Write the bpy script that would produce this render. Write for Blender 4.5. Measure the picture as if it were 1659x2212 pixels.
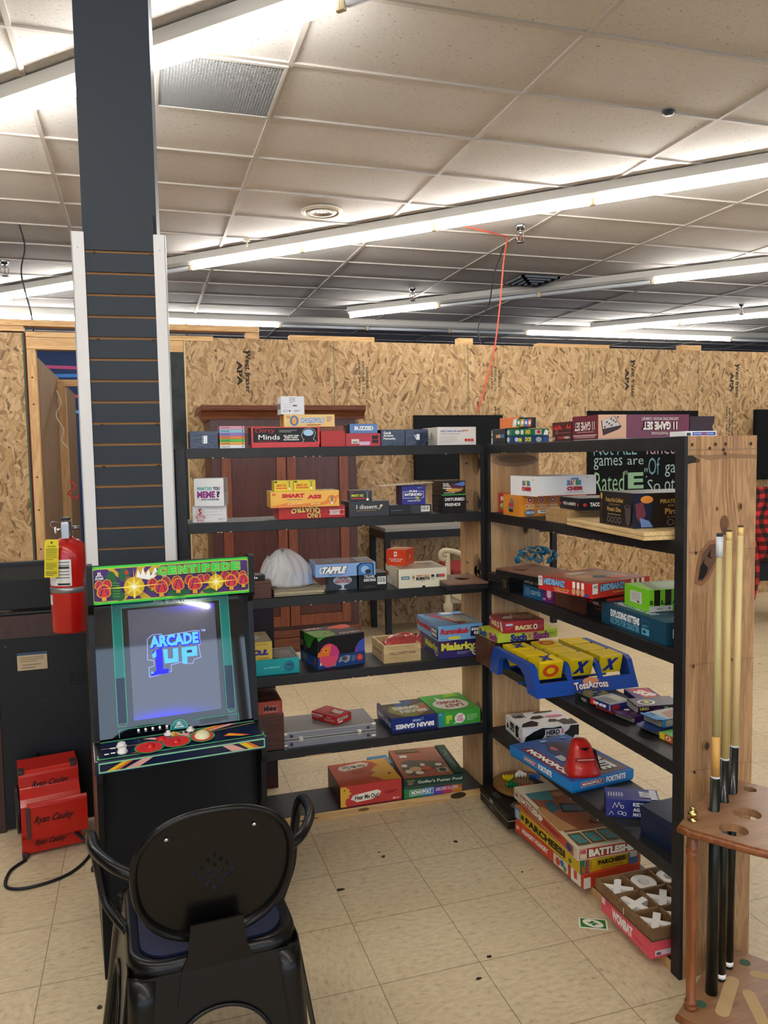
import bpy, math, random
from mathutils import Vector, Matrix
from mathutils.geometry import tessellate_polygon
for o in list(bpy.data.objects): bpy.data.objects.remove(o)
SC = bpy.context.scene
COL = SC.collection
PI = math.pi
rnd = random.Random(7)

# ------------------------------------------------------------ camera, world, exposure
cd = bpy.data.cameras.new('camera'); cam = bpy.data.objects.new('camera', cd); COL.objects.link(cam)
SC.camera = cam
F_PX, PITCH, ROLL, YAW, EYE = 1693.4, 0.0734, 0.018, 0.3006, 1.486
cd.sensor_fit = 'VERTICAL'; cd.sensor_height = 24.0; cd.lens = 24.0 * F_PX / 2212.0
cd.clip_start = 0.05; cd.clip_end = 80
cp, sp = math.cos(PITCH), math.sin(PITCH)
r_ = Vector((1, 0, 0)); fw = Vector((0, cp, -sp)); dn = Vector((0, -sp, -cp))
cr, sr = math.cos(ROLL), math.sin(ROLL)
rt = cr * r_ + sr * dn; dw = -sr * r_ + cr * dn
Rz = Matrix.Rotation(-YAW, 3, 'Z')
rt, dw, fw = Rz @ rt, Rz @ dw, Rz @ fw
m3 = Matrix((rt, -dw, -fw)).transposed()
cam.matrix_world = Matrix.Translation((0, 0, EYE)) @ m3.to_4x4()

SC.view_settings.view_transform = 'Standard'
SC.view_settings.look = 'None'
SC.view_settings.exposure = 0.80
SC.view_settings.gamma = 1.0
SC.view_settings.use_curve_mapping = False
W = bpy.data.worlds.new('world'); SC.world = W; W.use_nodes = True
wb = W.node_tree.nodes['Background']
wb.inputs[0].default_value = (0.62, 0.78, 1.0, 1); wb.inputs[1].default_value = 1.7
TUBE_POWER = 38.0
TUBE_COL = (1.0, 0.975, 0.93)

# ------------------------------------------------------------ materials
def lin(h):
    h = h.lstrip('#')
    o = []
    for i in (0, 2, 4):
        c = int(h[i:i+2], 16) / 255
        o.append(c / 12.92 if c <= .04045 else ((c + .055) / 1.055) ** 2.4)
    return (o[0], o[1], o[2], 1)
def base(name):
    m = bpy.data.materials.new(name); m.use_nodes = True
    return m, m.node_tree, m.node_tree.nodes['Principled BSDF']
_mc = {}
def C(h, rough=.38, metal=0, spec=.3, coat=0, bump=0, bscale=60, var=0):
    k = (h, rough, metal, spec, coat, bump, bscale, var)
    if k in _mc: return _mc[k]
    m, nt, b = base('surface_' + h.strip('#'))
    b.inputs['Base Color'].default_value = lin(h)
    b.inputs['Roughness'].default_value = rough
    b.inputs['Metallic'].default_value = metal
    b.inputs['Specular IOR Level'].default_value = spec
    b.inputs['Coat Weight'].default_value = coat
    b.inputs['Coat Roughness'].default_value = .08
    if bump or var:
        tc = nt.nodes.new('ShaderNodeTexCoord'); n = nt.nodes.new('ShaderNodeTexNoise')
        n.inputs['Scale'].default_value = bscale; n.inputs['Detail'].default_value = 5
        nt.links.new(tc.outputs['Object'], n.inputs['Vector'])
        if bump:
            bp = nt.nodes.new('ShaderNodeBump'); bp.inputs['Strength'].default_value = bump; bp.inputs['Distance'].default_value = .004
            nt.links.new(n.outputs['Fac'], bp.inputs['Height']); nt.links.new(bp.outputs['Normal'], b.inputs['Normal'])
        if var:
            mx = nt.nodes.new('ShaderNodeMixRGB'); mx.inputs[1].default_value = lin(h)
            c = lin(h); mx.inputs[2].default_value = (min(1, c[0]*(1+var)+.01*var), min(1, c[1]*(1+var)+.01*var), min(1, c[2]*(1+var)+.01*var), 1)
            rp = nt.nodes.new('ShaderNodeValToRGB'); rp.color_ramp.elements[0].position = .42; rp.color_ramp.elements[1].position = .62
            nt.links.new(n.outputs['Fac'], rp.inputs[0]); nt.links.new(rp.outputs[0], mx.inputs[0])
            nt.links.new(mx.outputs[0], b.inputs['Base Color'])
    _mc[k] = m
    return m
def emit(name, col, s):
    m, nt, b = base(name)
    b.inputs['Base Color'].default_value = (col[0], col[1], col[2], 1)
    b.inputs['Emission Color'].default_value = (col[0], col[1], col[2], 1)
    b.inputs['Emission Strength'].default_value = s
    return m
def N(nt, t, **kw):
    n = nt.nodes.new(t)
    for k, v in kw.items():
        if k == 'op': n.operation = v
        else: n.inputs[k].default_value = v
    return n
def ramp(nt, stops, interp='LINEAR'):
    r = nt.nodes.new('ShaderNodeValToRGB'); cr_ = r.color_ramp; cr_.interpolation = interp
    cr_.elements[0].position = stops[0][0]; cr_.elements[0].color = stops[0][1]
    cr_.elements[1].position = stops[-1][0]; cr_.elements[1].color = stops[-1][1]
    for p, c in stops[1:-1]:
        e = cr_.elements.new(p); e.color = c
    return r
def wood(name, c1, c2, axis='z', rough=.6, scale=1.0, dark=None):
    m, nt, b = base(name)
    tc = nt.nodes.new('ShaderNodeTexCoord'); mp = nt.nodes.new('ShaderNodeMapping')
    s = {'x': (1.2, 16, 16), 'y': (16, 1.2, 16), 'z': (16, 16, 1.2)}[axis]
    mp.inputs['Scale'].default_value = [q * scale for q in s]
    nt.links.new(tc.outputs['Object'], mp.inputs[0])
    n1 = N(nt, 'ShaderNodeTexNoise', Scale=1.0, Detail=3.0, Distortion=1.2); nt.links.new(mp.outputs[0], n1.inputs['Vector'])
    n2 = N(nt, 'ShaderNodeTexNoise', Scale=7.0, Detail=3.0); nt.links.new(mp.outputs[0], n2.inputs['Vector'])
    ad = N(nt, 'ShaderNodeMath', op='MULTIPLY_ADD'); ad.inputs[1].default_value = .35
    nt.links.new(n2.outputs['Fac'], ad.inputs[0]); nt.links.new(n1.outputs['Fac'], ad.inputs[2])
    r = ramp(nt, [(.42, lin(c1)), (.58, lin(c2)), (.66, lin(c1)), (.78, lin(c2))])
    nt.links.new(ad.outputs[0], r.inputs[0]); nt.links.new(r.outputs[0], b.inputs['Base Color'])
    b.inputs['Roughness'].default_value = rough
    bp = N(nt, 'ShaderNodeBump', Strength=.15, Distance=.003); nt.links.new(n2.outputs['Fac'], bp.inputs['Height']); nt.links.new(bp.outputs[0], b.inputs['Normal'])
    return m
def osb(name, tones=('7d5f3c', '98764c', 'ae8c5e', 'c0a074', 'b5936a')):
    m, nt, b = base(name)
    tc = nt.nodes.new('ShaderNodeTexCoord'); L = nt.links
    wn = N(nt, 'ShaderNodeTexNoise', Scale=9.0, Detail=2.0); L.new(tc.outputs['Object'], wn.inputs['Vector'])
    wm = N(nt, 'ShaderNodeVectorMath', op='MULTIPLY_ADD'); wm.inputs[1].default_value = (.022, .0, .022)
    L.new(wn.outputs['Color'], wm.inputs[0]); L.new(tc.outputs['Object'], wm.inputs[2])
    lay = []
    for ang, sx, sz in ((9, 62, 11), (-24, 50, 9), (48, 52, 11)):
        mp = nt.nodes.new('ShaderNodeMapping'); mp.inputs['Rotation'].default_value = (0, math.radians(ang), 0); mp.inputs['Scale'].default_value = (sx, 1, sz)
        # rotate first, then stretch
        mr = nt.nodes.new('ShaderNodeMapping'); mr.inputs['Rotation'].default_value = (0, math.radians(ang), 0)
        mp.inputs['Rotation'].default_value = (0, 0, 0)
        L.new(wm.outputs[0], mr.inputs[0]); L.new(mr.outputs[0], mp.inputs[0])
        v = N(nt, 'ShaderNodeTexVoronoi', Scale=1.0, Randomness=1.0); v.voronoi_dimensions = '3D'; v.distance = 'CHEBYCHEV'
        L.new(mp.outputs[0], v.inputs['Vector'])
        sep = nt.nodes.new('ShaderNodeSeparateColor'); L.new(v.outputs['Color'], sep.inputs[0])
        lay.append((sep, v))
    sel = N(nt, 'ShaderNodeTexNoise', Scale=11.0, Detail=1.0); L.new(tc.outputs['Object'], sel.inputs['Vector'])
    g1 = N(nt, 'ShaderNodeMath', op='GREATER_THAN'); g1.inputs[1].default_value = .53; L.new(sel.outputs['Fac'], g1.inputs[0])
    g2 = N(nt, 'ShaderNodeMath', op='LESS_THAN'); g2.inputs[1].default_value = .43; L.new(sel.outputs['Fac'], g2.inputs[0])
    def mixf(f, a, c):
        x = nt.nodes.new('ShaderNodeMixRGB'); L.new(f, x.inputs[0]); L.new(a, x.inputs[1]); L.new(c, x.inputs[2]); return x.outputs[0]
    a = mixf(g1.outputs[0], lay[0][0].outputs[0], lay[1][0].outputs[0])
    a = mixf(g2.outputs[0], a, lay[2][0].outputs[0])
    st = [(0.0, lin('6a4e30')), (.03, lin(tones[0])), (.14, lin(tones[1])), (.4, lin(tones[2])), (.62, lin(tones[4])), (.85, lin(tones[3])), (1.0, lin('c2a67c'))]
    r = ramp(nt, st); L.new(a, r.inputs[0]); 
    fn = N(nt, 'ShaderNodeTexNoise', Scale=120.0, Detail=3.0); L.new(tc.outputs['Object'], fn.inputs['Vector'])
    mm = nt.nodes.new('ShaderNodeMixRGB'); mm.blend_type = 'MULTIPLY'; mm.inputs[0].default_value = .35
    rr = ramp(nt, [(.3, (.55, .5, .45, 1)), (.6, (1, 1, 1, 1))]); L.new(fn.outputs['Fac'], rr.inputs[0])
    L.new(r.outputs[0], mm.inputs[1]); L.new(rr.outputs[0], mm.inputs[2]); L.new(mm.outputs[0], b.inputs['Base Color'])
    b.inputs['Roughness'].default_value = .6
    bp = N(nt, 'ShaderNodeBump', Strength=.2, Distance=.004); L.new(a, bp.inputs['Height']); L.new(bp.outputs[0], b.inputs['Normal'])
    return m
def grid_line(nt, tc, axis, off, per, wid):
    L = nt.links
    s = nt.nodes.new('ShaderNodeSeparateXYZ'); L.new(tc.outputs['Object'], s.inputs[0])
    a = N(nt, 'ShaderNodeMath', op='ADD'); a.inputs[1].default_value = -off + wid / 2; L.new(s.outputs[axis], a.inputs[0])
    d = N(nt, 'ShaderNodeMath', op='DIVIDE'); d.inputs[1].default_value = per; L.new(a.outputs[0], d.inputs[0])
    f = N(nt, 'ShaderNodeMath', op='FLOOR'); L.new(d.outputs[0], f.inputs[0])
    fr = N(nt, 'ShaderNodeMath', op='FRACT'); L.new(d.outputs[0], fr.inputs[0])
    c = N(nt, 'ShaderNodeMath', op='LESS_THAN'); c.inputs[1].default_value = wid / per; L.new(fr.outputs[0], c.inputs[0])
    return f.outputs[0], c.outputs[0]
def floor_mat():
    m, nt, b = base('vinyl_tile'); L = nt.links
    tc = nt.nodes.new('ShaderNodeTexCoord')
    fx, lx = grid_line(nt, tc, 0, .893, .3048, .003)
    fy, ly = grid_line(nt, tc, 1, 2.626, .3048, .003)
    cb = nt.nodes.new('ShaderNodeCombineXYZ'); L.new(fx, cb.inputs[0]); L.new(fy, cb.inputs[1])
    wn = nt.nodes.new('ShaderNodeTexWhiteNoise'); L.new(cb.outputs[0], wn.inputs['Vector'])
    # direction of the chips alternates from tile to tile
    md = N(nt, 'ShaderNodeMath', op='GREATER_THAN'); md.inputs[1].default_value = .5; L.new(wn.outputs['Value'], md.inputs[0])
    outs = []
    for sc_ in ((34, 70, 40), (70, 34, 40)):
        mp = nt.nodes.new('ShaderNodeMapping'); mp.inputs['Scale'].default_value = sc_; L.new(tc.outputs['Object'], mp.inputs[0])
        n = N(nt, 'ShaderNodeTexNoise', Scale=1.0, Detail=3.0, Roughness=.6); L.new(mp.outputs[0], n.inputs['Vector']); outs.append(n.outputs['Fac'])
    mx = nt.nodes.new('ShaderNodeMixRGB'); L.new(md.outputs[0], mx.inputs[0]); L.new(outs[0], mx.inputs[1]); L.new(outs[1], mx.inputs[2])
    r = ramp(nt, [(.26, lin('a08f73')), (.38, lin('c2b091')), (.55, lin('cfbd9c')), (.74, lin('d6c6a7'))]); L.new(mx.outputs[0], r.inputs[0])
    tv = nt.nodes.new('ShaderNodeMixRGB'); tv.blend_type = 'MULTIPLY'; tv.inputs[0].default_value = 1
    tr = ramp(nt, [(0, (.93, .93, .93, 1)), (1, (1.0, 1.0, 1.0, 1))]); L.new(wn.outputs['Value'], tr.inputs[0])
    L.new(r.outputs[0], tv.inputs[1]); L.new(tr.outputs[0], tv.inputs[2])
    big = N(nt, 'ShaderNodeTexNoise', Scale=1.6, Detail=3.0); L.new(tc.outputs['Object'], big.inputs['Vector'])
    br = ramp(nt, [(.35, (.88, .86, .83, 1)), (.6, (1, 1, 1, 1))]); L.new(big.outputs['Fac'], br.inputs[0])
    t2 = nt.nodes.new('ShaderNodeMixRGB'); t2.blend_type = 'MULTIPLY'; t2.inputs[0].default_value = 1
    L.new(tv.outputs[0], t2.inputs[1]); L.new(br.outputs[0], t2.inputs[2])
    sp_ = N(nt, 'ShaderNodeTexNoise', Scale=14.0, Detail=1.0); L.new(tc.outputs['Object'], sp_.inputs['Vector'])
    sr_ = ramp(nt, [(.775, (0, 0, 0, 1)), (.79, (1, 1, 1, 1))]); L.new(sp_.outputs['Fac'], sr_.inputs[0])
    t3 = nt.nodes.new('ShaderNodeMixRGB'); L.new(sr_.outputs[0], t3.inputs[0]); L.new(t2.outputs[0], t3.inputs[1]); t3.inputs[2].default_value = lin('3a2e20')
    mxl = N(nt, 'ShaderNodeMath', op='MAXIMUM'); L.new(lx, mxl.inputs[0]); L.new(ly, mxl.inputs[1])
    ln = N(nt, 'ShaderNodeMath', op='MULTIPLY'); ln.inputs[1].default_value = .62; L.new(mxl.outputs[0], ln.inputs[0])
    t4 = nt.nodes.new('ShaderNodeMixRGB'); L.new(ln.outputs[0], t4.inputs[0]); L.new(t3.outputs[0], t4.inputs[1]); t4.inputs[2].default_value = lin('4c3f2e')
    L.new(t4.outputs[0], b.inputs['Base Color'])
    b.inputs['Roughness'].default_value = .42; b.inputs['Specular IOR Level'].default_value = .35
    return m
def ceil_mat():
    m, nt, b = base('ceiling_tile'); L = nt.links
    tc = nt.nodes.new('ShaderNodeTexCoord')
    mp = nt.nodes.new('ShaderNodeMapping'); mp.inputs['Scale'].default_value = (55, 95, 1); L.new(tc.outputs['Object'], mp.inputs[0])
    n = N(nt, 'ShaderNodeTexNoise', Scale=1.0, Detail=2.5, Roughness=.65); L.new(mp.outputs[0], n.inputs['Vector'])
    r = ramp(nt, [(.27, lin('6a5f55')), (.34, lin('d6d2ce')), (.6, lin('dcd8d5'))]); L.new(n.outputs['Fac'], r.inputs[0])
    fx, _ = grid_line(nt, tc, 0, 1.977, 1.2192, .01); fy, _ = grid_line(nt, tc, 1, 3.806, .6096, .01)
    cb = nt.nodes.new('ShaderNodeCombineXYZ'); L.new(fx, cb.inputs[0]); L.new(fy, cb.inputs[1])
    wn = nt.nodes.new('ShaderNodeTexWhiteNoise'); L.new(cb.outputs[0], wn.inputs['Vector'])
    tr = ramp(nt, [(0, (.88, .87, .86, 1)), (1, (1, 1, 1, 1))]); L.new(wn.outputs['Value'], tr.inputs[0])
    t = nt.nodes.new('ShaderNodeMixRGB'); t.blend_type = 'MULTIPLY'; t.inputs[0].default_value = 1
    L.new(r.outputs[0], t.inputs[1]); L.new(tr.outputs[0], t.inputs[2]); L.new(t.outputs[0], b.inputs['Base Color'])
    bp = N(nt, 'ShaderNodeBump', Strength=.25, Distance=.004); L.new(n.outputs['Fac'], bp.inputs['Height']); L.new(bp.outputs[0], b.inputs['Normal'])
    b.inputs['Roughness'].default_value = .9; b.inputs['Specular IOR Level'].default_value = .1
    return m
def black_paint(name='black_paint', c='111215'):
    m, nt, b = base(name); L = nt.links
    tc = nt.nodes.new('ShaderNodeTexCoord')
    n = N(nt, 'ShaderNodeTexNoise', Scale=6.0, Detail=6.0, Roughness=.65); L.new(tc.outputs['Object'], n.inputs['Vector'])
    r = ramp(nt, [(.3, lin('08090b')), (.55, lin(c)), (.8, lin('1d1e20'))]); L.new(n.outputs['Fac'], r.inputs[0]); L.new(r.outputs[0], b.inputs['Base Color'])
    n2 = N(nt, 'ShaderNodeTexNoise', Scale=40.0, Detail=4.0); L.new(tc.outputs['Object'], n2.inputs['Vector'])
    bp = N(nt, 'ShaderNodeBump', Strength=.25, Distance=.003); L.new(n2.outputs['Fac'], bp.inputs['Height']); L.new(bp.outputs[0], b.inputs['Normal'])
    b.inputs['Roughness'].default_value = .5
    return m
M_BLACK = black_paint()
M_PINE = wood('pine_board', 'a9835a', 'c09a6c', 'z', .6)
M_PINEX = wood('pine_board_flat', 'b08a58', 'c9a470', 'x', .6)
M_PALE = wood('pale_plywood', 'c9a974', 'dcc08c', 'y', .5)
M_CHERRY = wood('cherry_wood', '40201a', '4c2620', 'z', .38)
M_CHERRYX = wood('cherry_wood_trim', '5c2c19', '76401f', 'x', .38)
M_DKBRN = wood('dark_brown_wood', '2c1510', '3a1d15', 'z', .45)
M_RACK = wood('rack_wood', '7e5a3e', '8d6849', 'x', .4)
M_SPIN = wood('turned_post_wood', '6c3a1a', '864c24', 'z', .35)
M_WALN = wood('walnut_panel', '6f4c3c', '7f5a48', 'x', .45)
M_LID = wood('stained_box_wood', '4a281c', '5b3324', 'x', .5)
M_CRATE = wood('crate_wood', 'b59a6a', 'cdb383', 'x', .55)
M_OSB = osb('oriented_strand_board')
M_PLY = wood('corridor_plywood', '77593a', '8d6c48', 'z', .7)

# ------------------------------------------------------------ mesh builder
def V(*a): return Vector(a)
_tx = {}
def text_mesh(s, bold=0.0):
    k = (s, bold)
    if k in _tx: return _tx[k]
    c = bpy.data.curves.new('lettering', 'FONT'); c.body = s; c.size = 1; c.fill_mode = 'FRONT'; c.resolution_u = 2
    c.offset = bold; c.dimensions = '2D'
    o = bpy.data.objects.new('lettering', c); COL.objects.link(o)
    bpy.context.view_layer.update()
    me = bpy.data.meshes.new_from_object(o.evaluated_get(bpy.context.evaluated_depsgraph_get()))
    vs = [v.co.copy() for v in me.vertices]; fs = [list(p.vertices) for p in me.polygons]
    bpy.data.objects.remove(o); bpy.data.curves.remove(c); bpy.data.meshes.remove(me)
    if vs:
        x0 = min(v.x for v in vs); x1 = max(v.x for v in vs); y0 = min(v.y for v in vs); y1 = max(v.y for v in vs)
        vs = [((v.x - x0) / max(1e-6, x1 - x0), (v.y - y0) / max(1e-6, y1 - y0)) for v in vs]
    _tx[k] = (vs, fs); return _tx[k]
class B:
    def __init__(s): s.v = []; s.f = []; s.m = []; s.sm = []; s.mats = []
    def mi(s, mat):
        if isinstance(mat, str): mat = C(mat)
        if mat not in s.mats: s.mats.append(mat)
        return s.mats.index(mat)
    def add(s, vs, fs, mat, smooth=False, T=None):
        n = len(s.v); i = s.mi(mat)
        for v in vs: s.v.append(tuple(T @ Vector(v)) if T else tuple(v))
        for f in fs: s.f.append([q + n for q in f]); s.m.append(i); s.sm.append(smooth)
        return s
    def box(s, x0, x1, y0, y1, z0, z1, mat, T=None, cols=None):
        vs = [(x0,y0,z0),(x1,y0,z0),(x1,y1,z0),(x0,y1,z0),(x0,y0,z1),(x1,y0,z1),(x1,y1,z1),(x0,y1,z1)]
        fs = {'b': [3,2,1,0], 't': [4,5,6,7], 'f': [0,1,5,4], 'r': [1,2,6,5], 'k': [2,3,7,6], 'l': [3,0,4,7]}
        n = len(s.v)
        for v in vs: s.v.append(tuple(T @ Vector(v)) if T else v)
        for k, f in fs.items():
            s.f.append([q + n for q in f]); s.m.append(s.mi((cols or {}).get(k, mat))); s.sm.append(False)
        return s
    def prism(s, pts, axis, a, b, mat, T=None, holes=(), capmat=None, smooth=False):
        # pts: outline (2D, ccw); extruded along axis from a to b, holes cut right through
        def P(p, h):
            return {'z': (p[0], p[1], h), 'y': (p[0], h, p[1]), 'x': (h, p[0], p[1])}[axis]
        loops = [list(pts)] + [list(h) for h in holes]
        tris = tessellate_polygon([[Vector((p[0], p[1], 0)) for p in l] for l in loops]) if holes else None
        flat = [p for l in loops for p in l]; n = len(flat)
        vs = [P(p, a) for p in flat] + [P(p, b) for p in flat]
        cm = capmat or mat
        if tris:
            s.add(vs, [list(t) for t in tris] + [[q + n for q in t] for t in tris], cm, False, T)
        else:
            s.add(vs, [list(range(n)), [q + n for q in range(n)][::-1]], cm, False, T)
        k = 0; fs = []
        for l in loops:
            c = len(l)
            for i in range(c): fs.append([k + i, k + (i + 1) % c, n + k + (i + 1) % c, n + k + i])
            k += c
        s.add(vs, fs, mat, smooth, T); return s
    def tube(s, pts, r, mat, n=10, T=None, closed=False, cap=True):
        P = [Vector(p) for p in pts]; c = len(P); vs = []; fs = []
        rs = r if isinstance(r, (list, tuple)) else [r] * c
        up = None
        for i in range(c):
            a = P[i - 1] if (i > 0 or closed) else P[0]; b = P[(i + 1) % c] if (i < c - 1 or closed) else P[-1]
            t = (b - a).normalized()
            if up is None: up = t.orthogonal().normalized()
            up = (up - t * up.dot(t)).normalized(); w = t.cross(up)
            for k in range(n):
                an = 2 * PI * k / n; vs.append(P[i] + (up * math.cos(an) + w * math.sin(an)) * rs[i])
        for i in range(c if closed else c - 1):
            j = (i + 1) % c
            for k in range(n): fs.append([i*n+k, i*n+(k+1)%n, j*n+(k+1)%n, j*n+k])
        if cap and not closed: fs.append(list(range(n))[::-1]); fs.append([(c-1)*n+k for k in range(n)])
        return s.add(vs, fs, mat, True, T)
    def lathe(s, prof, mat, n=24, T=None, smooth=True):
        vs = []; fs = []; c = len(prof)
        for (r, z) in prof:
            for k in range(n):
                an = 2 * PI * k / n; vs.append((r * math.cos(an), r * math.sin(an), z))
        for i in range(c - 1):
            for k in range(n): fs.append([i*n+k, i*n+(k+1)%n, (i+1)*n+(k+1)%n, (i+1)*n+k])
        fs.append(list(range(n))[::-1]); fs.append([(c-1)*n+k for k in range(n)])
        return s.add(vs, fs, mat, smooth, T)
    def art(s, O, U, Vv, items, l0=1, T=None, eps=.00022):
        O = Vector(O); U = Vector(U); Vv = Vector(Vv); Nn = U.cross(Vv).normalized(); l = l0
        def pt(u, v): return O + U * u + Vv * v + Nn * (eps * l + .0003)
        for it in items:
            k = it[0]
            if k == 'r':
                _, a, b, c, d, col = it; s.add([pt(a,b), pt(c,b), pt(c,d), pt(a,d)], [[0,1,2,3]], col, False, T)
            elif k == 'p':
                s.add([pt(*p) for p in it[1]], [list(range(len(it[1])))], it[2], False, T)
            elif k == 'e':
                _, cu, cv, ru, rv, col = it[:6]; n = 24
                s.add([pt(cu + ru*math.cos(2*PI*i/n), cv + rv*math.sin(2*PI*i/n)) for i in range(n)], [list(range(n))], col, False, T)
            elif k == 'ring':
                _, cu, cv, ru, rv, w, col = it; n = 28; vs = []; fs = []
                for i in range(n):
                    a = 2*PI*i/n; vs += [pt(cu+ru*math.cos(a), cv+rv*math.sin(a)), pt(cu+ru*(1-w)*math.cos(a), cv+rv*(1-w)*math.sin(a))]
                    j = (i+1) % n; fs.append([2*i, 2*j, 2*j+1, 2*i+1])
                s.add(vs, fs, col, False, T)
            elif k == 'box':
                _, a, b, c, d, w, col = it; lu = U.length; lv = Vv.length; wu = w/lu; wv = w/lv
                for q in ((a,b,c,b+wv), (a,d-wv,c,d), (a,b,a+wu,d), (c-wu,b,c,d)):
                    s.add([pt(q[0],q[1]), pt(q[2],q[1]), pt(q[2],q[3]), pt(q[0],q[3])], [[0,1,2,3]], col, False, T)
            elif k == 'l':
                _, pts, w, col = it; lu = U.length; lv = Vv.length
                for i in range(len(pts)-1):
                    a = Vector((pts[i][0]*lu, pts[i][1]*lv)); b = Vector((pts[i+1][0]*lu, pts[i+1][1]*lv)); d = (b-a)
                    if d.length < 1e-7: continue
                    d.normalize(); nn = Vector((-d.y, d.x)) * w/2; a = a - d*w*.3; b = b + d*w*.3
                    s.add([pt(q.x/lu, q.y/lv) for q in (a-nn, b-nn, b+nn, a+nn)], [[0,1,2,3]], col, False, T)
            elif k == 't':
                _, tx, a, b, c, d, col = it[:7]; o = it[7] if len(it) > 7 else {}
                def put(bold, col, grow=0):
                    vs, fs = text_mesh(tx, bold); rot = math.radians(o.get('rot', 0)); sh = o.get('sh', 0); arc = o.get('arc', 0)
                    lu = U.length; lv = Vv.length; w = (c-a)*lu; h = (d-b)*lv; cx = (a+c)/2*lu; cy = (b+d)/2*lv; out = []
                    if abs(math.sin(rot)) > .7: w, h = h, w
                    w *= 1 + grow; h *= 1 + grow * 2
                    for (x, y) in vs:
                        px = (x-.5)*w + sh*(y-.5)*h; py = (y-.5)*h + arc*h*(.25-(x-.5)**2)*4
                        out.append(pt((cx + px*math.cos(rot) - py*math.sin(rot))/lu, (cy + px*math.sin(rot) + py*math.cos(rot))/lv))
                    s.add(out, fs, col, False, T)
                bo = o.get('b', .02)
                if 'oc' in o: put(bo + o.get('ow', .05), o['oc'], .04); l += 1
                put(bo, col)
            l += 1
        return s
    def obj(s, name, parent=None, loc=None, rot=None, bevel=0, seg=2, autosm=False):
        me = bpy.data.meshes.new(name); me.from_pydata(s.v, [], s.f)
        for m in s.mats: me.materials.append(m)
        me.polygons.foreach_set('material_index', s.m); me.polygons.foreach_set('use_smooth', s.sm); me.update()
        o = bpy.data.objects.new(name, me); COL.objects.link(o)
        if parent: o.parent = parent
        if loc is not None: o.location = loc
        if rot is not None: o.rotation_euler = rot
        if bevel:
            b = o.modifiers.new('bevel', 'BEVEL'); b.width = bevel; b.segments = seg; b.limit_method = 'ANGLE'; b.angle_limit = .6
        return o
def tag(o, label, cat, group=None):
    o['label'] = label; o['category'] = cat
    if group: o['group'] = group
    return o
def struct(o): o['kind'] = 'structure'; return o
def empty(name, loc, rz=0, label=None, cat=None, group=None):
    o = bpy.data.objects.new(name, None); COL.objects.link(o); o.location = loc; o.rotation_euler = (0, 0, rz); o.empty_display_size = .05
    if label: tag(o, label, cat, group)
    return o
def smooth_path(pts, n=6, closed=False):
    P = [Vector(p) for p in pts]; out = []; c = len(P)
    rng = range(c if closed else c - 1)
    for i in rng:
        p0 = P[i-1] if (i > 0 or closed) else P[0]; p1 = P[i]; p2 = P[(i+1) % c]; p3 = P[(i+2) % c] if (i + 2 < c or closed) else P[-1]
        for k in range(n):
            t = k / n
            out.append(.5*((2*p1) + (-p0+p2)*t + (2*p0-5*p1+4*p2-p3)*t*t + (-p0+3*p1-3*p2+p3)*t**3))
    if not closed: out.append(P[-1])
    return out
def circ(cx, cy, r, n=24, ry=None, a0=0): return [(cx + r*math.cos(a0+2*PI*i/n), cy + (ry or r)*math.sin(a0+2*PI*i/n)) for i in range(n)]
def rrect(x0, x1, y0, y1, r, n=5):
    out = []
    for cx, cy, a in ((x1-r, y0+r, -PI/2), (x1-r, y1-r, 0), (x0+r, y1-r, PI/2), (x0+r, y0+r, PI)):
        for i in range(n+1): out.append((cx + r*math.cos(a+PI/2*i/n), cy + r*math.sin(a+PI/2*i/n)))
    return out

# ------------------------------------------------------------ the room
CZ = 3.336
b = B(); b.box(-9, 16, -7, 13.5, -.1, 0, floor_mat()); struct(b.obj('floor'))
b = B(); b.box(-9, 16, 6.6, 13.5, 0, .006, C('1c2233', .9, bump=.3, bscale=200)); struct(b.obj('floor_beyond_added'))  # dark blue layer added to cut and tint the bounce on the far ceiling
b = B(); b.box(-9, 16, -7, 13.5, CZ + .01, CZ + .08, ceil_mat()); struct(b.obj('ceiling'))
b = B(); mt = C('bab3ab', .6)
x = 1.977 - 1.2192 * 8
while x < 16: b.box(x - .012, x + .012, -7, 13.5, CZ, CZ + .012, mt); x += 1.2192
y = 3.806 - .6096 * 17
while y < 13.5: b.box(-9, 16, y - .012, y + .012, CZ - .0005, CZ + .0115, mt); y += .6096
struct(b.obj('trim_1'))
mb = C('20355c', .7); mw = C('8f8a82', .8); mg = C('5d6470', .8)
b = B(); b.box(-9, 16, 13.5, 13.7, 0, CZ, mb)
for (x0, z0, x1, z1, c) in ((-5, 3.05, 3, 2.85, 'b84a78'), (-4, 2.75, 2, 2.9, '3f7bc4'), (-5, 2.55, 3, 2.45, 'c2486a'), (-4, 2.2, 2, 2.3, '5c9be0')):
    b.art((0, 13.5, 0), (1, 0, 0), (0, 0, 1), [('l', [(x0, z0), (x1, z1)], .05, C(c, .7))])
struct(b.obj('wall_back'))
b = B(); b.box(16, 16.2, -7, 13.5, 0, CZ, mg); struct(b.obj('wall_right'))
b = B(); b.box(-9.2, -9, -7, 13.5, 0, CZ, mg); struct(b.obj('wall_left'))
b = B(); b.box(-9, 16, -7.2, -7, 0, .7, mw); b.box(-9, 16, -7.2, -7, 2.75, CZ, mw)
for x in range(-9, 17, 3): b.box(x - .05, x + .05, -7.2, -7, .7, 2.75, mw)
struct(b.obj('wall_front'))

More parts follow.
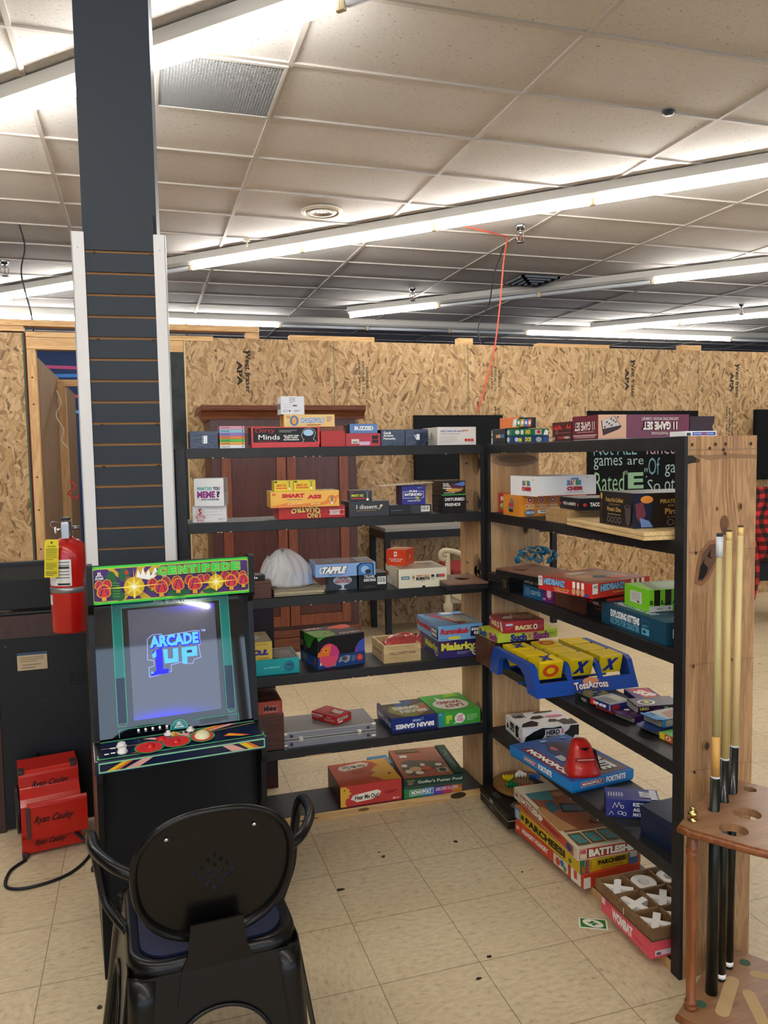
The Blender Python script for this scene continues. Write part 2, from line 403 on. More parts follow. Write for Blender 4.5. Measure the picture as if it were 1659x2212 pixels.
# partition of strand board with its doorway
YW = 6.47; TOPW = 2.44
def osb_wall(x0, x1, name, y0=YW, z1=TOPW):
    b = B(); b.box(x0, x1, y0, y0 + .012, 0, z1, M_OSB); b.box(x0, x1, y0 + .012, y0 + .1, 0, z1 - .01, M_PLY)
    return b
b = osb_wall(.369, 9.0, 'wall_center')
for i in range(7): # joints between the sheets, green factory edge
    x = .369 + 1.2192 * (i + 1)
    b.art((x - .005, YW, .0), (.01, 0, 0), (0, 0, TOPW), [('r', .2, 0, .8, 1, C('5d6a4c', .7))])
b.art((.369, YW, 0), (.012, 0, 0), (0, 0, TOPW), [('r', 0, 0, 1, 1, C('cbb68a', .7))])
ink = C('2c2722', .8)
def stamp(x, z0, z1, kind=0):
    if kind == 0:
        b.art((x, YW, z0), (.12, 0, 0), (0, 0, z1 - z0), [('t', 'West fraser', .62, 0, .98, 1, ink, {'rot': -90, 'b': .02}), ('t', 'APA', .05, .18, .42, .75, ink, {'rot': -90, 'b': .04}), ('r', .5, .93, .98, .97, ink)])
    else:
        b.art((x, YW, z0), (.09, 0, 0), (0, 0, z1 - z0), [('t', 'SPAN 24/16', .0, .1, .2, 1, ink, {'rot': -90}), ('t', 'EXPOSURE 1 7/16', .35, 0, .6, .95, ink, {'rot': -90}), ('t', 'SIZED FOR', .75, .15, .98, .8, ink, {'rot': -90})])
stamp(.775, 2.0, 2.35); stamp(4.41, 1.98, 2.34); stamp(5.615, 1.98, 2.32)
stamp(1.80, 2.0, 2.29, 1); stamp(3.03, 2.03, 2.26, 1)
for x in (1.70, 3.06, 5.58): stamp(x, 1.55, 1.9, 1)
stamp(1.68, .9, 1.5, 1); stamp(1.70, .25, .55, 1); stamp(4.35, .95, 1.2, 1)
struct(b.obj('wall_center'))
b = osb_wall(-3.2, -.80, 'x'); b.box(-.802, -.79, YW - .001, YW + .1, 0, TOPW, C('3f5d44', .7)); b.box(-.79, -.775, YW + .005, YW + .1, 0, TOPW, C('5a1c1c', .7)); struct(b.obj('wall_doorway_left'))
# doorway framing
mpl = wood('stud_timber', 'b98f5c', 'd3ab76', 'x', .6); mplz = wood('stud_timber_upright', 'b98f5c', 'd0a873', 'z', .6)
b = B(); b.box(-.776, .366, YW, YW + .09, 2.322, 2.41, mpl); struct(b.obj('trim_2'))
b = B(); b.box(-.776, .60, YW - .005, YW + .085, 2.412, 2.45, mpl); b.box(-1.6, -.79, YW - .005, YW + .085, 2.452, 2.49, mpl); struct(b.obj('trim_3'))
b = B(); b.box(-3.2, .97, YW - .01, YW + .08, 2.492, 2.535, mpl); b.box(.86, .97, YW + .0, YW + .08, 2.44, 2.492, mpl); b.box(-1.1, -.95, YW, YW + .08, 2.44, 2.492, mpl); struct(b.obj('trim_4'))
b = B(); b.box(-.775, -.715, YW, YW + .09, 0, 2.32, mplz)
for z in (2.1, 1.9, 1.35, 1.1, .8): b.art((-.775, YW, z), (.06, 0, 0), (0, 0, .02), [('e', .5, .5, .12, .3, ink)])
struct(b.obj('trim_5'))
b = B(); b.box(.256, .366, YW, YW + .05, 0, 2.32, C('1d2224', .5, var=.6, bscale=9)); struct(b.obj('door_1'))
b = B(); b.box(-.73, -.71, YW + .09, 10.2, 0, 2.27, M_PLY); b.box(-.71, .25, 8.0, 8.09, 2.18, 2.24, mpl); b.box(-.71, -.64, 8.0, 8.09, 0, 2.18, mplz)
struct(b.obj('wall_corridor'))
# loose timbers lying on top of the partition
for i, (x0, x1, z1, lab) in enumerate(((1.22, 1.95, .04, 'long pale board lying on top of the partition left of centre'), (2.72, 2.86, .055, 'short end of timber sticking up on top of the partition in the middle'),
        (3.50, 4.25, .03, 'long pale board lying on top of the partition right of centre'), (5.05, 5.28, .05, 'short pale timber offcut on top of the partition near the right'))):
    b = B(); b.box(x0, x1, YW + .005, YW + .085, TOPW + .0, TOPW + z1, mpl); tag(b.obj('timber_offcut', bevel=.002), lab, 'timber')

# ------------------------------------------------------------ column with slatwall and white corner trims
col = empty('column', (-.039, 3.0, 0), math.radians(-4.4), 'dark grey square column clad in slatwall with two white corner trims', 'column')
mc_ = C('2f353c', .5, spec=.2); md = C('24262b', .4, var=.25, bscale=3)
b = B(); b.box(-.125, .130, .02, .27, 0, CZ + .01, mc_); b.obj('shaft', col, bevel=.002)
b = B(); b.box(-.117, .118, .006, .02, 0, 2.36, C('a9794a', .7)); 
z = .03
k = 0
while z < 2.36:
    zt = min(z + .0665, 2.36)
    shade = C('2f353c', .5, spec=.2)
    if z + .0757 > 2.24: b.box(-.117, .118, -.004, .02, z, 2.36, shade); break
    b.box(-.117, .118, -.004, .008, z, zt, shade, None)
    z += .0757; k += 1
for zz in (2.215, 1.913, 1.61, 1.46): 
    for xx in (-.09, .10): b.art((xx, -.0045, zz - .006), (.012, 0, 0), (0, 0, .009), [('e', .5, .5, .5, .5, ink)])
b.obj('slatwall_panel', col)
for s, x0, x1 in ((-1, -.160, -.117), (1, .118, .160)):
    b = B(); b.box(x0, x1, -.010, -.004, 0, 2.285, C('d8d6d4', .35))
    if s < 0: b.box(x0, x0 + .004, -.01, .035, 0, 2.285, C('d8d6d4', .35))
    else: b.box(x1 - .004, x1, -.01, .035, 0, 2.285, C('d8d6d4', .35))
    b.art((x0, -.01, 2.15), (.043, 0, 0), (0, 0, .1), [('e', .5, .8, .03, .02, ink), ('e', .55, .5, .02, .01, ink)])
    b.obj('corner_trim', col)

# ------------------------------------------------------------ strip lights on the ceiling
M_HOUS = C('c2bfb8', .4); M_HOLD = C('c9b998', .4); M_DEAD = C('c9ccd0', .25)
M_TUBE = emit('lit_tube', TUBE_COL, TUBE_POWER)
ORD = ['first', 'second', 'third', 'fourth', 'fifth', 'sixth', 'seventh', 'eighth', 'ninth', 'tenth', 'eleventh', 'twelfth', 'thirteenth', 'fourteenth']
def strip(x, y, ang, lit, label, group):
    r = empty('strip_light', (x, y, CZ), ang, label, 'ceiling light', group)
    b = B(); b.prism([(-.066, 0), (-.062, -.060), (-.03, -.082), (.03, -.082), (.062, -.060), (.066, 0)], 'x', 0, 1.22, M_HOUS); b.obj('housing', r)
    b = B(); b.tube([(.03, 0, -.106), (1.19, 0, -.106)], .021, M_TUBE if lit else M_DEAD, 10); b.obj('tube', r)
    for x0 in (.0, 1.2):
        b = B(); b.box(x0, x0 + .02, -.012, .012, -.132, -.078, M_HOLD); b.obj('lampholder', r, bevel=.002)
D45 = -PI / 4; s45 = math.cos(PI / 4); st = 1.2205 * s45
rows = [ # name, start x, sum, first index, last index, lit test
 ('nearest row, upper left', .815, 3.89, -5, 2, lambda i: i < 0),
 ('long second row', .528, 8.07, -3, 5, lambda i: i != -1),
 ('third row', 2.60, 12.3, 0, 5, lambda i: i == 0 or i > 2),
 ('fourth row at the far right', 6.38, 16.57, 0, 2, lambda i: True)]
for nm, x0, sm, i0, i1, f in rows:
    for i in range(i0, i1 + 1):
        x = x0 + st * i
        L = f(i)
        strip(x, sm - x, D45, L, '%s fluorescent strip light, %s from the left in the %s' % ('lit' if L else 'unlit', ORD[i - i0], nm), nm)
x = .645 - 1.22 * 4
for i in range(13):
    L = i < 5 or 8 <= i < 11
    strip(x, 10.58, 0, L, '%s fluorescent strip light, %s from the left in the far crosswise row' % ('lit' if L else 'unlit', ORD[i]), 'far crosswise row'); x += 1.22
for sm, xs, n_ in ((-.25, -2.75, 8), (-4.4, -3.2, 7), (-8.6, -3.6, 2)):  # unseen rows behind the camera, extra tubes added for room light and screen reflections
    for i in range(n_):
        x = xs + st * i
        strip(x, sm - x, D45, True, 'unseen lit fluorescent strip light on the ceiling behind the viewpoint', 'strip lights behind the viewpoint')

# ceiling fittings
r = empty('return_air_grille', (.45, 4.12, CZ), 0, 'grey egg-crate return air grille set in a ceiling tile beside the column', 'vent')
b = B(); b.box(-.29, .29, -.28, .28, .008, .009, C('55575c', .8)); b.obj('backing', r)
b = B(); mgr = C('a3a5a6', .5)
for i in range(41): x = -.285 + .01425 * i; b.box(x, x + .0018, -.28, .28, -.004, .008, mgr)
for i in range(37): y = -.28 + .0155 * i; b.box(-.285, .285, y, y + .0018, -.004, .008, mgr)
b.obj('louver', r)
b = B()
for q in ((-.3, .3, -.298, -.28), (-.3, .3, .28, .298), (-.3, -.285, -.28, .28), (.285, .3, -.28, .28)): b.box(*q, -.008, .002, C('c4bfb8', .5))
b.obj('frame', r)
r = empty('ceiling_speaker', (1.394, 5.95, CZ), 0, 'round cream ceiling speaker set flush in a tile', 'speaker')
b = B(); b.lathe([(.16, 0), (.16, -.012), (.135, -.02), (.125, -.012), (.125, 0)], C('cfc5b2', .5), 40); b.obj('bezel', r)
b = B(); b.lathe([(.123, -.002), (.11, -.016), (.075, -.02), (.07, -.014), (.0, -.016)], C('bcb19d', .5), 40)
for i in range(12): b.box(-.003 + .05*math.cos(i*PI/6), .003 + .05*math.cos(i*PI/6), -.003 + .05*math.sin(i*PI/6), .003 + .05*math.sin(i*PI/6), -.0175, -.014, ink)
b.obj('cone', r)
def sprinkler(x, y, lab, drop=.0):
    r = empty('sprinkler', (x, y, CZ), 0, lab, 'sprinkler', 'ceiling sprinkler heads'); ch = C('8e9092', .25, 1)
    b = B(); b.lathe([(.04, 0), (.045, -.006), (.03, -.02), (.03, -.035)], ch, 20); b.obj('escutcheon', r)
    b = B(); b.lathe([(.012, -.03), (.012, -.07), (.008, -.075)], ch, 12)
    for s in (-1, 1): b.tube(smooth_path([(s*.01, 0, -.06), (s*.028, 0, -.075), (s*.028, 0, -.115), (s*.004, 0, -.135)]), .004, ch, 6)
    b.lathe([(.03, -.138), (.03, -.141)], ch, 16); b.tube([(0, 0, -.07), (0, 0, -.13)], .004, C('a33a2a'), 6); b.obj('head', r)
sprinkler(3.05, 5.93, 'chrome sprinkler head just beyond the long second row of lights'); sprinkler(2.99, 8.42, 'small sprinkler head above the lone lit tube in the middle distance')
sprinkler(7.46, 8.4, 'sprinkler head near the right edge above the far lights'); sprinkler(-1.12, 8.1, 'sprinkler head at the far left below the ceiling cable')
r = empty('air_diffuser', (4.1, 7.72, CZ), 0, 'dark stepped square air diffuser in the far ceiling', 'vent')
for i, w in enumerate((.22, .17, .12, .07)):
    b = B(); z = -.012 - .012*i; dk = C('5f6570', .5)
    b.box(-w, w, -w, -w + .03, z - .02, z, dk); b.box(-w, w, w - .03, w, z - .02, z, dk); b.box(-w, -w + .03, -w, w, z - .02, z, dk); b.box(w - .03, w, -w, w, z - .02, z, dk)
    b.obj('ring', r)
b = B(); b.lathe([(.03, 0), (.035, -.01), (.02, -.02)], C('3b4048'), 8, Matrix.Translation((2.85, 3.78, CZ)))
b.box(2.81, 2.89, 3.77, 3.785, CZ - .01, CZ, C('5b6068')); tag(b.obj('ceiling_bracket'), 'small dark metal bracket clipped to the ceiling grid on the right', 'bracket')
b = B(); b.tube([(.946, 6.86, CZ), (.946, 6.86, CZ - .06)], .008, C('b9a98c'), 8); b.box(.92, .97, 6.85, 6.87, CZ - .02, CZ, C('c9bda6')); tag(b.obj('ceiling_hook'), 'small cream hook screwed to the ceiling grid above the second light row', 'hook')
# hanging cables
b = B(); b.tube(smooth_path([(3.10, 6.25, 3.34), (3.13, 6.4, 3.18), (3.10, 6.42, 2.8), (3.05, 6.44, 2.4), (2.95, 6.44, 2.05), (2.88, 6.44, 1.84)], 8), .007, C('d4563f', .5), 8)
b.tube([(2.55, 6.0, 3.32), (3.10, 6.25, 3.33)], .007, C('d4563f', .5), 8)
tag(b.obj('extension_cord'), 'orange extension cord hanging from the ceiling over the partition', 'cord')
b = B(); b.tube(smooth_path([(3.192, 6.51, 3.34), (3.17, 6.7, 3.1), (3.22, 6.9, 2.9), (3.15, 7.0, 2.7), (3.18, 7.0, 2.5)], 8), .006, C('2a2d33'), 8)
tag(b.obj('cable'), 'thin dark cable dangling beside the orange cord', 'cable')
b = B(); b.tube(smooth_path([(-.83, 6.86, 3.34), (-.79, 6.8, 3.15), (-.80, 6.6, 2.9), (-.74, 6.55, 2.6), (-.73, 6.55, 2.45)], 8), .006, C('2a2d33'), 8)
tag(b.obj('cable'), 'thin dark cable hanging from the ceiling at the far left', 'cable')

# ------------------------------------------------------------ the two shelving units
ZS = [1.52, 1.236, .930, .616, .314]
def knot(u, v, ru, rv, dark='3b2618'): return [('e', u, v, ru*1.5, rv*1.35, C('9c7145', .6)), ('e', u, v, ru, rv, C('5d4230', .6)), ('e', u + ru*.1, v, ru*.55, rv*.7, C(dark, .7))]
def smudge(b, O, U, Vv, spots):
    b.art(O, U, Vv, spots)
R1 = empty('shelving_unit', (0, 0, 0), 0, 'black painted timber shelving unit on the left, facing the viewer', 'shelving unit', 'corner pair of black shelving units')
M_BEDGE = M_BLACK
for i, z in enumerate(ZS):
    b = B(); b.box(.165, 1.375, 3.04, 3.272, z - .038, z, M_BLACK)
    if i == 4:
        b.box(.60, .70, 3.0395, 3.06, z - .040, z - .034, M_PINEX)
    for q in range(7):
        u = rnd.uniform(.05, .95); b.art((.165, 3.04, z - .038), (1.21, 0, 0), (0, 0, .038), [('e', u, rnd.choice((.03, .06)), .003, .06, C('b59a72', .7))])
    b.obj('shelf', R1, bevel=.0015)
b = B(); b.box(.165, 1.375, 3.04, 3.272, 0, .034, M_PINEX, cols={'t': M_BLACK}); b.art((.165, 3.04, 0), (1.21, 0, 0), (0, 0, .034), [('e', .9, .5, .03, .4, C('3a2b1c', .7)), ('e', .55, .6, .02, .2, C('6d4d2b', .7)), ('p', [(.3, .3), (.36, .25), (.4, .5), (.35, .55)], C('4b3520', .7))])
b.obj('shelf', R1)
b = B(); b.box(.127, .165, 3.04, 3.272, 0, 1.52, M_BLACK); b.obj('side_board', R1, bevel=.0015)
b = B(); b.box(1.375, 1.413, 3.045, 3.272, 0, 1.52, M_PINE); b.box(1.373, 1.413, 3.038, 3.047, 0, 1.52, M_BLACK)
sm_ = C('2e2820', .8)
for zc, s_ in ((1.44, .10), (1.27, .12), (1.0, .15), (.95, .05), (.66, .1), (.35, .06)):
    b.art((1.375, 3.272, zc - .06), (0, -.227, 0), (0, 0, .12), [('e', .80, .5, .17, .42, C('8a6e4c', .7)), ('e', .88, .5, .10, .30, C('6a5238', .75)), ('e', .93, .5, .06, .20, sm_), ('e', .35, .5, .06, .04, C('6b4c30', .7))])
b.obj('side_board', R1)
R2 = empty('shelving_unit', (0, 0, 0), 0, 'black and bare timber shelving unit on the right, end board towards the viewer', 'shelving unit', 'corner pair of black shelving units')
for i, z in enumerate(ZS):
    b = B(); b.box(1.39, 1.625, 1.80, 3.0, z - .038, z, M_BLACK)
    for q in range(6):
        u = rnd.uniform(.05, .95); b.art((1.39, 3.0, z - .038), (0, -1.2, 0), (0, 0, .038), [('e', u, .04, .004, .06, C('b59a72', .7))])
    b.obj('shelf', R2, bevel=.0015)
b = B(); b.box(1.39, 1.625, 1.80, 3.0, 0, .034, M_PINEX, cols={'t': M_BLACK}); b.obj('shelf', R2)
b = B(); b.box(1.398, 1.625, 3.0, 3.037, 0, 1.52, M_PINE); b.box(1.388, 1.399, 2.999, 3.037, 0, 1.52, M_BLACK)
b.art((1.40, 3.0, 0), (.225, 0, 0), (0, 0, 1.52), knot(.71, .763, .055, .013) + [('e', .5, .955, .48, .018, C('93775a', .7)), ('e', .55, .958, .40, .011, C('7d654c', .75))] + knot(.45, .38, .05, .011) + knot(.35, .62, .02, .005) + knot(.6, .17, .03, .008))
b.obj('side_board', R2)
b = B(); b.box(1.398, 1.625, 1.763, 1.80, 0, 1.52, wood('end_board_pine', '96704c', 'b48c60', 'z', .55, 1.6)); b.box(1.388, 1.399, 1.7628, 1.80, 0, 1.52, M_BLACK)
br_ = C('3a2a1e', .8)
big = [(.15,.742),(.17,.765),(.21,.790),(.32,.806),(.44,.808),(.46,.800),(.40,.775),(.30,.752),(.22,.741)]
grain = C('8a6240', .65)
items = [('p', [(0,.966),(.06,.966),(.13,.961),(.17,.957),(.15,.953),(.08,.953),(0,.951)], C('2c2723', .8)), ('r', 0, .974, 1, .977, C('947656', .7)), ('p', [(0,.968),(.3,.966),(.6,.968),(1,.965),(1,.958),(.6,.960),(.3,.957)], C('8a6b4e', .7))]
for k in range(6): items.append(('l', [(.12+.012*k, 1), (.12+.012*k, .90), (.10+.03*k, .84), (.06+.025*k, .79)], .0009, grain))
for k in range(5): items.append(('l', [(.5+.05*k, 1), (.51+.045*k, .90), (.56+.06*k, .82), (.60+.05*k, .6), (.55+.05*k, .3), (.52+.05*k, 0)], .0009, grain))
for k in range(8): items.append(('l', [(.08+.03*k, .72), (.16+.02*k, .62), (.14+.025*k, .5), (.12+.03*k, .3), (.13+.03*k, .05)], .0009, grain))
items += [('p', [(.12,.738),(.14,.77),(.2,.797),(.32,.814),(.48,.815),(.50,.800),(.42,.770),(.32,.745),(.21,.732)], C('8a6040', .6)), ('p', big, C('5f4534', .6)), ('p', [(.16,.745),(.19,.768),(.25,.783),(.24,.773),(.30,.765),(.28,.755),(.22,.744)], C('1d1612', .9)), ('p', [(.28,.785),(.34,.800),(.33,.785),(.36,.780)], C('2a1e16', .9))]
items += [('e', .53, .843, .058, .015, C('6e4c34', .6)), ('e', .53, .83, .03, .008, C('58402f', .6))] + knot(.76, .872, .022, .006) + knot(.42, .870, .012, .003) + knot(.31, .437, .04, .008)
for (u, v) in ((.05,.985),(.53,.985),(.9,.985),(.5,.975),(.3,.978),(.52,.968),(.38,.985),(.12,.793),(.62,.79),(.47,.755),(.1,.588),(.68,.592),(.13,.392)): items.append(('e', u, v, .016, .003, br_))
items += [('r', 0, .7945, 1, .7951, C('6b4e34', .7)), ('r', 0, .591, 1, .5916, C('6b4e34', .7)), ('r', 0, .395, 1, .3956, C('6b4e34', .7))]
b.art((1.399, 1.763, 0), (.226, 0, 0), (0, 0, 1.52), items, eps=.00008)
b.obj('side_board', R2)

# ------------------------------------------------------------ boxes of games
wht = '#f2f0ec'; blk = '#141416'; K = C(blk, .4); Wt = C(wht, .45)
def T_(s, a, b_, c, d, col, **o): return ('t', s, a, b_, c, d, C(col, .45) if isinstance(col, str) else col, o)
def Rr(a, b_, c, d, col): return ('r', a, b_, c, d, C(col, .42))
def fine(a, b_, c, d, col, n=3): # lines of small print
    out = []; h = (d - b_) / n
    for i in range(n):
        out.append(('r', a, b_ + h*i + h*.3, a + (c - a) * (1 if i else .7), b_ + h*i + h*.62, C(col, .5)))
    return out
def barcode(a, b_, c, d):
    out = [Rr(a, b_, c, d, wht)]; n = 14; w = (c - a) * .86 / n
    for i in range(n):
        if i % 5 != 3: out.append(('r', a + (c-a)*.07 + w*i, b_ + (d-b_)*.25, a + (c-a)*.07 + w*(i + (.35 if i % 2 else .65)), d - (d-b_)*.1, K))
    return out
def game(name, label, cat, N_, yaw, dims, z, col, f=(), l=(), t=(), r=(), cols=None, split=None, tray=None, rough=.4, coat=.0, group=None, bev=.0012, tilt=None, k=()):
    w, d, h = dims
    m = lambda c: c if not isinstance(c, str) else C(c, rough, coat=coat)
    cc = {q: m(v) for q, v in (cols or {}).items()}
    def paint(b, z0, z1):
        b.box(0, w, 0, d, z0, z1, m(col), cols=cc); H = z1 - z0
        if f: b.art((0, 0, z0), (w, 0, 0), (0, 0, H), f)
        if l: b.art((0, d, z0), (0, -d, 0), (0, 0, H), l)
        if r: b.art((w, 0, z0), (0, d, 0), (0, 0, H), r)
        if t: b.art((0, 0, z1), (w, 0, 0), (0, d, 0), t)
        return b
    rot = (tilt[0] if tilt else 0, tilt[1] if tilt else 0, math.radians(yaw))
    if split is None:
        o = paint(B(), 0, h).obj(name, None, (N_[0], N_[1], z), rot, bev)
        return tag(o, label, cat, group)
    root = empty(name, (N_[0], N_[1], z), 0, label, cat, group); root.rotation_euler = rot
    paint(B(), split, h).obj('lid', root, bevel=bev)
    b = B(); e = .002; b.box(e, w - e, e, d - e, 0, split + .003, m(tray or col)); b.obj('tray', root, bevel=.0006)
    return root
GB = 'game box'; Z1, Z2, Z3, Z4, Z5, Z6 = ZS + [.035]
# ---- top shelf, left unit
cards_icon = lambda cx: [('box', cx-.06, .3, cx+.06, .72, .001, Wt), ('p', [(cx-.02,.28),(cx+.12,.3),(cx+.13,.75),(cx-.01,.73)], C('e8ecf2', .4))]
foil = C('0c1a36', .12, coat=.7, bump=1.0, bscale=70); foilb = C('14151a', .3, bump=.2)  # blue window reflection put into the front colour of these black boxes
def foilbox(X0, X1, dep, h, label, items, group='blue-sheened foil card boxes on the top shelf'):
    return game('card_box', label, 'card box', (X0, 3.06), 0, (X1 - X0, dep, h), Z1, foilb, f=[('r', .0, .0, 1, 1, foil)] + items, group=group)
foilbox(.186, .288, .14, .066, 'blue-sheened black foil card box with card outlines, leftmost on the top shelf', cards_icon(.5))
zz = Z1
for i, (c, h, lab) in enumerate((('e9e9ea', .0125, 'white'), ('e5a440', .0115, 'amber yellow'), ('58b83e', .0115, 'bright green'), ('dd7a3a', .0115, 'orange'), ('8d78b8', .0125, 'violet'), ('8fb8c8', .013, 'pale blue'), ('d896a8', .0125, 'pink'))):
    game('card_pack', '%s card pack in the rainbow stack on the top shelf' % lab, 'card pack', (.297, 3.062), 0, (.094, .075, h - .0005), zz, c, f=[T_('Theme Pack', .05, .3, .4, .75, '333333'), Rr(.9, .3, .94, .75, '333333')], rough=.25, group='rainbow stack of card packs', bev=.0006); zz += h
head = [(.735,.12),(.765,.25),(.745,.3),(.735,.45),(.72,.47),(.735,.6),(.75,.78),(.79,.9),(.85,.92),(.91,.85),(.935,.65),(.92,.45),(.90,.3),(.95,.12)]
game('game_box', 'black game box with red edges and a white head outline on the top shelf', GB, (.417, 3.06), 0, (.27, .10, .080), Z1, 'd6302c',
     f=[Rr(.025, .12, .97, .95, '1c1b1e'), T_('Dirty', .06, .60, .34, .93, 'c22a26', b=.0), T_('Minds', .10, .28, .41, .56, wht, b=.01), T_('The Game of Naughty Clues', .10, .16, .38, .22, 'cf4a44'), T_('ALL NEW AND', .46, .45, .69, .54, wht, b=.04), T_('EVEN MORE', .48, .34, .67, .43, wht, b=.04), T_('OUTRAGEOUS', .46, .22, .69, .31, wht, b=.04)] + fine(.40, .68, .66, .84, 'b8b4b0', 2) + [('l', head, .0012, Wt), ('e', .83, .66, .075, .19, C('a9cde6', .3))], cols={'l': '2a1d18', 't': '1c1b1e'}, split=.012, tray='d6302c', coat=.3)
game('game_box', 'orange yellow drinking game box with blue capital lettering on top of the black box', GB, (.504+.045, 3.08), 0, (.205, .09, .049), Z1 + .0805, 'e5a846',
     f=[Rr(.0, .0, 1, 1, 'ecc884'), ('e', .20, .5, .085, .42, C('4f7cae')), ('e', .20, .5, .045, .3, C('e8a050')), T_('CHUGOPOLY', .32, .30, .80, .74, '5f8fd6', b=.03, oc='f4f0e8'), T_('Drink', .05, .7, .12, .92, 'b06a3a')] + fine(.84, .4, .94, .85, '8a5a9a', 4) + [Rr(.45, .12, .72, .2, 'c07a3a')], l=[T_('CHUG', .25, .4, .8, .8, '6b3d1c', arc=.3), ('ring', .5, .3, .12, .2, .3, C('6b3d1c'))], cols={'l': 'd9933a'}, coat=.2)
game('game_box', 'small white carton with fine print and safety symbols, topmost on the top shelf', GB, (.540, 3.085), 0, (.093, .085, .071), Z1 + .13, 'e3e3e6',
     f=fine(.35, .62, .62, .95, '8a8a90', 4) + [('box', .12, .38, .4, .55, .0006, C('8a8a90')), Rr(.5, .45, .68, .52, '555560'), T_('CE', .08, .12, .18, .26, '555560', b=.0), ('e', .36, .19, .035, .05, C('4a4a52')), ('ring', .25, .19, .03, .045, .3, C('555560'))] + fine(.55, .12, .8, .26, '8a8a90', 2), l=[T_('DRUNK', .1, .3, .85, .62, '2c2b30', rot=0)], group=None)
game('card_box', 'plain red box beside the black game box on the top shelf', GB, (.692, 3.06), 0, (.10, .10, .063), Z1, 'b5302e', coat=.1)
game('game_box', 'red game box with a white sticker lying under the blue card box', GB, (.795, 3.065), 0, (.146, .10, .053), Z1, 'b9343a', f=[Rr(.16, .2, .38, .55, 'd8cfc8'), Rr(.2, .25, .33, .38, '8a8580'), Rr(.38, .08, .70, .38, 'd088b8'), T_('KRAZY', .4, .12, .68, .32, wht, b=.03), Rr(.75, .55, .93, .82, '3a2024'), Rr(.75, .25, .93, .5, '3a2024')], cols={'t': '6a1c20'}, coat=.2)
game('card_box', 'blue and black card box with white capitals lying on the red stickered box', 'card box', (.815, 3.075), 0, (.116, .1, .037), Z1 + .0535, '17191f', f=[('r', 0, 0, 1, 1, C('3d6aa6', .15, coat=.7, bump=.3, bscale=30)), T_('BUZZED', .17, .3, .86, .75, wht, b=.05)], l=[Rr(.2, .3, .35, .7, '6a6458')])
foilbox(.942, 1.043, .12, .066, 'blue-sheened black foil card box with three short lines of white type on the top shelf', [T_('Cards', .1, .72, .42, .88, wht, b=.04), T_('Against', .1, .53, .52, .70, wht, b=.04), T_('Humanity', .1, .35, .62, .52, wht, b=.04)])
foilbox(1.046, 1.146, .12, .067, 'blue-sheened black foil card box with two card outlines beside the long white box', [('p', [(.38,.65),(.48,.35),(.5,.34),(.42,.66)], Wt), ('r', .48, .35, .62, .7, C('e8ecf2', .4))])
game('game_box', 'long white game box with three small red squares on the left top shelf', GB, (1.187, 3.06), 0, (.174, .18, .075), Z1, 'dfdcd6', f=[T_("that's what she said", .08, .72, .62, .84, '4b55a0', b=.02), T_('game', .64, .72, .80, .84, 'c24a4a', b=.02), T_('the hilarious game of twisted innuendos', .08, .58, .58, .65, '7f86b0')] + fine(.05, .1, .5, .5, 'c4c0ba', 5) + [Rr(.70 + .08*i, .2, .77 + .08*i, .34, 'cf3a30') for i in range(3)], l=[T_('G', .55, .45, .68, .7, '333333'), Rr(.3, .35, .7, .4, '8a8a88'), Rr(.35, .22, .6, .27, 'a9a9a6')], cols={'l': 'c9c5bd'})
# ---- second shelf, left unit
game('game_box', 'low white game box with a red numeral five on the left second shelf', GB, (.188, 3.10), -9, (.128, .07, .063), Z2, 'e0dedb', f=[('ring', .22, .63, .1, .24, .12, C('6a6460')), T_('5', .17, .47, .27, .82, 'b5221e', b=.05), T_('SECOND', .08, .22, .38, .42, 'b5221e', b=.02, arc=.2), T_('RULE', .13, .05, .33, .22, 'b5221e', b=.02), ('box', .36, .62, .74, .85, .0006, C('a6a29e')), ('l', [(.82, .62), (.9, .78)], .0008, C('77736f')), Rr(.38, .46, .85, .475, 'b4b0ac')] + fine(.75, .1, .95, .25, '9a9692', 2), r=[T_('RULE', .2, .3, .8, .7, 'c46a68', rot=90)])
game('game_box', 'tall white cube game box with teal and magenta capitals on the second shelf', GB, (.196, 3.085), -14, (.112, .115, .106), Z2 + .0635, 'e4e2e0', f=[T_('WHAT DO', .09, .57, .60, .70, '3aa09a', b=.05), T_('YOU', .63, .57, .87, .70, '2d2545', b=.05), T_('MEME', .10, .30, .70, .54, '8a2878', b=.05), T_('?', .74, .31, .87, .54, '2d2545', b=.05), T_('MOSTLY UNCENSORED', .24, .21, .84, .275, '2d2545', b=.02)], r=[Rr(.08, .78 - .07*i, .2, .8 - .07*i, '4a4848') for i in range(3)] + fine(.12, .48, .8, .6, '7a7674', 3) + [Rr(.76, .14, .96, .24, '6f9a90')], cols={'r': 'c9c3c0'})
game('game_box', 'red game box with upside-down yellow lettering and white ribbon under the orange yellow box', GB, (.515, 3.06), 0, (.27, .12, .048), Z2, 'b82a28', f=[T_('UNO', .42, .05, .62, .5, 'e6cf72', rot=180, oc='5a1512'), T_('QUATRO', .18, .40, .62, .92, 'e6cf72', rot=180, b=.04, oc='5a1512', arc=-.3), ('p', [(.75,.25),(.98,.25),(.98,.68),(.75,.68),(.77,.46)], C('e2c8c4')), ('e', .945, .46, .035, .2, C('b82a28'))] + fine(.8, .35, .9, .6, 'b86a64', 3) + [Rr(.75, .78, .98, .8, 'd88a84')], coat=.2)
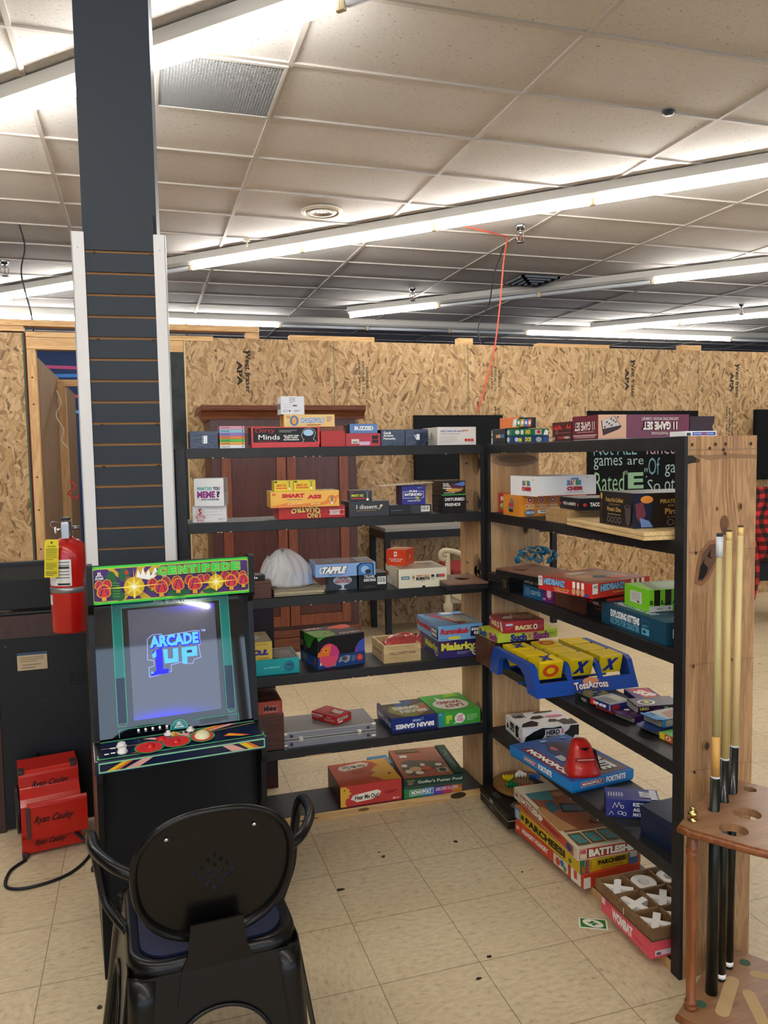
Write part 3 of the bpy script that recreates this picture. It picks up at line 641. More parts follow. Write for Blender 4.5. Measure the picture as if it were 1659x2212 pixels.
game('game_box', 'long yellow orange game box with red capitals and a round donkey badge', GB, (.482, 3.045), -3, (.272, .14, .063), Z2 + .0485, 'f0b542', f=[('p', [(0, .1), (.25, .3), (.5, .22), (.75, .28), (1, .75), (1, .55), (.8, .12), (.5, 0), (.0, 0)], C('e48a3c')), T_('SMART', .16, .60, .49, .86, 'c92a30', b=.07), T_('ASS', .53, .50, .74, .76, 'c92a30', b=.07), T_('the smart game', .24, .44, .46, .54, '3f8f92', b=.02), T_('ask, guess, answer', .24, .15, .46, .30, 'f6dfa0', sh=.3), T_('game quiz', .58, .12, .72, .25, 'f6dfa0'), ('e', .89, .42, .07, .28, C('e87a30')), ('e', .89, .42, .045, .18, C('f0b542')), ('p', [(.87,.5),(.88,.72),(.89,.55),(.91,.73),(.915,.5),(.905,.25),(.89,.18),(.875,.25)], C('8a7a68')), ('e', .89, .22, .018, .08, Wt), T_('ages', .02, .75, .08, .88, 'd0403a')], cols={'r': '9a6d3a', 't': 'f3c95a'}, coat=.3)
ysm = [Rr(0, 0, 1, 1, 'dfc632'), Rr(.03, .8, .16, .94, '2a2a22'), T_('SMART ASS', .12, .42, .62, .66, 'cf3a2c', b=.03), Rr(.1, .24, .68, .34, 'd4542c'), ('l', [(.72,.95),(.8,.8),(.88,.95)], .002, C('6a6448')), ('l', [(.8,.8),(.8,.35)], .003, C('6a6448')), ('e', .8, .24, .05, .12, C('f2ecd8'))]
game('card_box', 'small yellow card box, left of the two on the orange game box', 'card box', (.500, 3.06), 0, (.075, .06, .042), Z2 + .112, 'd9c235', f=ysm, group='small yellow card boxes')
game('card_box', 'small yellow card box, right of the two on the orange game box', 'card box', (.577, 3.06), 0, (.088, .06, .042), Z2 + .112, 'd9c235', f=ysm, group='small yellow card boxes')
game('game_box', 'charcoal game box with white typewriter lettering and a gavel on the second shelf', GB, (.80, 3.055), 0, (.17, .13, .061), Z2, '3a3c41', f=[T_('I dissent.', .18, .50, .72, .78, 'ece9e2', b=.01), T_('A game of SUPREME opinions', .18, .36, .68, .43, 'bda24a'), ('l', [(.74,.45),(.80,.68)], .003, C('ece2c0')), ('p', [(.75,.66),(.80,.60),(.84,.72),(.79,.78)], C('e6dcb8'))], cols={'l': '5a4a3a', 't': '4c4c4e'})
game('card_box', 'small black card box with yellow lettering lying on the charcoal box', 'card box', (.806, 3.07), -10, (.092, .11, .044), Z2 + .0615, '1a1718', f=[T_('SMART ASS', .08, .42, .62, .66, 'd8dc3a', b=.03), Rr(.08, .22, .7, .32, 'c22e24'), ('l', [(.72,.95),(.8,.8),(.88,.95)], .002, C('8a8a78')), ('l', [(.8,.8),(.8,.3)], .003, C('8a8a78')), ('e', .8, .17, .06, .12, C('e9e4d4')), T_('adult', .04, .8, .2, .92, 'd0302c')], r=[T_('ASS', .1, .4, .45, .7, '8a9040'), Rr(.1, .2, .6, .3, '9a2a22')], coat=.3)
game('game_box', 'flat dark grey game box with a barcode beneath the royal blue card box', GB, (.974, 3.06), 0, (.183, .13, .040), Z2, '2b2e33', f=[Rr(.5, .05, .98, .95, '3d4147')] + barcode(.74, .25, .95, .85) + [Rr(.02, .45, .28, .49, '8a8d92')])
game('card_box', 'royal blue card box with white framed capitals standing on the flat grey box', 'card box', (1.028, 3.065), 0, (.104, .075, .078), Z2 + .0405, '353a8c', f=[('box', .05, .34, .92, .70, .0014, Wt), Rr(.3, .66, .66, .74, '353a8c'), T_('PUN', .32, .64, .64, .76, wht, b=.05), T_('INTENDED', .12, .46, .86, .60, wht, b=.05), T_('MORE PUN FUN', .24, .16, .78, .23, wht, b=.02), Rr(.55, .28, .86, .40, '353a8c'), T_('TOO', .56, .25, .74, .42, 'c8d640', b=.06, rot=-4), ('l', [(.80,.28),(.86,.40)], .0014, C('d8dc9a'))] + fine(.65, .85, .9, .93, 'b8bce0', 2), cols={'l': '3b2444'})
b = B(); b.box(0, .224, 0, .10, 0, .0015, C('d8cbb2', .6)); tag(b.obj('card_sheet', None, (.940, 3.05, Z2 + .1195), (0, math.radians(-2.6), 0)), 'thin cream card sheet lying across the royal blue box', 'card')
game('card_box', 'black cube card box with plain white capitals at the right of the second shelf', 'card box', (1.209, 3.06), 0, (.104, .13, .073), Z2, '1d1d1f', f=[T_('DISTURBED', .08, .68, .93, .86, wht, b=.03), T_('FRIENDS', .08, .38, .75, .56, wht, b=.03)], l=[Rr(.1, .7, .6, .9, '3c3a38'), Rr(.1, .4, .5, .6, '343230'), Rr(.3, .15, .6, .28, '4a4a48')])
game('card_box', 'glossy black card box with a burger picture and green band atop the black cube', 'card box', (1.203, 3.062), 0, (.108, .11, .060), Z2 + .0735, '17150f', f=[Rr(.0, .0, 1, .07, '3fae52'), ('e', .55, .45, .36, .25, C('a0703e', .25)), ('e', .6, .62, .32, .2, C('5a3040', .25)), ('e', .5, .36, .34, .12, C('c89a58', .25)), T_('Cards', .05, .74, .3, .88, wht, b=.03), T_('Against', .05, .58, .36, .73, wht, b=.03), T_('Humanity', .05, .42, .42, .57, wht, b=.03), T_('Everything Box', .1, .12, .55, .22, wht), ('p', [(.5,.75),(.95,.95),(.97,.7),(.9,.62)], C('5a7fd0', .2))], l=[Rr(.3, .35, .8, .5, '4a3a20')], cols={'l': '2c1e12'}, coat=.5)
# ---- top shelf, right unit
game('game_box', 'black game box with white edges and small logos beside the flat card games', GB, (1.40, 2.86), 0, (.10, .13, .060), Z1, '1d1f22', l=[Rr(0, 0, .1, .9, 'c9c9c6'), ('e', .05, .5, .04, .1, K), ('e', .05, .8, .03, .08, K), Rr(.35, .4, .55, .62, 'd8803a'), Rr(.55, .4, .68, .62, '9ab8d8'), Rr(.72, .4, .95, .62, '4a6a9a')], cols={'t': 'b8b8b2'})
game('card_box', 'blue card game box with yellow lettering, bottom of the pair on the right top shelf', 'card box', (1.405, 2.815), 0, (.165, .04, .029), Z1, '27406e', f=[T_('DOS', .36, .2, .52, .85, 'd6d03c', b=.07), ('e', .13, .5, .05, .3, C('c8cdd4')), ('e', .22, .45, .05, .3, C('d6d03c')), ('e', .72, .5, .08, .35, C('a8b4bc')), Rr(.85, .2, .97, .8, '35549a')], l=[('e', .3, .5, .3, .35, C('c0c8d0'))], group='pair of flat card games')
game('card_box', 'green card game box lying on the blue one, right top shelf', 'card box', (1.405, 2.815), 0, (.165, .04, .028), Z1 + .0295, '1f6a45', f=[T_('UNO', .36, .2, .50, .85, 'd6d03c', b=.07), ('e', .15, .5, .06, .3, C('d8dcd0')), Rr(.24, .2, .31, .8, 'dfe2da'), Rr(.62, .15, .8, .85, 'c8b8b0'), ('e', .72, .55, .05, .25, C('c63a34')), ('p', [(.84,.1),(.9,.9),(.98,.7),(.97,.1)], Wt)], l=[('e', .3, .5, .3, .35, C('c0c8d0'))], group='pair of flat card games')
game('card_box', 'orange and black card box showing a fan of coloured cards, on the right top shelf', 'card box', (1.402, 2.825), 0, (.115, .09, .042), Z1 + .0605, 'e07a44', f=[Rr(.35, 0, 1, 1, '23262b')] + [('p', [(.1+.14*i,.12),(.24+.14*i,.15),(.28+.14*i,.85),(.14+.14*i,.82)], C(c)) for i, c in enumerate(('e6dccc', '2f8a4c', 'e0a83c', '3a70b8', 'd86a3a'))] + [('e', .19+.14*i, .5, .045, .18, Wt) for i in range(5)])
game('game_box', 'dark red game box with bright red spiky lettering on the right top shelf', GB, (1.40, 2.355), 0, (.13, .13, .066), Z1, '4a1b1e', l=[('p', [(.02,.62),(.08,.85),(.12,.66),(.2,.9),(.26,.68),(.36,.88),(.5,.7),(.55,.62)], C('c8302a')), ('p', [(.7,.66),(.8,.92),(.86,.7),(.95,.86),(.98,.64)], C('c8302a')), ('ring', .25, .5, .06, .12, .3, C('9a8a86')), Rr(.1, .42, .95, .45, 'a05a56'), T_('STRANGER', .3, .12, .6, .25, 'd8402e', b=.03), T_('THINGS 4', .62, .12, .92, .25, 'e8dcd4', b=.03), ('e', .1, .15, .08, .1, C('8f8a84'))], cols={'t': '2a2224'}, coat=.3)
mar = '6f2238'
gs = [T_('11 GAME SET', .1, .30, .9, .72, 'e4d6cc', rot=180, b=.04, oc='3a1a22')]
game('game_box', 'long maroon game set box with upside-down lettering and a chessboard picture', GB, (1.40, 2.195), 0, (.345, .155, .080), Z1, mar,
     l=[Rr(0, .0, 1, .97, mar), T_('11 GAME SET', .1, .36, .88, .74, 'e4d6cc', rot=180, b=.03, oc='3a1a22'), Rr(.2, .28, .85, .31, 'b89a94'), Rr(.05, .12, .95, .18, 'c4a8a0'), Rr(.1, .05, .9, .09, 'c4a8a0')],
     f=[Rr(0, 0, .30, 1, 'd9ab8c'), ('p', [(.05,.12),(.03,.75),(.17,.95),(.25,.50),(.22,.38)], C('3d2a2c')), ('p', [(.05,.40),(.04,.76),(.165,.93),(.235,.55)], C('cbbfb4'))] + [('p', [(.06+.035*i+.01*j,.44+.035*i+.10*j),(.078+.035*i+.01*j,.46+.035*i+.10*j),(.080+.035*i+.01*j,.53+.035*i+.10*j),(.062+.035*i+.01*j,.51+.035*i+.10*j)], C('45363a')) for i in range(4) for j in range(4) if (i + j) % 2 == 0] +
       [T_('DISTINCTIVE WOOD CABINET', .46, .76, .87, .88, 'd8c4bc', rot=180), T_('11 GAME SET', .48, .34, .86, .70, 'e4d6cc', rot=180, b=.05, oc='3a1a22'), T_('TRADITIONS', .57, .14, .76, .25, 'd8c4bc', rot=180)], cols={'t': '7a5a52'}, coat=.35, split=.004, tray='c9b8a8')
b = B(); b.prism([(0, 0), (.10, 0), (.096, .02), (.09, .035), (.098, .05), (.10, .07), (0, .07)], 'y', 0, .14, C('3a2a30', .4)); tag(b.obj('game_box', None, (1.752, 2.20, Z1 + .004)), 'dark plum box with a moulded stepped edge behind the maroon game set', GB)
game('card_box', 'small white and blue card box lying on the near end of the right top shelf', 'card box', (1.40, 1.775), 0, (.10, .065, .0135), Z1, 'e6e6e8', f=[Rr(.22, .15, .97, .8, '2c4fa4'), T_('REGISTERED', .26, .35, .53, .62, 'd8dcf0'), T_('RUN BID', .66, .35, .9, .62, 'd8dcf0'), ('e', .59, .45, .04, .3, C('cf3030')), Rr(.03, .1, .16, .7, '3a4048')])
# ---- second shelf, right unit
game('card_box', 'bright red card box with a green pickle patch beside the orange box', 'card box', (1.43, 2.875), 0, (.05, .115, .080), Z2, 'c0262a', l=[T_('IN A', .2, .62, .62, .85, wht, b=.05), ('e', .42, .35, .3, .2, C('5fa03c')), T_('PICKLE', .18, .26, .66, .44, 'd8ecc0', b=.04, arc=.3), Rr(.78, .2, .8, .9, '8a1a1e'), ('e', .9, .4, .06, .15, Wt)])
oy = 'dc8c2c'
game('game_box', 'orange yellow game box with round counters printed on it under the white chess box', GB, (1.388, 2.72), -3, (.225, .155, .082), Z2, oy, f=[Rr(0, .55, 1, .93, 'd9822a')] + sum([[('e', .2+.21*i, .78, .045, .13, C('b83a30')), ('ring', .2+.21*i, .78, .055, .16, .18, C('e6d2c0')), T_(s_, .18+.21*i, .72, .22+.21*i, .84, wht, b=.04), Rr(.11+.21*i, .36, .29+.21*i, .58, 'e6b47a'), T_(n_, .12+.21*i, .42, .16+.21*i, .53, '5a3a22', b=.03), Rr(.18+.21*i, .46, .27+.21*i, .48, '8a6240')] for i, (s_, n_) in enumerate((('44', '24'), ('LOT', '18'), ('30', '2'), ('12', '6')))], []) +
     [('e', .19, .19, .1, .14, C('4a6a8c')), T_('OPERATION', .11, .13, .27, .25, 'cfd8dc', b=.04), Rr(.33, .14, .5, .3, 'e8e0cc'), T_('WARNING', .38, .2, .48, .27, '2a2622', b=.03)] + barcode(.53, .14, .66, .32) + fine(.1, .02, .9, .07, '8a5a20', 1), l=[('p', [(.3,.4),(.5,.85),(.65,.8),(.7,.5),(.6,.3),(.4,.25)], C('8c7a72')), Rr(.35, .45, .65, .6, 'b83a40'), ('e', .5, .25, .15, .08, C('3a3230'))], coat=.4)
wc = 'e9e8e6'
def logo(a, b_, c, d): # the four-colour word above CHESS, plain letters only
    cols_ = ('2f6db8', 'c9302c', 'e0b82c', '3a9a4a', '2f6db8'); w = (c - a) / 5; return [T_(ch, a + w*i, b_ + (.04 if i % 2 else 0)*(d-b_), a + w*(i+.96), d, cols_[i], b=.1) for i, ch in enumerate('MARIO')]
game('game_box', 'large white chess set box with multicoloured lettering on the right second shelf', GB, (1.405, 2.605), 4, (.26, .195, .075), Z2 + .0825, wc,
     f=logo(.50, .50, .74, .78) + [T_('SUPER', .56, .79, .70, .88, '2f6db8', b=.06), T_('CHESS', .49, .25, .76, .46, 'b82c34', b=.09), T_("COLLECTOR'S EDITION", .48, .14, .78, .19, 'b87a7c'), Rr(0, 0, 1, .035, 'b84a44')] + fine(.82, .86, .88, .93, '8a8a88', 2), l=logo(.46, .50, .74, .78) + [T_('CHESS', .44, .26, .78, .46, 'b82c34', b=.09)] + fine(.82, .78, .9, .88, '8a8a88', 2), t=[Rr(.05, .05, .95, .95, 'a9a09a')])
for k_, lab in enumerate(('bottom of the pair of sanded wooden blocks on the right second shelf', 'top of the pair of sanded wooden blocks on the right second shelf')):
    b = B(); M_BLK = wood('block_wood', '9c7a4c', 'b08d5c', 'x', .6) if k_ == 0 else M_BLK
    b.prism(rrect(0, .13, 0, .17, .012), 'z', 0, .0235, M_BLK); tag(b.obj('wooden_block', None, (1.395 + .002*k_, 2.375, Z2 + .024*k_), (0, 0, math.radians(-2)), bevel=.003), lab, 'wooden block', 'sanded wooden blocks')
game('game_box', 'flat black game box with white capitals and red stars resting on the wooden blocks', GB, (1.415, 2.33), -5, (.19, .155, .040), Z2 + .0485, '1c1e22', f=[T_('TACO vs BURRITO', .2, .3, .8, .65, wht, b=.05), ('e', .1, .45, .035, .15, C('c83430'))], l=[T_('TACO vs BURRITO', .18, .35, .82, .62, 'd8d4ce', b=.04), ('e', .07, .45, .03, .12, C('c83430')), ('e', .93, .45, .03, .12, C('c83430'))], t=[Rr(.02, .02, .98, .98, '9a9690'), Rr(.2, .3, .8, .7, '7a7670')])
game('card_box', 'small green and black card box tucked behind the pirate dice box', 'card box', (1.425, 2.125), 0, (.06, .075, .045), Z2 + .026, '1c3a24', l=[T_('ZOMBIE', .3, .3, .95, .75, '59a83a', b=.04), Rr(.05, .1, .25, .3, '2f7a4a')])
# pale tray board
r = empty('wooden_board', (1.315, 1.835, Z2), math.radians(-7), 'large pale plywood game board overhanging the right second shelf', 'game board')
b = B(); b.box(0, .24, 0, .52, .0, .011, M_PALE); b.box(0, .24, 0, .52, .012, .0235, M_PALE); b.box(.001, .239, .001, .519, .010, .013, C('8a6e42')); b.obj('board', r, bevel=.0015)
b = B(); b.art((.0, .0, .0235), (.24, 0, 0), (0, .52, 0), [('l', [(.1+.2*i, .05), (.1+.2*i, .95)], .0015, C('6d5230')) for i in range(5)] + [('l', [(.05, .06+.14*i), (.95, .06+.14*i)], .0012, C('8a6c40')) for i in range(7)]); b.obj('inlaid_lines', r)
gold = 'b8934a'
game('game_box', 'black pirate dice game box with gold gothic lettering standing on the pale board', GB, (1.347, 1.930), -5, (.25, .20, .100), Z2 + .0245, '171516',
     l=[('e', .06, .86, .03, .1, C('d88a3a')), ('p', [(.04,.75),(.10,.6),(.07,.3),(.1,.1),(.05,.05)], C('5a2a20')), T_('Pirates of the Caribbean', .20, .70, .72, .84, gold, b=.02), T_('DEAD MAN', .30, .60, .62, .66, '8a6a3a'), T_("Pirate's Dice", .25, .42, .66, .56, gold, b=.03), Rr(.26, .32, .66, .345, '9a8050')] + [('ring', .30+.11*i, .18, .045, .09, .2, C('8a8478')) for i in range(4)] + [('p', [(.78,.60),(.96,.58),(.94,.15),(.88,.05),(.82,.12)], C('4a4644')), ('e', .87, .60, .09, .05, C('2c2a2a')), ('ring', .87, .60, .09, .06, .2, C('6a6460'))],
     f=[('p', [(0,0),(.0,1),(.18,1),(.25,.6),(.2,0)], C('20283c', .2)), ('e', .17, .82, .08, .11, C('d88a3a')), ('p', [(.02,.7),(.12,.75),(.16,.4),(.1,.1),(.04,.3)], C('6a3440')), ('p', [(.08,.3),(.2,.2),(.25,.02),(.1,.02)], C('6a86b8', .2)), T_('PIRATES OF THE', .34, .70, .80, .82, gold, b=.03), T_('DEAD MAN', .44, .60, .76, .66, 'a08858'), T_("Pirate's Dice", .40, .38, .92, .56, gold, b=.03), T_('A Game of Skill', .42, .28, .78, .33, '9a8050'), ('ring', .47, .15, .045, .09, .2, C('8a8478')), ('ring', .58, .15, .045, .09, .2, C('8a8478'))], t=[Rr(.02, .02, .98, .98, '6a6862')], coat=.5)  # blue patches at the left of the front are painted foil glare
# ---- third shelf, left unit
b = B(); b.box(0, .20, 0, .18, 0, .070, M_LID, cols={'t': C('6b3d2a')}); b.box(-.001, .201, -.001, .181, .058, .060, C('3a1c14')); tag(b.obj('wooden_box', None, (.276, 3.05, Z3), bevel=.001), 'reddish brown wooden box at the left of the third shelf', 'wooden box')
game('card_box', 'small black card box with white letters lying on the reddish brown wooden box', 'card box', (.36, 3.07), 0, (.095, .07, .019), Z3 + .071, '1c1c1f', f=[T_('nds', .35, .3, .7, .8, wht, b=.02)])
for i in range(9):
    b = B(); a = rnd.uniform(-.02, .02); cc_ = rnd.choice(('b5a88c', 'a99c84', 'c2b597', '9c907a'))
    b.box(0, .20 + rnd.uniform(-.01, .008), 0, .20, 0, .0026, C(cc_, .7)); o = b.obj('booklet', None, (.488, 3.055 + a*.3, Z3 + .0029*i), (0, 0, a))
    tag(o, 'thin tan booklet, %s from the bottom of the pile under the plastic bag' % ORD[i], 'booklet', 'pile of thin booklets')
game('card_box', 'dark blue grey card box with red and white tree lettering on the third shelf', 'card box', (.720, 3.12), -6, (.122, .09, .066), Z3, '2a3644', f=[('e', .5, .62, .32, .3, C('c9d2d8')), ('p', [(.45,.35),(.48,.12),(.36,.03),(.66,.03),(.54,.12),(.56,.35)], C('c9d2d8')), T_("WE'RE", .34, .68, .68, .84, 'b84450', b=.04), T_('GOOD', .24, .42, .78, .62, 'b84450', b=.05, arc=.2)], cols={'l': '4a4436'}, coat=.2)
game('card_box', 'black card box with bold white capitals and a barcode on the third shelf', 'card box', (.846, 3.10), -5, (.120, .10, .066), Z3, '17171a', f=[T_('TRUNK', .18, .70, .58, .90, wht, b=.07), T_('DEXTING', .18, .48, .60, .66, wht, b=.07)] + barcode(.66, .28, .96, .76) + fine(.16, .06, .6, .24, '5a5a5e', 3), l=[('e', .5, .3, .2, .14, C('7a3430')), ('e', .5, .6, .2, .12, C('7a3430'))], t=[Rr(.0, .0, 1, 1, '3a3632')])
gear = [('e', .82, .42, .16, .62, C('1d2024')), ('e', .82, .42, .125, .48, C('3a76b8'))] + [('e', .82 + .15*math.cos(a*.45), .42 + .58*math.sin(a*.45), .014, .05, C('1d2024')) for a in range(14)] + [('e', .83, .45, .06, .22, C('8fb2d8')), ('e', .86, .3, .05, .16, C('26282e'))]
gear = [it for it in gear if 0 <= it[2] - (it[4] if it[0] == 'e' and it[4] < .1 else 0) and it[2] <= .97]
game('game_box', 'light blue game box with slanted bold letters and gear, lying across two card boxes', GB, (.658, 3.065), -4, (.247, .18, .052), Z3 + .0665, '7ea3d6', f=[('p', [(.68,0),(.97,0),(.97,.9),(.93,.98),(.75,.98),(.68,.75)], C('1d2024')), ('p', [(.71,.03),(.95,.03),(.95,.85),(.9,.92),(.77,.92),(.71,.7)], C('3a76b8')), ('e', .82, .45, .07, .3, C('8fb2d8')), ('e', .87, .28, .05, .18, C('26282e')), ('ring', .1, .5, .035, .25, .35, Wt), T_('TAPPLE', .10, .25, .50, .80, wht, b=.07, sh=.35, oc='15171c', ow=.07), T_('FAST WORD FUN', .22, .10, .44, .17, '2c3a58')], t=[('e', .5, .5, .25, .3, C('4a443e')), ('r', .02, .02, .98, .98, C('8f8b92', .15, coat=.6)), ('ring', .45, .5, .25, .35, .4, C('3c3a3c')), Rr(.72, .2, .96, .9, '5a5c6a')], coat=.4)
cr = 'd9d3bb'
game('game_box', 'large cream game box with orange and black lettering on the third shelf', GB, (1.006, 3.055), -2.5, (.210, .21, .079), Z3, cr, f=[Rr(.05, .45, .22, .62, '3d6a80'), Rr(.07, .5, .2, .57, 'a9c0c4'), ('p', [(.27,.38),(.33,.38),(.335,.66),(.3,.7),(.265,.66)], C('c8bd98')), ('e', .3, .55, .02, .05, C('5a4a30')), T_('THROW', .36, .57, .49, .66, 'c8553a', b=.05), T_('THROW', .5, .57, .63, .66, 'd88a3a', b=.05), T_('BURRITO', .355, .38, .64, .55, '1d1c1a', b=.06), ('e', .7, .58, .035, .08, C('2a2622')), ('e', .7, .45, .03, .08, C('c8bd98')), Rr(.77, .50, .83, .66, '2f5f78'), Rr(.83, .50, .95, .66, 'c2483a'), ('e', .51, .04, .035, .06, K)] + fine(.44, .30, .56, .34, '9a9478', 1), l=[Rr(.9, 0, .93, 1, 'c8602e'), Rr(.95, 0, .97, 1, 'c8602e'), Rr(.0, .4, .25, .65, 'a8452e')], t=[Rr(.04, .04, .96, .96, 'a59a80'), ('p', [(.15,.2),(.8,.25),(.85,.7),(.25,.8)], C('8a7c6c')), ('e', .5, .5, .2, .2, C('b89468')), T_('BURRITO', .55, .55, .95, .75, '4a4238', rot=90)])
game('card_box', 'bright orange cube card box with small white type resting on the cream game box', 'card box', (1.000, 3.205), -40, (.090, .100, .068), Z3 + .0795, 'd8431c', f=[('r', .40, .58, .56, .88, C('f0dcd0')), Rr(.44, .68, .52, .78, 'd8431c'), ('p', [(.40,.58),(.46,.52),(.50,.58)], C('f0dcd0')), T_('THE GAME OF SOME', .14, .36, .84, .44, 'f4e4da', b=.03), T_('LIFE DECISIONS', .22, .24, .76, .32, 'f4e4da', b=.03)], t=[('p', [(.12,.2),(.88,.2),(.88,.8),(.12,.8)], C('c49a68')), T_('GAME', .25, .4, .8, .6, '7a4a28')], r=[Rr(.4, .4, .55, .62, 'e8a890')])
def holeboard(name, label, x, y, z, yaw, w, d, holes, top=M_WALN):
    r = empty(name, (x, y, z), math.radians(yaw), label, 'game board', 'toss game boards')
    b = B(); b.prism([(0, 0), (w, 0), (w, d), (0, d)], 'z', .020, .026, top, holes=holes); b.obj('top', r)
    b = B(); e = K
    for q in ((0, w, 0, .008), (0, w, d-.008, d), (0, .008, .008, d-.008), (w-.008, w, .008, d-.008)): b.box(*q, 0, .020, e)
    b.obj('frame', r); return r
holeboard('toss_board', 'small brown toss board with a round hole at the right of the left third shelf', 1.175, 2.935, Z3, -4, .175, .235, [circ(.105, .12, .034, 28)])
# ---- fourth shelf, left unit
game('game_box', 'teal game box with a torn black top and a printed ball on the fourth shelf', GB, (.38, 3.075), -1, (.203, .185, .062), Z4, '18a0a4', f=[T_('dp PERFECT', .30, .40, .62, .52, '8fe0e0', b=.05), ('e', .80, .5, .105, .34, C('1c6a84')), ('e', .78, .55, .07, .24, C('237a98')), T_('dp', .745, .50, .86, .66, '10384c', b=.04, sh=.3), ('e', .75, .14, .1, .03, C('128a90'))], t=[Rr(.0, .04, .98, 1, '3a3431'), ('p', [(.3,.04),(.36,.14),(.42,.03),(.5,.12),(.55,.3),(.6,.04)], C('26211f')), ('p', [(.55,.55),(.62,.62),(.72,.8),(.64,.6),(.6,.5)], C('161312')), ('p', [(.5,.2),(.9,.25),(.9,.7),(.5,.72)], C('5c5550')), Rr(.0, .88, .7, .93, 'a8605c'), T_('YOUR PLAY', .45, .14, .95, .2, 'c8b878')])
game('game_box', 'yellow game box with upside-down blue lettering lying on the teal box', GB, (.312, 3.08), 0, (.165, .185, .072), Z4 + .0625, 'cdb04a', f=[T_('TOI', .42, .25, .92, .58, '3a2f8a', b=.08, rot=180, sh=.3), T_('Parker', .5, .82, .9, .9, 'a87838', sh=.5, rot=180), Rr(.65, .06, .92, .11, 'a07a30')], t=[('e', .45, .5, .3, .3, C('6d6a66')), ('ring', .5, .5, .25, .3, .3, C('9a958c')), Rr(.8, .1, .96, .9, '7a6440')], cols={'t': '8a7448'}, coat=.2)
game('game_box', 'dark blue game box with white and yellow capitals under the black creature-print box', GB, (.662, 3.078), 9.5, (.212, .20, .052), Z4, '1d3f78', f=[T_('WHAT DO YOU', .04, .60, .36, .88, wht, b=.05), T_('MEME?', .04, .28, .36, .58, wht, b=.07), T_('FAMILY', .20, .14, .38, .34, 'e0c030', b=.05), ('p', [(.42,.3),(.46,.75),(.58,.85),(.68,.8),(.66,.4),(.58,.25),(.5,.45)], C('8f939a')), ('e', .55, .62, .06, .18, C('4a4e56')), ('e', .88, .55, .07, .28, C('c23a34')), ('e', .88, .55, .04, .16, C('d8605a'))] + fine(.70, .3, .79, .8, '8aa0c8', 5), l=[('e', .85, .5, .06, .35, C('8c3434')), Rr(.1, .2, .4, .8, '5a5f68')])
game('game_box', 'black game box printed with green, orange and blue cartoon creatures on the fourth shelf', GB, (.658, 3.073), 10.5, (.214, .185, .079), Z4 + .0525, '171416',
     f=[('e', .24, .02, .2, .62, C('d84a6a')), ('p', [(0,.0),(.02,.22),(.1,.3),(.1,.45),(.28,.55),(.3,0)], C('e0742e')), Rr(.0, -.0, .42, .02, 'e0742e'), ('p', [(.25,0),(.3,.58),(.40,.45),(.45,.2),(.46,0)], C('c83a7c')), ('e', .17, .3, .035, .09, C('f0b040')), ('e', .175, .3, .02, .055, K), ('p', [(.78,0),(.80,.25),(.88,.55),(1,.72),(1,0)], C('3c50a8')), ('p', [(.78,0),(.82,.3),(.88,.0)], C('7a3c9a')), ('p', [(0,1),(.03,.8),(.06,.86),(.12,.96),(.2,1)], C('3ca83c'))],
     l=[('p', [(.22,1),(.3,.55),(.45,.25),(.6,.3),(.7,.6),(.85,.9),(.9,1)], C('2f7a24')), Rr(.05, .25, .2, .55, '6a6250'), Rr(.25, .05, .4, .35, '4a2444')],
     t=[('p', [(0,.1),(.1,0),(.22,.0),(.42,.1),(.48,.3),(.40,.42),(.52,.5),(.3,.66),(.0,.72)], C('6f9a34')), ('e', .3, .35, .03, .05, K), ('p', [(.45,.65),(.6,.9),(.9,1),(1,.85),(.95,.6),(.75,.55),(.6,.68)], C('c8402e')), T_('TRIP', .04, .82, .42, .95, 'c8a890', rot=180, b=.05), T_('HEAD', .52, .08, .95, .22, 'c8a0a0', rot=180, b=.05)])
# wooden crate with red plastic bag
r = empty('wooden_crate', (.940, 3.07, Z4), math.radians(-1), 'small open light wood crate stencilled with brown capitals on the fourth shelf', 'crate')
w_, d_, h_, t_ = .162, .19, .075, .007
for i, (q, nm) in enumerate((((0, w_, 0, t_), 'front_panel'), ((0, w_, d_ - t_, d_), 'back_panel'), ((0, t_, t_, d_ - t_), 'side_panel'), ((w_ - t_, w_, t_, d_ - t_), 'side_panel'), ((t_, w_ - t_, t_, d_ - t_), 'bottom_panel'))):
    b = B(); b.box(*q, 0, h_ if i < 4 else .006, M_CRATE)
    if i == 0: b.art((0, 0, 0), (w_, 0, 0), (0, 0, h_), [T_('YELLOWSTONE', .14, .44, .86, .60, '4a3420', b=.01), ('box', .10, .30, .90, .76, .0006, C('8a7048')), ('l', [(.1,.86),(.9,.86)], .0008, C('8a7048')), T_('* * * *', .36, .72, .6, .76, '6a5030'), ('l', [(.28,.24),(.72,.24)], .0008, C('8a7048'))])
    if i == 2: b.art((0, d_, 0), (0, -d_ + t_, 0), (0, 0, h_), [T_('YELLOWSTONE', .15, .4, .85, .56, '5a4028'), ('box', .08, .2, .92, .78, .0006, C('7a6038'))])
    b.obj(nm, r, bevel=.001)
game('game_box', 'purple and blue game box with tall yellow lettering at the right of the fourth shelf', GB, (1.180, 3.055), -1, (.193, .25, .079), Z4, '2e2460', f=[Rr(.04, .5, .3, .95, '6a2058'), T_('Malarky', .05, .30, .86, .84, 'd6d24a', b=.05, oc='1c1640'), ('ring', .87, .28, .10, .22, .35, C('c8c0b0')), T_('MALARKY', .8, .24, .94, .34, 'c8c0b0')] + fine(.42, .18, .7, .34, '9a96c0', 3), l=[T_('Malarky', .30, .22, .95, .72, 'c8c43c', b=.05, oc='1c1640'), ('ring', .88, .3, .1, .22, .35, C('b8b0a0'))], coat=.2)
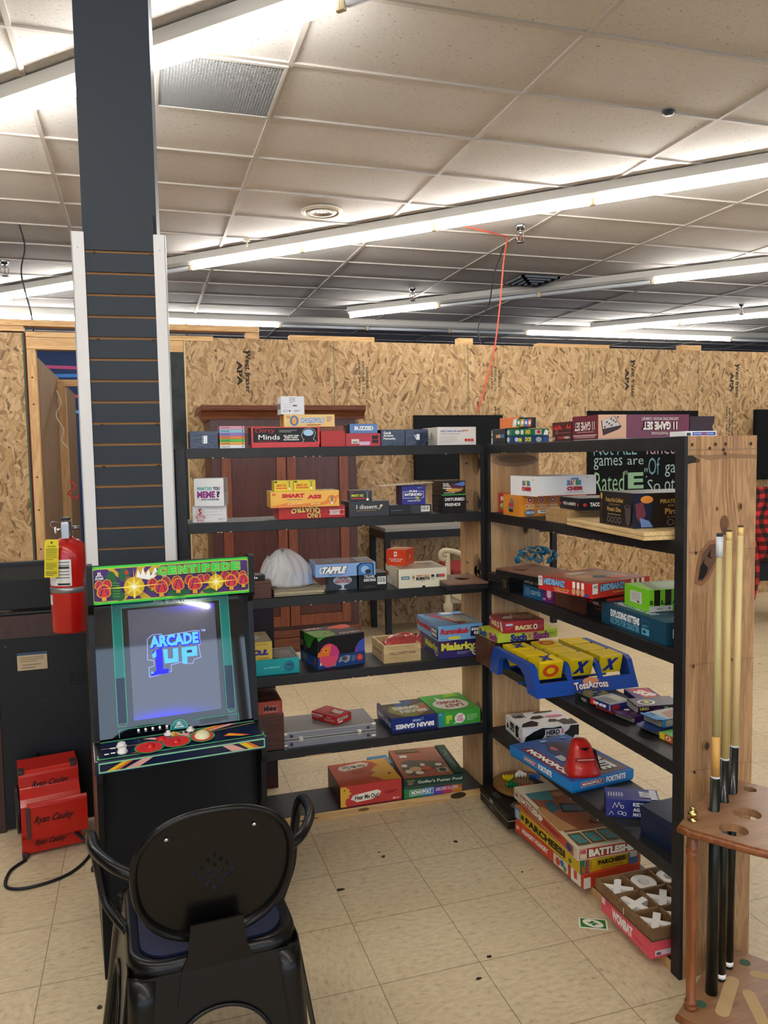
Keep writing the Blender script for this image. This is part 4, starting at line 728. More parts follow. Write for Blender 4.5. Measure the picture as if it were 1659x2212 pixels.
game('game_box', 'sky blue tile game box with red script lettering on top of the purple box', GB, (1.172, 3.04), -.5, (.203, .27, .064), Z4 + .0795, '6aa0cc', f=[T_('Rummikub', .05, .42, .68, .80, 'b8282c', b=.06, sh=.15), ('e', .36, .16, .14, .1, C('e8d83c')), T_('FAST MOVING', .26, .13, .46, .19, '8a2820', b=.03), Rr(.72, .18, .96, .82, '1c1a3c')] + [Rr(.74+.055*i, .55 - .25*j, .785+.055*i, .74 - .25*j, 'e6e2d4') for i in range(4) for j in range(2) if (i, j) != (0, 1)] + [T_('Pressman', .03, .08, .2, .15, '2c4a78')],
     l=[T_('Rummikub', .0, .35, .66, .75, 'b8282c', b=.06, sh=.15), Rr(.70, .1, .98, .78, '1c1a3c')] + [Rr(.72+.06*i, .5 - .28*j, .77+.06*i, .72 - .28*j, 'd8d4c8') for i in range(4) for j in range(2)],
     t=[('p', [(.16,.85),(.34,.9),(.72,.08),(.50,.06)], C('a8384c')), ('p', [(.36,.65),(.8,.68),(.95,.1),(.62,.08)], C('a89c8c')), Rr(.12, .84, .45, .97, '54405e'), Rr(.5, .8, .75, .97, 'c8ccd0')] + [Rr(.50+.1*i, .18+.13*j, .57+.1*i, .26+.13*j, 'd8d2c0') for i in range(4) for j in range(4)] + [Rr(.45, .12, .7, .2, '8a7c4a'), Rr(.7, .62, .95, .75, '38283c')], coat=.3)
# ---- fifth shelf, left unit
b = B(); b.box(0, .20, 0, .19, 0, .145, M_LID)
for q in range(12): b.art((0, 0, .0), (.2, 0, 0), (0, 0, .145), [('l', [(0, .07*q+.05), (1, .07*q+.06)], .0008, C('2a1410'))])
tag(b.obj('wooden_box', None, (.312, 3.055, Z5), bevel=.002), 'tall dark brown ribbed wooden box at the left of the fifth shelf', 'wooden box')
game('game_box', 'red patterned game box lying on the tall dark brown box', GB, (.33, 3.065), 0, (.178, .18, .052), Z5 + .1455, 'a83a2e', f=[('l', [(.04*i, 0), (.04*i+.04, 1)], .0012, C('d8806a')) for i in range(24)] + [('l', [(.04*i+.04, 0), (.04*i, 1)], .0012, C('d8806a')) for i in range(24)] + [Rr(.56, .18, .88, .72, 'c07068'), T_('Mhing', .58, .22, .86, .7, '1a1210', b=.06)], t=[Rr(.03, .03, .97, .97, '3a2420'), ('p', [(.3,.2),(.6,.1),(.9,.3),(.7,.6),(.85,.85),(.5,.7),(.2,.8)], C('6a3a30')), ('p', [(.4,.3),(.6,.35),(.55,.6),(.42,.55)], K)])
# aluminium case
r = empty('aluminum_case', (.509, 3.062, Z5), math.radians(-1), 'silver aluminium carrying case with round corner caps on the fifth shelf', 'case')
al = C('a9adb6', .3, .75, bump=.1, bscale=90); ald = C('8d929c', .35, .6); chrm = C('c9ccd2', .2, 1)
b = B(); b.box(0, .385, 0, .205, .031, .060, C('8e8b88', .45)); b.box(0, .385, 0, .205, .0, .029, C('8e8b88', .45)); b.obj('shell', r, bevel=.002)
b = B()
for z_ in (.0, .024, .034, .056): b.box(-.001, .386, -.002, .0, z_, z_ + .005, al)
b.box(-.001, .386, -.0015, 0, .008, .022, ald); b.box(-.001, .386, -.0015, 0, .041, .054, ald); b.box(-.001, .386, -.001, .004, .0595, .0615, al); b.box(-.001, .003, 0, .205, .0595, .0615, al); b.box(.382, .386, 0, .205, .0595, .0615, al)
b.obj('edge_trim', r)
for x_ in (.040, .360):
    for z_ in (.013, .046): b = B(); b.lathe([(.0065, 0), (.0065, .002), (.004, .004), (.001, .004)], C('3c4250', .5), 16, Matrix.Translation((x_ - .008, -.002, z_)) @ Matrix.Rotation(PI/2, 4, 'X')); b.obj('rivet_cap', r)
for x_ in (.070, .315):
    b = B(); b.box(x_ - .010, x_ + .010, -.005, -.0015, .020, .042, chrm); b.box(x_ - .006, x_ + .006, -.007, -.004, .026, .036, chrm); b.obj('latch', r, bevel=.001)
for x_, z_ in ((0, 0), (0, .05), (.369, 0), (.369, .05)):
    b = B(); b.box(x_ - .002, x_ + .018, -.003, .012, z_ - .0 , z_ + .0125, chrm); b.obj('corner_cap', r, bevel=.002)
game('card_box', 'red card box with white capitals lying askew on the aluminium case', 'card box', (.733, 3.075), 34, (.092, .142, .034), Z5 + .0625, 'b8262a', l=[T_('BUZZED', .04, .58, .46, .82, wht, b=.03), T_('CARD GAME', .04, .36, .3, .48, 'e8c8c0'), T_('WARNING', .6, .7, .8, .8, wht, b=.02)] + fine(.52, .25, .95, .6, 'e0b0a8', 4), f=[Rr(.05, .45, .75, .8, 'd8c8bc'), Rr(.12, .5, .7, .75, '9a8a80'), Rr(.1, .2, .4, .38, 'e8d8d0'), Rr(.78, .5, .96, .85, '8a4a40')], t=[('p', [(.45,.1),(.85,.2),(.75,.4),(.85,.55),(.5,.5),(.4,.3)], C('c8b8b0')), ('e', .3, .4, .1, .08, C('4a1014'))] + fine(.2, .6, .85, .9, 'd8908a', 3), coat=.2)
game('game_box', 'dark blue game box with upside-down white capitals on the fifth shelf', GB, (.966, 3.06), -.5, (.200, .225, .066), Z5, '1c2c68', f=[('r', 0, 0, 1, 1, C('1c2f78', .3)), T_('BRAIN GAMES', .08, .12, .94, .50, wht, rot=180, b=.05), Rr(.46, .6, .64, .78, '8aa0c8'), ('box', .65, .68, .7, .88, .001, C('b8c0d8'))], l=[T_('BRAIN GAMES', .05, .2, .95, .6, 'b8c0d8', rot=180, b=.04)], t=[Rr(.02, .02, .98, .98, '4a3c38'), ('p', [(.3,.05),(.55,.0),(.98,.3),(.98,.75),(.6,.6),(.2,.7),(.05,.4)], C('7a7a3a')), ('p', [(.6,.1),(.98,.35),(.98,.7),(.7,.4)], C('a8583a')), ('p', [(.3,.6),(.7,.7),(.75,.95),(.35,.9)], C('3a5a80')), T_('GAMES', .2, .42, .8, .62, 'cfc8b8', rot=180, b=.07), T_('BRAIN', .3, .22, .9, .40, 'cfc8b8', rot=180, b=.07), Rr(.05, .82, .5, .97, 'c8bca0')], split=.012, tray='16204c', coat=.2)
game('game_box', 'green game box with white speech bubbles and red lettering on the fifth shelf', GB, (1.168, 3.055), .5, (.200, .235, .070), Z5, '3f9a38', f=[Rr(0, .05, .15, 1, '1f8a8a'), Rr(0, 0, .03, 1, '5a2c78'), Rr(.04, .82, .1, .86, 'c8e8e8'), ('p', [(.2,.2),(.2,.75),(.34,.75),(.34,.45),(.27,.4),(.27,.2)], C('a8c83c')), ('e', .52, .48, .12, .34, Wt), ('p', [(.44,.28),(.36,.14),(.5,.2)], Wt), T_('LAST', .45, .50, .6, .72, 'b8282c', b=.03), T_('WORD', .44, .26, .6, .48, 'b8282c', b=.03)] + fine(.68, .25, .92, .7, 'b8dca8', 4),
     t=[('e', .5, .4, .40, .30, C('d8d2c4')), ('p', [(.3,.6),(.3,.85),(.42,.66)], C('d8d2c4')), T_('LAST', .3, .22, .75, .38, '8a2c2c', rot=180, b=.04), T_('WORD', .22, .42, .78, .58, '8a2c2c', rot=180, b=.04), ('p', [(.5,.75),(.6,.98),(.85,.98),(.9,.78),(.7,.8)], C('7fae2c'))], split=.006, tray='3a2258', coat=.2)
# ---- bottom shelf, left unit
game('game_box', 'square red game box with a yellow profile and speech bubble on the bottom shelf', GB, (.735, 3.045), -.5, (.264, .235, .092), Z6, 'b83a34', f=[('p', [(0,0),(0,.97),(.08,.97),(.15,.82),(.14,.72),(.18,.64),(.13,.55),(.14,.45),(.09,.4),(.07,.2),(.12,.0)], C('d8a83c')), ('p', [(.16,.35),(.2,.52),(.24,.55),(.6,.66),(.66,.55),(.62,.36),(.5,.25),(.26,.2),(.21,.3)], C('e6dccb')), T_('Hear Me Out!', .23, .30, .62, .52, '1c1614', b=.03), ('e', .065, .82, .012, .03, K), Rr(0, .0, 1, .06, '6a1c20')] + fine(.72, .42, .93, .55, '5a1a18', 2) + [T_('BIG G', .85, .12, .95, .2, 'e8c8c0', b=.04)], l=[Rr(.03, .05, .97, .95, '5a241c'), T_('Hear Me Out', .2, .4, .8, .6, '3a1612')],
     t=[Rr(0, 0, 1, 1, 'b04a2c'), ('p', [(.62,1),(.98,1),(1,0),(.72,.05),(.66,.18),(.56,.28),(.68,.42),(.62,.50),(.72,.68),(.80,.72),(.74,.9)], C('d09a34')), ('e', .88, .3, .025, .035, K), ('p', [(.12,.72),(.16,.85),(.55,.95),(.66,.86),(.6,.72),(.2,.62)], C('d8ccb4')), T_('Hear Me Out!', .2, .70, .58, .84, '2a1c14', rot=180, b=.02)] + fine(.3, .45, .55, .58, '7a2c1c', 3), coat=.1)
game('game_box', 'blue game box mostly hidden behind the square red box on the bottom shelf', GB, (.93, 3.23), 0, (.09, .10, .085), Z6, '3a7aa0', t=[T_('GAME', .1, .3, .9, .7, 'c8d8e0')], f=[T_('OUTDOOR', .1, .3, .9, .7, wht, rot=90)])
game('game_box', 'rainbow edged property trading game box at the bottom of the stack on the bottom shelf', GB, (1.01, 3.043), 0, (.262, .225, .043), Z6, '3a7a4a', f=[('p', [(0,0),(0,1),(.35,1),(.3,0)], C('2f7a4a')), ('p', [(.3,0),(.35,1),(.52,1),(.5,0)], C('2a7aa8')), ('p', [(.5,0),(.52,1),(.68,1),(.66,0)], C('5a3c9a')), ('p', [(.66,0),(.68,1),(.84,1),(.82,0)], C('b83a5a')), ('p', [(.82,0),(.84,1),(1,1),(1,0)], C('c87a2c')), ('box', .09, .22, .50, .80, .0018, Wt), T_('MONOPOLY', .12, .32, .47, .70, wht, b=.05), T_('UNICORNS VS LLAMAS', .54, .35, .93, .72, 'e8d0d8', b=.03)], coat=.2)
game('game_box', 'large dark green and brown golf game box with a photo of balls', GB, (1.010, 3.038), -6, (.265, .33, .044), Z6 + .0435, '1c3a30', f=[T_("Golfer's Putter Pool", .22, .28, .95, .68, 'e8e2d4', b=.01), ('e', .1, .35, .05, .22, C('7a5a4c')), Rr(.04, .6, .17, .85, '6a6a3c')],
     t=[Rr(.0, .02, .82, 1, '9a5a44'), ('p', [(.1,.1),(.06,.32),(.1,.55),(.25,.6),(.48,.55),(.80,.42),(.72,.3),(.5,.22),(.25,.08)], C('5a5040')), ('e', .12, .42, .05, .05, C('d8d0c0')), ('e', .14, .22, .06, .06, C('d8cdb8')), ('e', .27, .28, .10, .08, C('c8a478')), ('e', .45, .27, .08, .06, C('c8532c')), ('e', .42, .4, .04, .05, C('d0c8b8')), ('e', .3, .15, .07, .05, C('e0dccc')), ('e', .68, .36, .06, .045, C('ddd8c8')), Rr(.10, .85, .5, .97, '6a5a3c'), Rr(.12, .68, .24, .76, 'd8d4c8'), Rr(.6, .1, .78, .25, 'a8a49c'), ('e', .69, .175, .06, .06, C('3a3c38'))] + fine(.54, .5, .8, .97, 'b88870', 9) + [Rr(.83, .02, 1, 1, '1c3a30'), T_("Golfer's Pool", .87, .2, .95, .8, '6a8278', rot=90)], l=[Rr(0, 0, 1, 1, '7a4a3a')], tilt=(0, .0), split=.012, tray='3a4a40')
# ---- third shelf, right unit
r = empty('wooden_case', (1.375, 2.79, Z3), math.radians(6), 'black latched case at the far end of the right third shelf', 'case')
b = B(); b.box(0, .16, 0, .16, 0, .038, K); b.box(0, .16, 0, .16, .0395, .062, C('1d1b19', .5)); b.obj('body', r, bevel=.0015)
b = B(); b.box(.0, .0, 0, 0, 0, 0, K)
b = B(); b.box(-.004, 0, .015, .040, .018, .048, C('7a6a44', .35, .8)); b.box(-.006, -.003, .020, .035, .024, .042, C('4a4230', .4, .6)); b.obj('latch', r, bevel=.001)
b = B()
for k_ in range(60):
    a1 = rnd.uniform(0, 2*PI); a2 = rnd.uniform(-.2, 1.2); p = Vector((.085*math.cos(a1)*math.cos(a2), .055*math.sin(a1)*math.cos(a2), .045*math.sin(a2)+.045))
    a3 = a1 + rnd.uniform(-.9, .9); q = Vector((.09*math.cos(a3)*math.cos(a2+.4), .06*math.sin(a3)*math.cos(a2+.4), .05*math.sin(a2+.4)+.045))
    mcol = C('1f6f96', .7) if k_ % 5 < 3 else C('9a8f78', .8)
    b.tube(smooth_path([p, (p+q)/2*1.15, q], 4), .0045, mcol, 6)
tag(b.obj('yarn_bundle', None, (1.535, 2.86, Z3 + .0635)), 'tangled bundle of blue and tan cord behind the brown toss board', 'cord bundle')
game('card_box', 'black and blue card game box under the brown toss board on the right third shelf', 'card box', (1.415, 2.585), 8, (.11, .125, .075), Z3, '1c5a86', l=[Rr(0, .62, 1, 1, '1a1a1c'), T_('APPLES TO', .08, .72, .8, .9, 'd8d4cc', b=.02), Rr(.12, .12, .36, .5, '4a7aa0'), T_('cards', .4, .2, .9, .5, '9ac0dc')], f=[Rr(0, 0, 1, 1, '2c2a2c')])
game('card_box', 'purple card box with a white numeral eight under the brown toss board', 'card box', (1.42, 2.515), 8, (.11, .065, .078), Z3, '6a2a78', l=[('e', .6, .45, .3, .3, C('c84a80')), T_('8', .42, .25, .78, .68, wht, b=.05), Rr(.05, .1, .3, .2, 'c8a0d0')])
holeboard('toss_board', 'brown toss board with a round hole lying over card boxes, right third shelf', 1.372, 2.515, Z3 + .079, 12, .185, .27, [circ(.055, .185, .030, 28)])
b = B(); b.prism([(0, 0), (.15, 0), (.155, .02), (.155, .06), (.15, .080), (0, .080)], 'y', 0, .18, M_LID); tag(b.obj('wooden_box', None, (1.42, 2.315, Z3), (0, 0, .05), bevel=.004), 'rounded dark brown wooden box under the red headband game box', 'wooden box')
game('card_box', 'black card box with small red and white capitals under the red headband game box', 'card box', (1.437, 2.20), 2, (.16, .115, .072), Z3, '1b1a1c', l=[T_('CHEEKY', .05, .62, .33, .76, 'b8342c', b=.03), T_('MONKEY', .34, .60, .62, .74, 'd8d0c8', b=.03), T_('BUSINESS', .63, .56, .95, .70, 'b8342c', b=.03), Rr(.5, .42, .9, .46, 'b84a40')], cols={'f': 'b0302a', 't': 'b0302a'})
hb = 'c42c28'
def hed(a0, a1): return [T_('HEDBANZ', a0, .42, a1, .88, '7ab0d0', b=.06, oc='2a3c7c', arc=.1)]
game('game_box', 'wide red headband guessing game box with blue lettering on the right third shelf', GB, (1.364, 2.170), 15, (.275, .245, .047), Z3 + .083, hb, l=[Rr(0, .3, .08, 1, 'e6e2da'), T_('A-Z', .015, .7, .07, .9, '2a2a2a', b=.04)] + fine(.015, .4, .07, .65, '6a6a68', 3) + hed(.11, .52) + [T_('The QUICK Question Game', .30, .22, .60, .36, 'e8c84a', b=.02), T_('of What Am I?', .32, .08, .58, .2, 'e8dccc', b=.02)] + [('e', .68+.08*i, .3, .035, .25, C('c89a78')) for i in range(3)] + [Rr(.66+.08*i, .55, .71+.08*i, .98, 'e8e4d8') for i in range(3)] + [('e', .92, .18, .035, .12, C('2a4a9a'))],
     f=[Rr(0, .3, .09, 1, 'e6e2da'), T_('A-Z', .02, .7, .08, .9, '2a2a2a', b=.04)] + hed(.13, .55) + [T_('The QUICK Question', .34, .2, .58, .32, 'e8c84a')] + [Rr(.66+.09*i, .5, .71+.09*i, .98, 'e8e4d8') for i in range(3)],
     t=[Rr(.02, .02, .98, .98, '8a4a3c'), ('p', [(.1,.2),(.5,.1),(.9,.3),(.85,.8),(.4,.9),(.15,.7)], C('9a7a62')), ('e', .35, .5, .12, .12, C('b88a6c')), ('e', .65, .55, .12, .12, C('a87858')), Rr(.3, .7, .6, .85, 'b8b0a0'), Rr(.5, .15, .8, .3, 'c4543c'), ('e', .5, .4, .1, .08, C('4a6a80'))], coat=.4)
game('game_box', 'large deep teal game box with white and pale blue capitals on the right third shelf', GB, (1.405, 1.855), -2, (.215, .345, .066), Z3, '16435a', l=[T_('EXPLODING KITTENS', .16, .45, .62, .80, 'e8eef0', b=.05), T_('RECIPES FOR DISASTER', .16, .12, .62, .42, '5fa8c4', b=.03), ('box', .66, .46, .76, .78, .0008, C('3a8aa8')), T_('AGES 7+', .67, .5, .75, .6, '5fa8c4'), Rr(.66, .14, .77, .42, '5fa8c4'), ('e', .70, .28, .025, .08, C('16435a'))], f=[T_('E', .1, .3, .2, .7, 'e8eef0')], t=[T_('EXPLODING KITTENS', .1, .3, .25, .9, 'c8d4d8', rot=90, b=.04)])
game('card_box', 'lime green card game box with black stripes standing on the deep teal box', 'card box', (1.447, 1.992), -4, (.17, .140, .068), Z3 + .0665, '78c820', l=[Rr(.25, .25, .72, .78, 'd8d8d0')] + fine(.3, .35, .66, .75, '8a8a84', 6) + [Rr(.55, .3, .64, .38, '3a3a38')], f=[Rr(.10 + .22*i, .28, .22 + .22*i, .98, '14160f') for i in range(4)] + [T_('S', .01, .34, .08, .52, K, b=.04), T_('L', .24, .34, .31, .52, K, b=.04), T_('A', .46, .34, .54, .52, K, b=.04), T_('P', .68, .34, .75, .52, K, b=.04), Rr(0, .02, .46, .27, 'c8ccc8'), ('e', .4, .15, .015, .05, K)] + fine(.15, .1, .3, .2, '6a6e6a', 1), t=[('p', [(.1,.02),(1,.02),(1,.98),(.3,.98)], C('4a6a1c')), ('p', [(.3,.2),(1,.2),(1,.8),(.45,.8)], C('5c8a20'))], coat=.2)
# ---- fourth shelf, right unit
b = B(); b.box(0, .22, 0, .14, 0, .112, M_LID); tag(b.obj('wooden_box', None, (1.315, 2.842, Z4), bevel=.002), 'dark brown wooden box supporting the yellow green game box', 'wooden box')
sn = lambda a, b0, c, d: [T_('Such', a, b0, a + (c-a)*.42, d, '25307a', b=.07), T_("'n'", a + (c-a)*.46, b0+.2, a + (c-a)*.54, d-.2, '3a8a3a', b=.05), T_('Such', a + (c-a)*.58, b0, c, d, '8a2c78', b=.07)]
game('game_box', 'yellow green game box with blue and purple lettering beneath the red card game', GB, (1.333, 2.80), 3, (.275, .165, .036), Z4 + .1125, 'b8c83c', l=[Rr(.5, 0, .8, 1, 'd8a860')] + sn(.03, .08, .95, .9), f=[Rr(.45, 0, .68, 1, 'd8a860')] + sn(.2, -.0, .85, .85) + fine(.84, .3, .98, .7, '6a7a30', 2))
rk = 'a81f2c'
game('game_box', 'dark red card sequence game box with cream lettering on the yellow green box', GB, (1.358, 2.80), -3, (.175, .15, .048), Z4 + .149, rk, l=[T_('RACK', .16, .32, .55, .74, 'dccb8c', b=.09), ('e', .63, .52, .055, .25, C('e8e2d4')), ('e', .63, .52, .025, .12, K), ('p', [(.76,.9),(.86,.85),(.96,.15),(.85,.1),(.8,.4)], C('d8d0c0')), Rr(.02, .7, .12, .9, 'a8b4d0')], f=[Rr(.05, .62, .22, .80, 'b8c0d8'), T_('RACK', .28, .22, .72, .60, 'dccb8c', b=.09), ('e', .78, .42, .055, .24, C('e8e2d4')), ('e', .78, .42, .022, .12, K)] + fine(.86, .25, .97, .6, 'c86a6c', 3) + fine(.05, .3, .2, .5, 'c86a6c', 2), t=[Rr(.02, .02, .98, .98, '7a3a38'), T_('RACKO', .35, .25, .9, .8, 'a88a5c', rot=-25, b=.06), ('p', [(.1,.4),(.3,.3),(.4,.5),(.25,.65)], C('b8a898'))], coat=.3)
# bean bag toss game with nine flip blocks
r = empty('toss_game', (1.305, 2.425, Z4 + .001), 0, 'blue plastic tic-tac-toe toss game with nine yellow flip blocks on the right fourth shelf', 'toss game')
bl = C('16459c', .35, bump=.05, bscale=300); yl = C('e0c012', .25); ylt = C('d9b80e', .28)
Wd, Dp, Hh = .415, .40, .106
b = B()
side = [(0, 0), (.075, 0), (.085, .03), (.10, .055), (.13, .075), (.17, .084), (.20, .080), (.235, .086), (.29, .078), (.315, .055), (.325, 0), (Dp, 0), (Dp - .03, .085), (Dp - .045, Hh), (.065, Hh), (.045, .095), (.022, .045)]
for x0, x1 in ((0, .022), (Wd - .022, Wd)): b.prism(side, 'x', x0, x1, bl)
b.prism([(0, 0), (.022, .045), (.028, .045), (.012, 0)], 'x', .02, Wd - .02, bl); b.prism([(Dp, 0), (Dp-.03, .085), (Dp-.036, .085), (Dp-.012, 0)], 'x', .02, Wd - .02, bl)
b.box(.02, Wd - .02, .18, .19, .0, .006, bl)
for i in (1, 2):
    x0 = .022 + (Wd - .044) * i / 3 - .009
    b.prism([(.022, .045), (.03, .045), (.075, .09), (.34, .09), (.36, .085), (Dp-.03, .085), (Dp-.045, Hh-.004), (.065, Hh-.004), (.045, .092)], 'x', x0, x0 + .018, bl)
b.art((0, 0, 0), (Wd, 0, 0), (0, .022, .045), [('e', .54, .82, .08, .28, C('d88a5c')), T_('TossAcross', .37, .25, .70, .80, wht, b=.03, oc='8a2030', ow=.04, arc=.1)], l0=8)
b.obj('frame', r, bevel=.0015)
ang = (.122 * .0)
for j, (y0, marks) in enumerate(((.052, ('XO', ' X', ' X')), (.162, ('  ', '  ', '  ')), (.268, ('X ', 'O ', '  ')))):
    for i in range(3):
        cx = .022 + (Wd - .044) * (i + .5) / 3; hw = .048 if j == 0 else .046
        b = B(); zt = .115 if j == 0 else .112
        b.prism([(y0 - .004, zt - .004), (y0 - .004 + .018, zt - .070), (y0 + .022, zt - .072), (y0 + .088, zt - .006), (y0 + .086, zt), (y0, zt)], 'x', cx - hw, cx + hw, yl)
        tp, fr = marks[i][0], marks[i][1]
        def glyph(O, U, Vv, g, part):
            if g == 'X': part.art(O, U, Vv, [('p', [(.08,.08),(.30,.08),(.92,.92),(.70,.92)], C('1a2a80')), ('p', [(.28,.92),(.48,.92),(.72,.08),(.52,.08)], C('1a2a80'))], l0=6)
            elif g == 'O': part.art(O, U, Vv, [('ring', .5, .5, .42, .42, .48, C('cc4a1c'))], l0=6)
        glyph((cx - hw*.8, y0 + .006, zt), (2*hw*.8, 0, 0), (0, .072, 0), tp, b)
        fz = (y0 - .004 + .018, zt - .070); Uv = (2*hw*.8, 0, 0); fv = Vector((0, -.018, .066))
        glyph((cx - hw*.8, fz[0] - .0012, fz[1] + .006), Uv, fv * .86, fr, b)
        b.obj('flip_block', r, bevel=.004, seg=3)
# loose card games at the near end of the fourth shelf
game('card_box', 'black card box with grey lettering in front of the blue toss game', 'card box', (1.440, 2.285), 10, (.10, .090, .027), Z4, '191a1c', l=[T_('Office', .35, .25, .65, .7, 'a8a8a8', rot=180)], t=[('r', .02, .02, .98, .98, C('3c3e44', .15, coat=.6)), ('e', .3, .5, .12, .12, C('5a5a38')), ('e', .6, .35, .1, .1, C('55542f')), Rr(.3, .6, .7, .68, '6a7890')], coat=.4)
game('card_pack', 'flat red card pack lying beneath the red and blue card pack', 'card pack', (1.462, 2.195), 11, (.09, .085, .018), Z4, 'b83a2c')
game('card_pack', 'red and blue card pack with upside-down white capitals on the right fourth shelf', 'card pack', (1.440, 2.180), 9, (.095, .098, .020), Z4 + .0185, '1c2a70', l=[('p', [(0,0),(0,1),(.22,1),(.36,0)], C('d23426')), T_('SKIP-BO', .14, .22, .78, .72, wht, rot=180, b=.06, sh=.2), Rr(.93, .0, 1, 1, '8a90a8')], f=[Rr(.05, .1, .4, .9, 'a0242c')], t=[Rr(.03, .03, .97, .97, '8c8e92'), Rr(.1, .2, .5, .8, '6a6c70'), Rr(.55, .2, .92, .8, 'a8a894')])
game('card_pack', 'red card pack with white letters lying behind the open purple card packs', 'card pack', (1.555, 2.19), -12, (.09, .13, .02), Z4 + .019, '2c2a58', t=[Rr(.0, .0, 1, 1, '34306a'), ('p', [(.1,.9),(.9,.95),(.9,.2),(.4,.1)], C('c82c38')), T_('SKIP', .3, .25, .8, .8, wht, rot=-60, b=.06)])
def open_pack(label, N_, yaw, dims, z, col, flapcol, flap=35, f=(), t=(), l=(), inside='8f8a80', lift=0):
    w, d, h = dims
    root = empty('open_card_pack', (N_[0], N_[1], z), math.radians(yaw), label, 'card pack', 'opened card packs at the near end of the fourth shelf')
    root.rotation_euler = (lift, 0, math.radians(yaw))
    b = B(); t0 = .0008; m = C(col, .35)
    b.box(0, w, 0, d, 0, t0, m); b.box(0, w, 0, d, h - t0, h, m); b.box(0, w, 0, t0, 0, h, m); b.box(0, w, d - t0, d, 0, h, m); b.box(w - t0, w, 0, d, 0, h, m)
    if f: b.art((0, 0, 0), (w, 0, 0), (0, 0, h), f)
    if t: b.art((0, 0, h), (w, 0, 0), (0, d, 0), t)
    b.obj('sleeve', root)
    b = B(); a = math.radians(flap)
    b.add([(0, .002, h), (0, d - .002, h), (-.02*math.cos(a), d - .002, h + .02*math.sin(a)), (-.028*math.cos(a), d - .012, h + .028*math.sin(a)), (-.028*math.cos(a), .012, h + .028*math.sin(a)), (-.02*math.cos(a), .002, h + .02*math.sin(a))], [[0,1,2,3,4,5]], C(flapcol, .35))
    o = b.obj('flap', root); sm = o.modifiers.new('thickness', 'SOLIDIFY'); sm.thickness = .0008
    b = B(); b.box(-.006, w - .004, .003, d - .003, .003, h - .004, C(inside, .6))
    for q in range(4): b.box(-.0062, -.006, .003, d - .003, .004 + (h - .010)*q/4, .0046 + (h - .010)*q/4, C('4a4642', .7))
    b.obj('cards', root); return root
open_pack('purple opened card pack lying flat with its flap towards the shelf front', (1.475, 2.10), 8, (.12, .085, .020), Z4, '3f1f52', '4a2460', 10, t=[('e', .25, .8, .08, .1, Wt), Rr(.1, .3, .4, .4, '7a6a3a')], f=[Rr(.62, 0, .8, 1, '2a6aa8'), Rr(.8, 0, .86, 1, 'c8c83c'), Rr(.86, 0, .95, 1, '2a6aa8')])
open_pack('dark purple opened card pack with yellow lettering leaning on the flat purple pack', (1.505, 2.125), -8, (.15, .075, .022), Z4 + .021, '35203f', '241c30', 40, f=[T_('UNO', .04, .4, .25, .85, 'd8d058', b=.05), Rr(.36, .42, .5, .46, '9a86a8'), Rr(.36, .32, .5, .36, '9a86a8'), Rr(.6, .3, .64, .8, '4aa890'), Rr(.65, .28, .69, .75, '7ab83c'), ('e', .74, .4, .02, .14, C('d87a3a')), Rr(.86, .3, .98, .75, 'd8cc40'), T_('P 112', .88, .42, .96, .62, K)], t=[('ring', .3, .45, .2, .28, .25, C('d8d4cc')), ('e', .3, .45, .15, .2, C('20202a')), T_('0', .25, .32, .36, .58, 'd8d040', b=.06)], inside='a09c94', lift=.05)
open_pack('light blue opened card pack with black lettering near the end post', (1.495, 1.985), 6, (.11, .080, .024), Z4 + .021, '2c86c4', '2c86c4', 12, t=[Rr(.0, .0, 1, 1, 'a8a09c'), Rr(.0, .0, .18, 1, '3a90cc'), T_('DEAL', .03, .55, .15, .9, '16181c', rot=90, b=.05), ('p', [(.3,.1),(.8,.2),(.9,.8),(.4,.7)], C('9a6a60'))], f=[Rr(.1, .1, .9, .9, 'b8b0a4'), Rr(.5, .3, .7, .8, '9a4a40')])
open_pack('navy opened card pack with grey flap beneath the light blue pack', (1.482, 1.975), 9, (.12, .085, .020), Z4, '26366c', '26366c', -5, t=[Rr(.1, .2, .3, .6, '4a6aa8')], f=[Rr(.3, .1, .9, .8, '4a4848')])
game('card_pack', 'green and yellow card pack beside the end post on the right fourth shelf', 'card pack', (1.475, 1.905), 5, (.12, .062, .020), Z4, '4a9a2c', l=[Rr(0, 0, .35, 1, 'e0c828'), Rr(.35, 0, 1, 1, 'd8602c'), ('e', .6, .5, .18, .3, C('e8dcc8')), ('e', .6, .5, .08, .15, C('8a2c20'))])
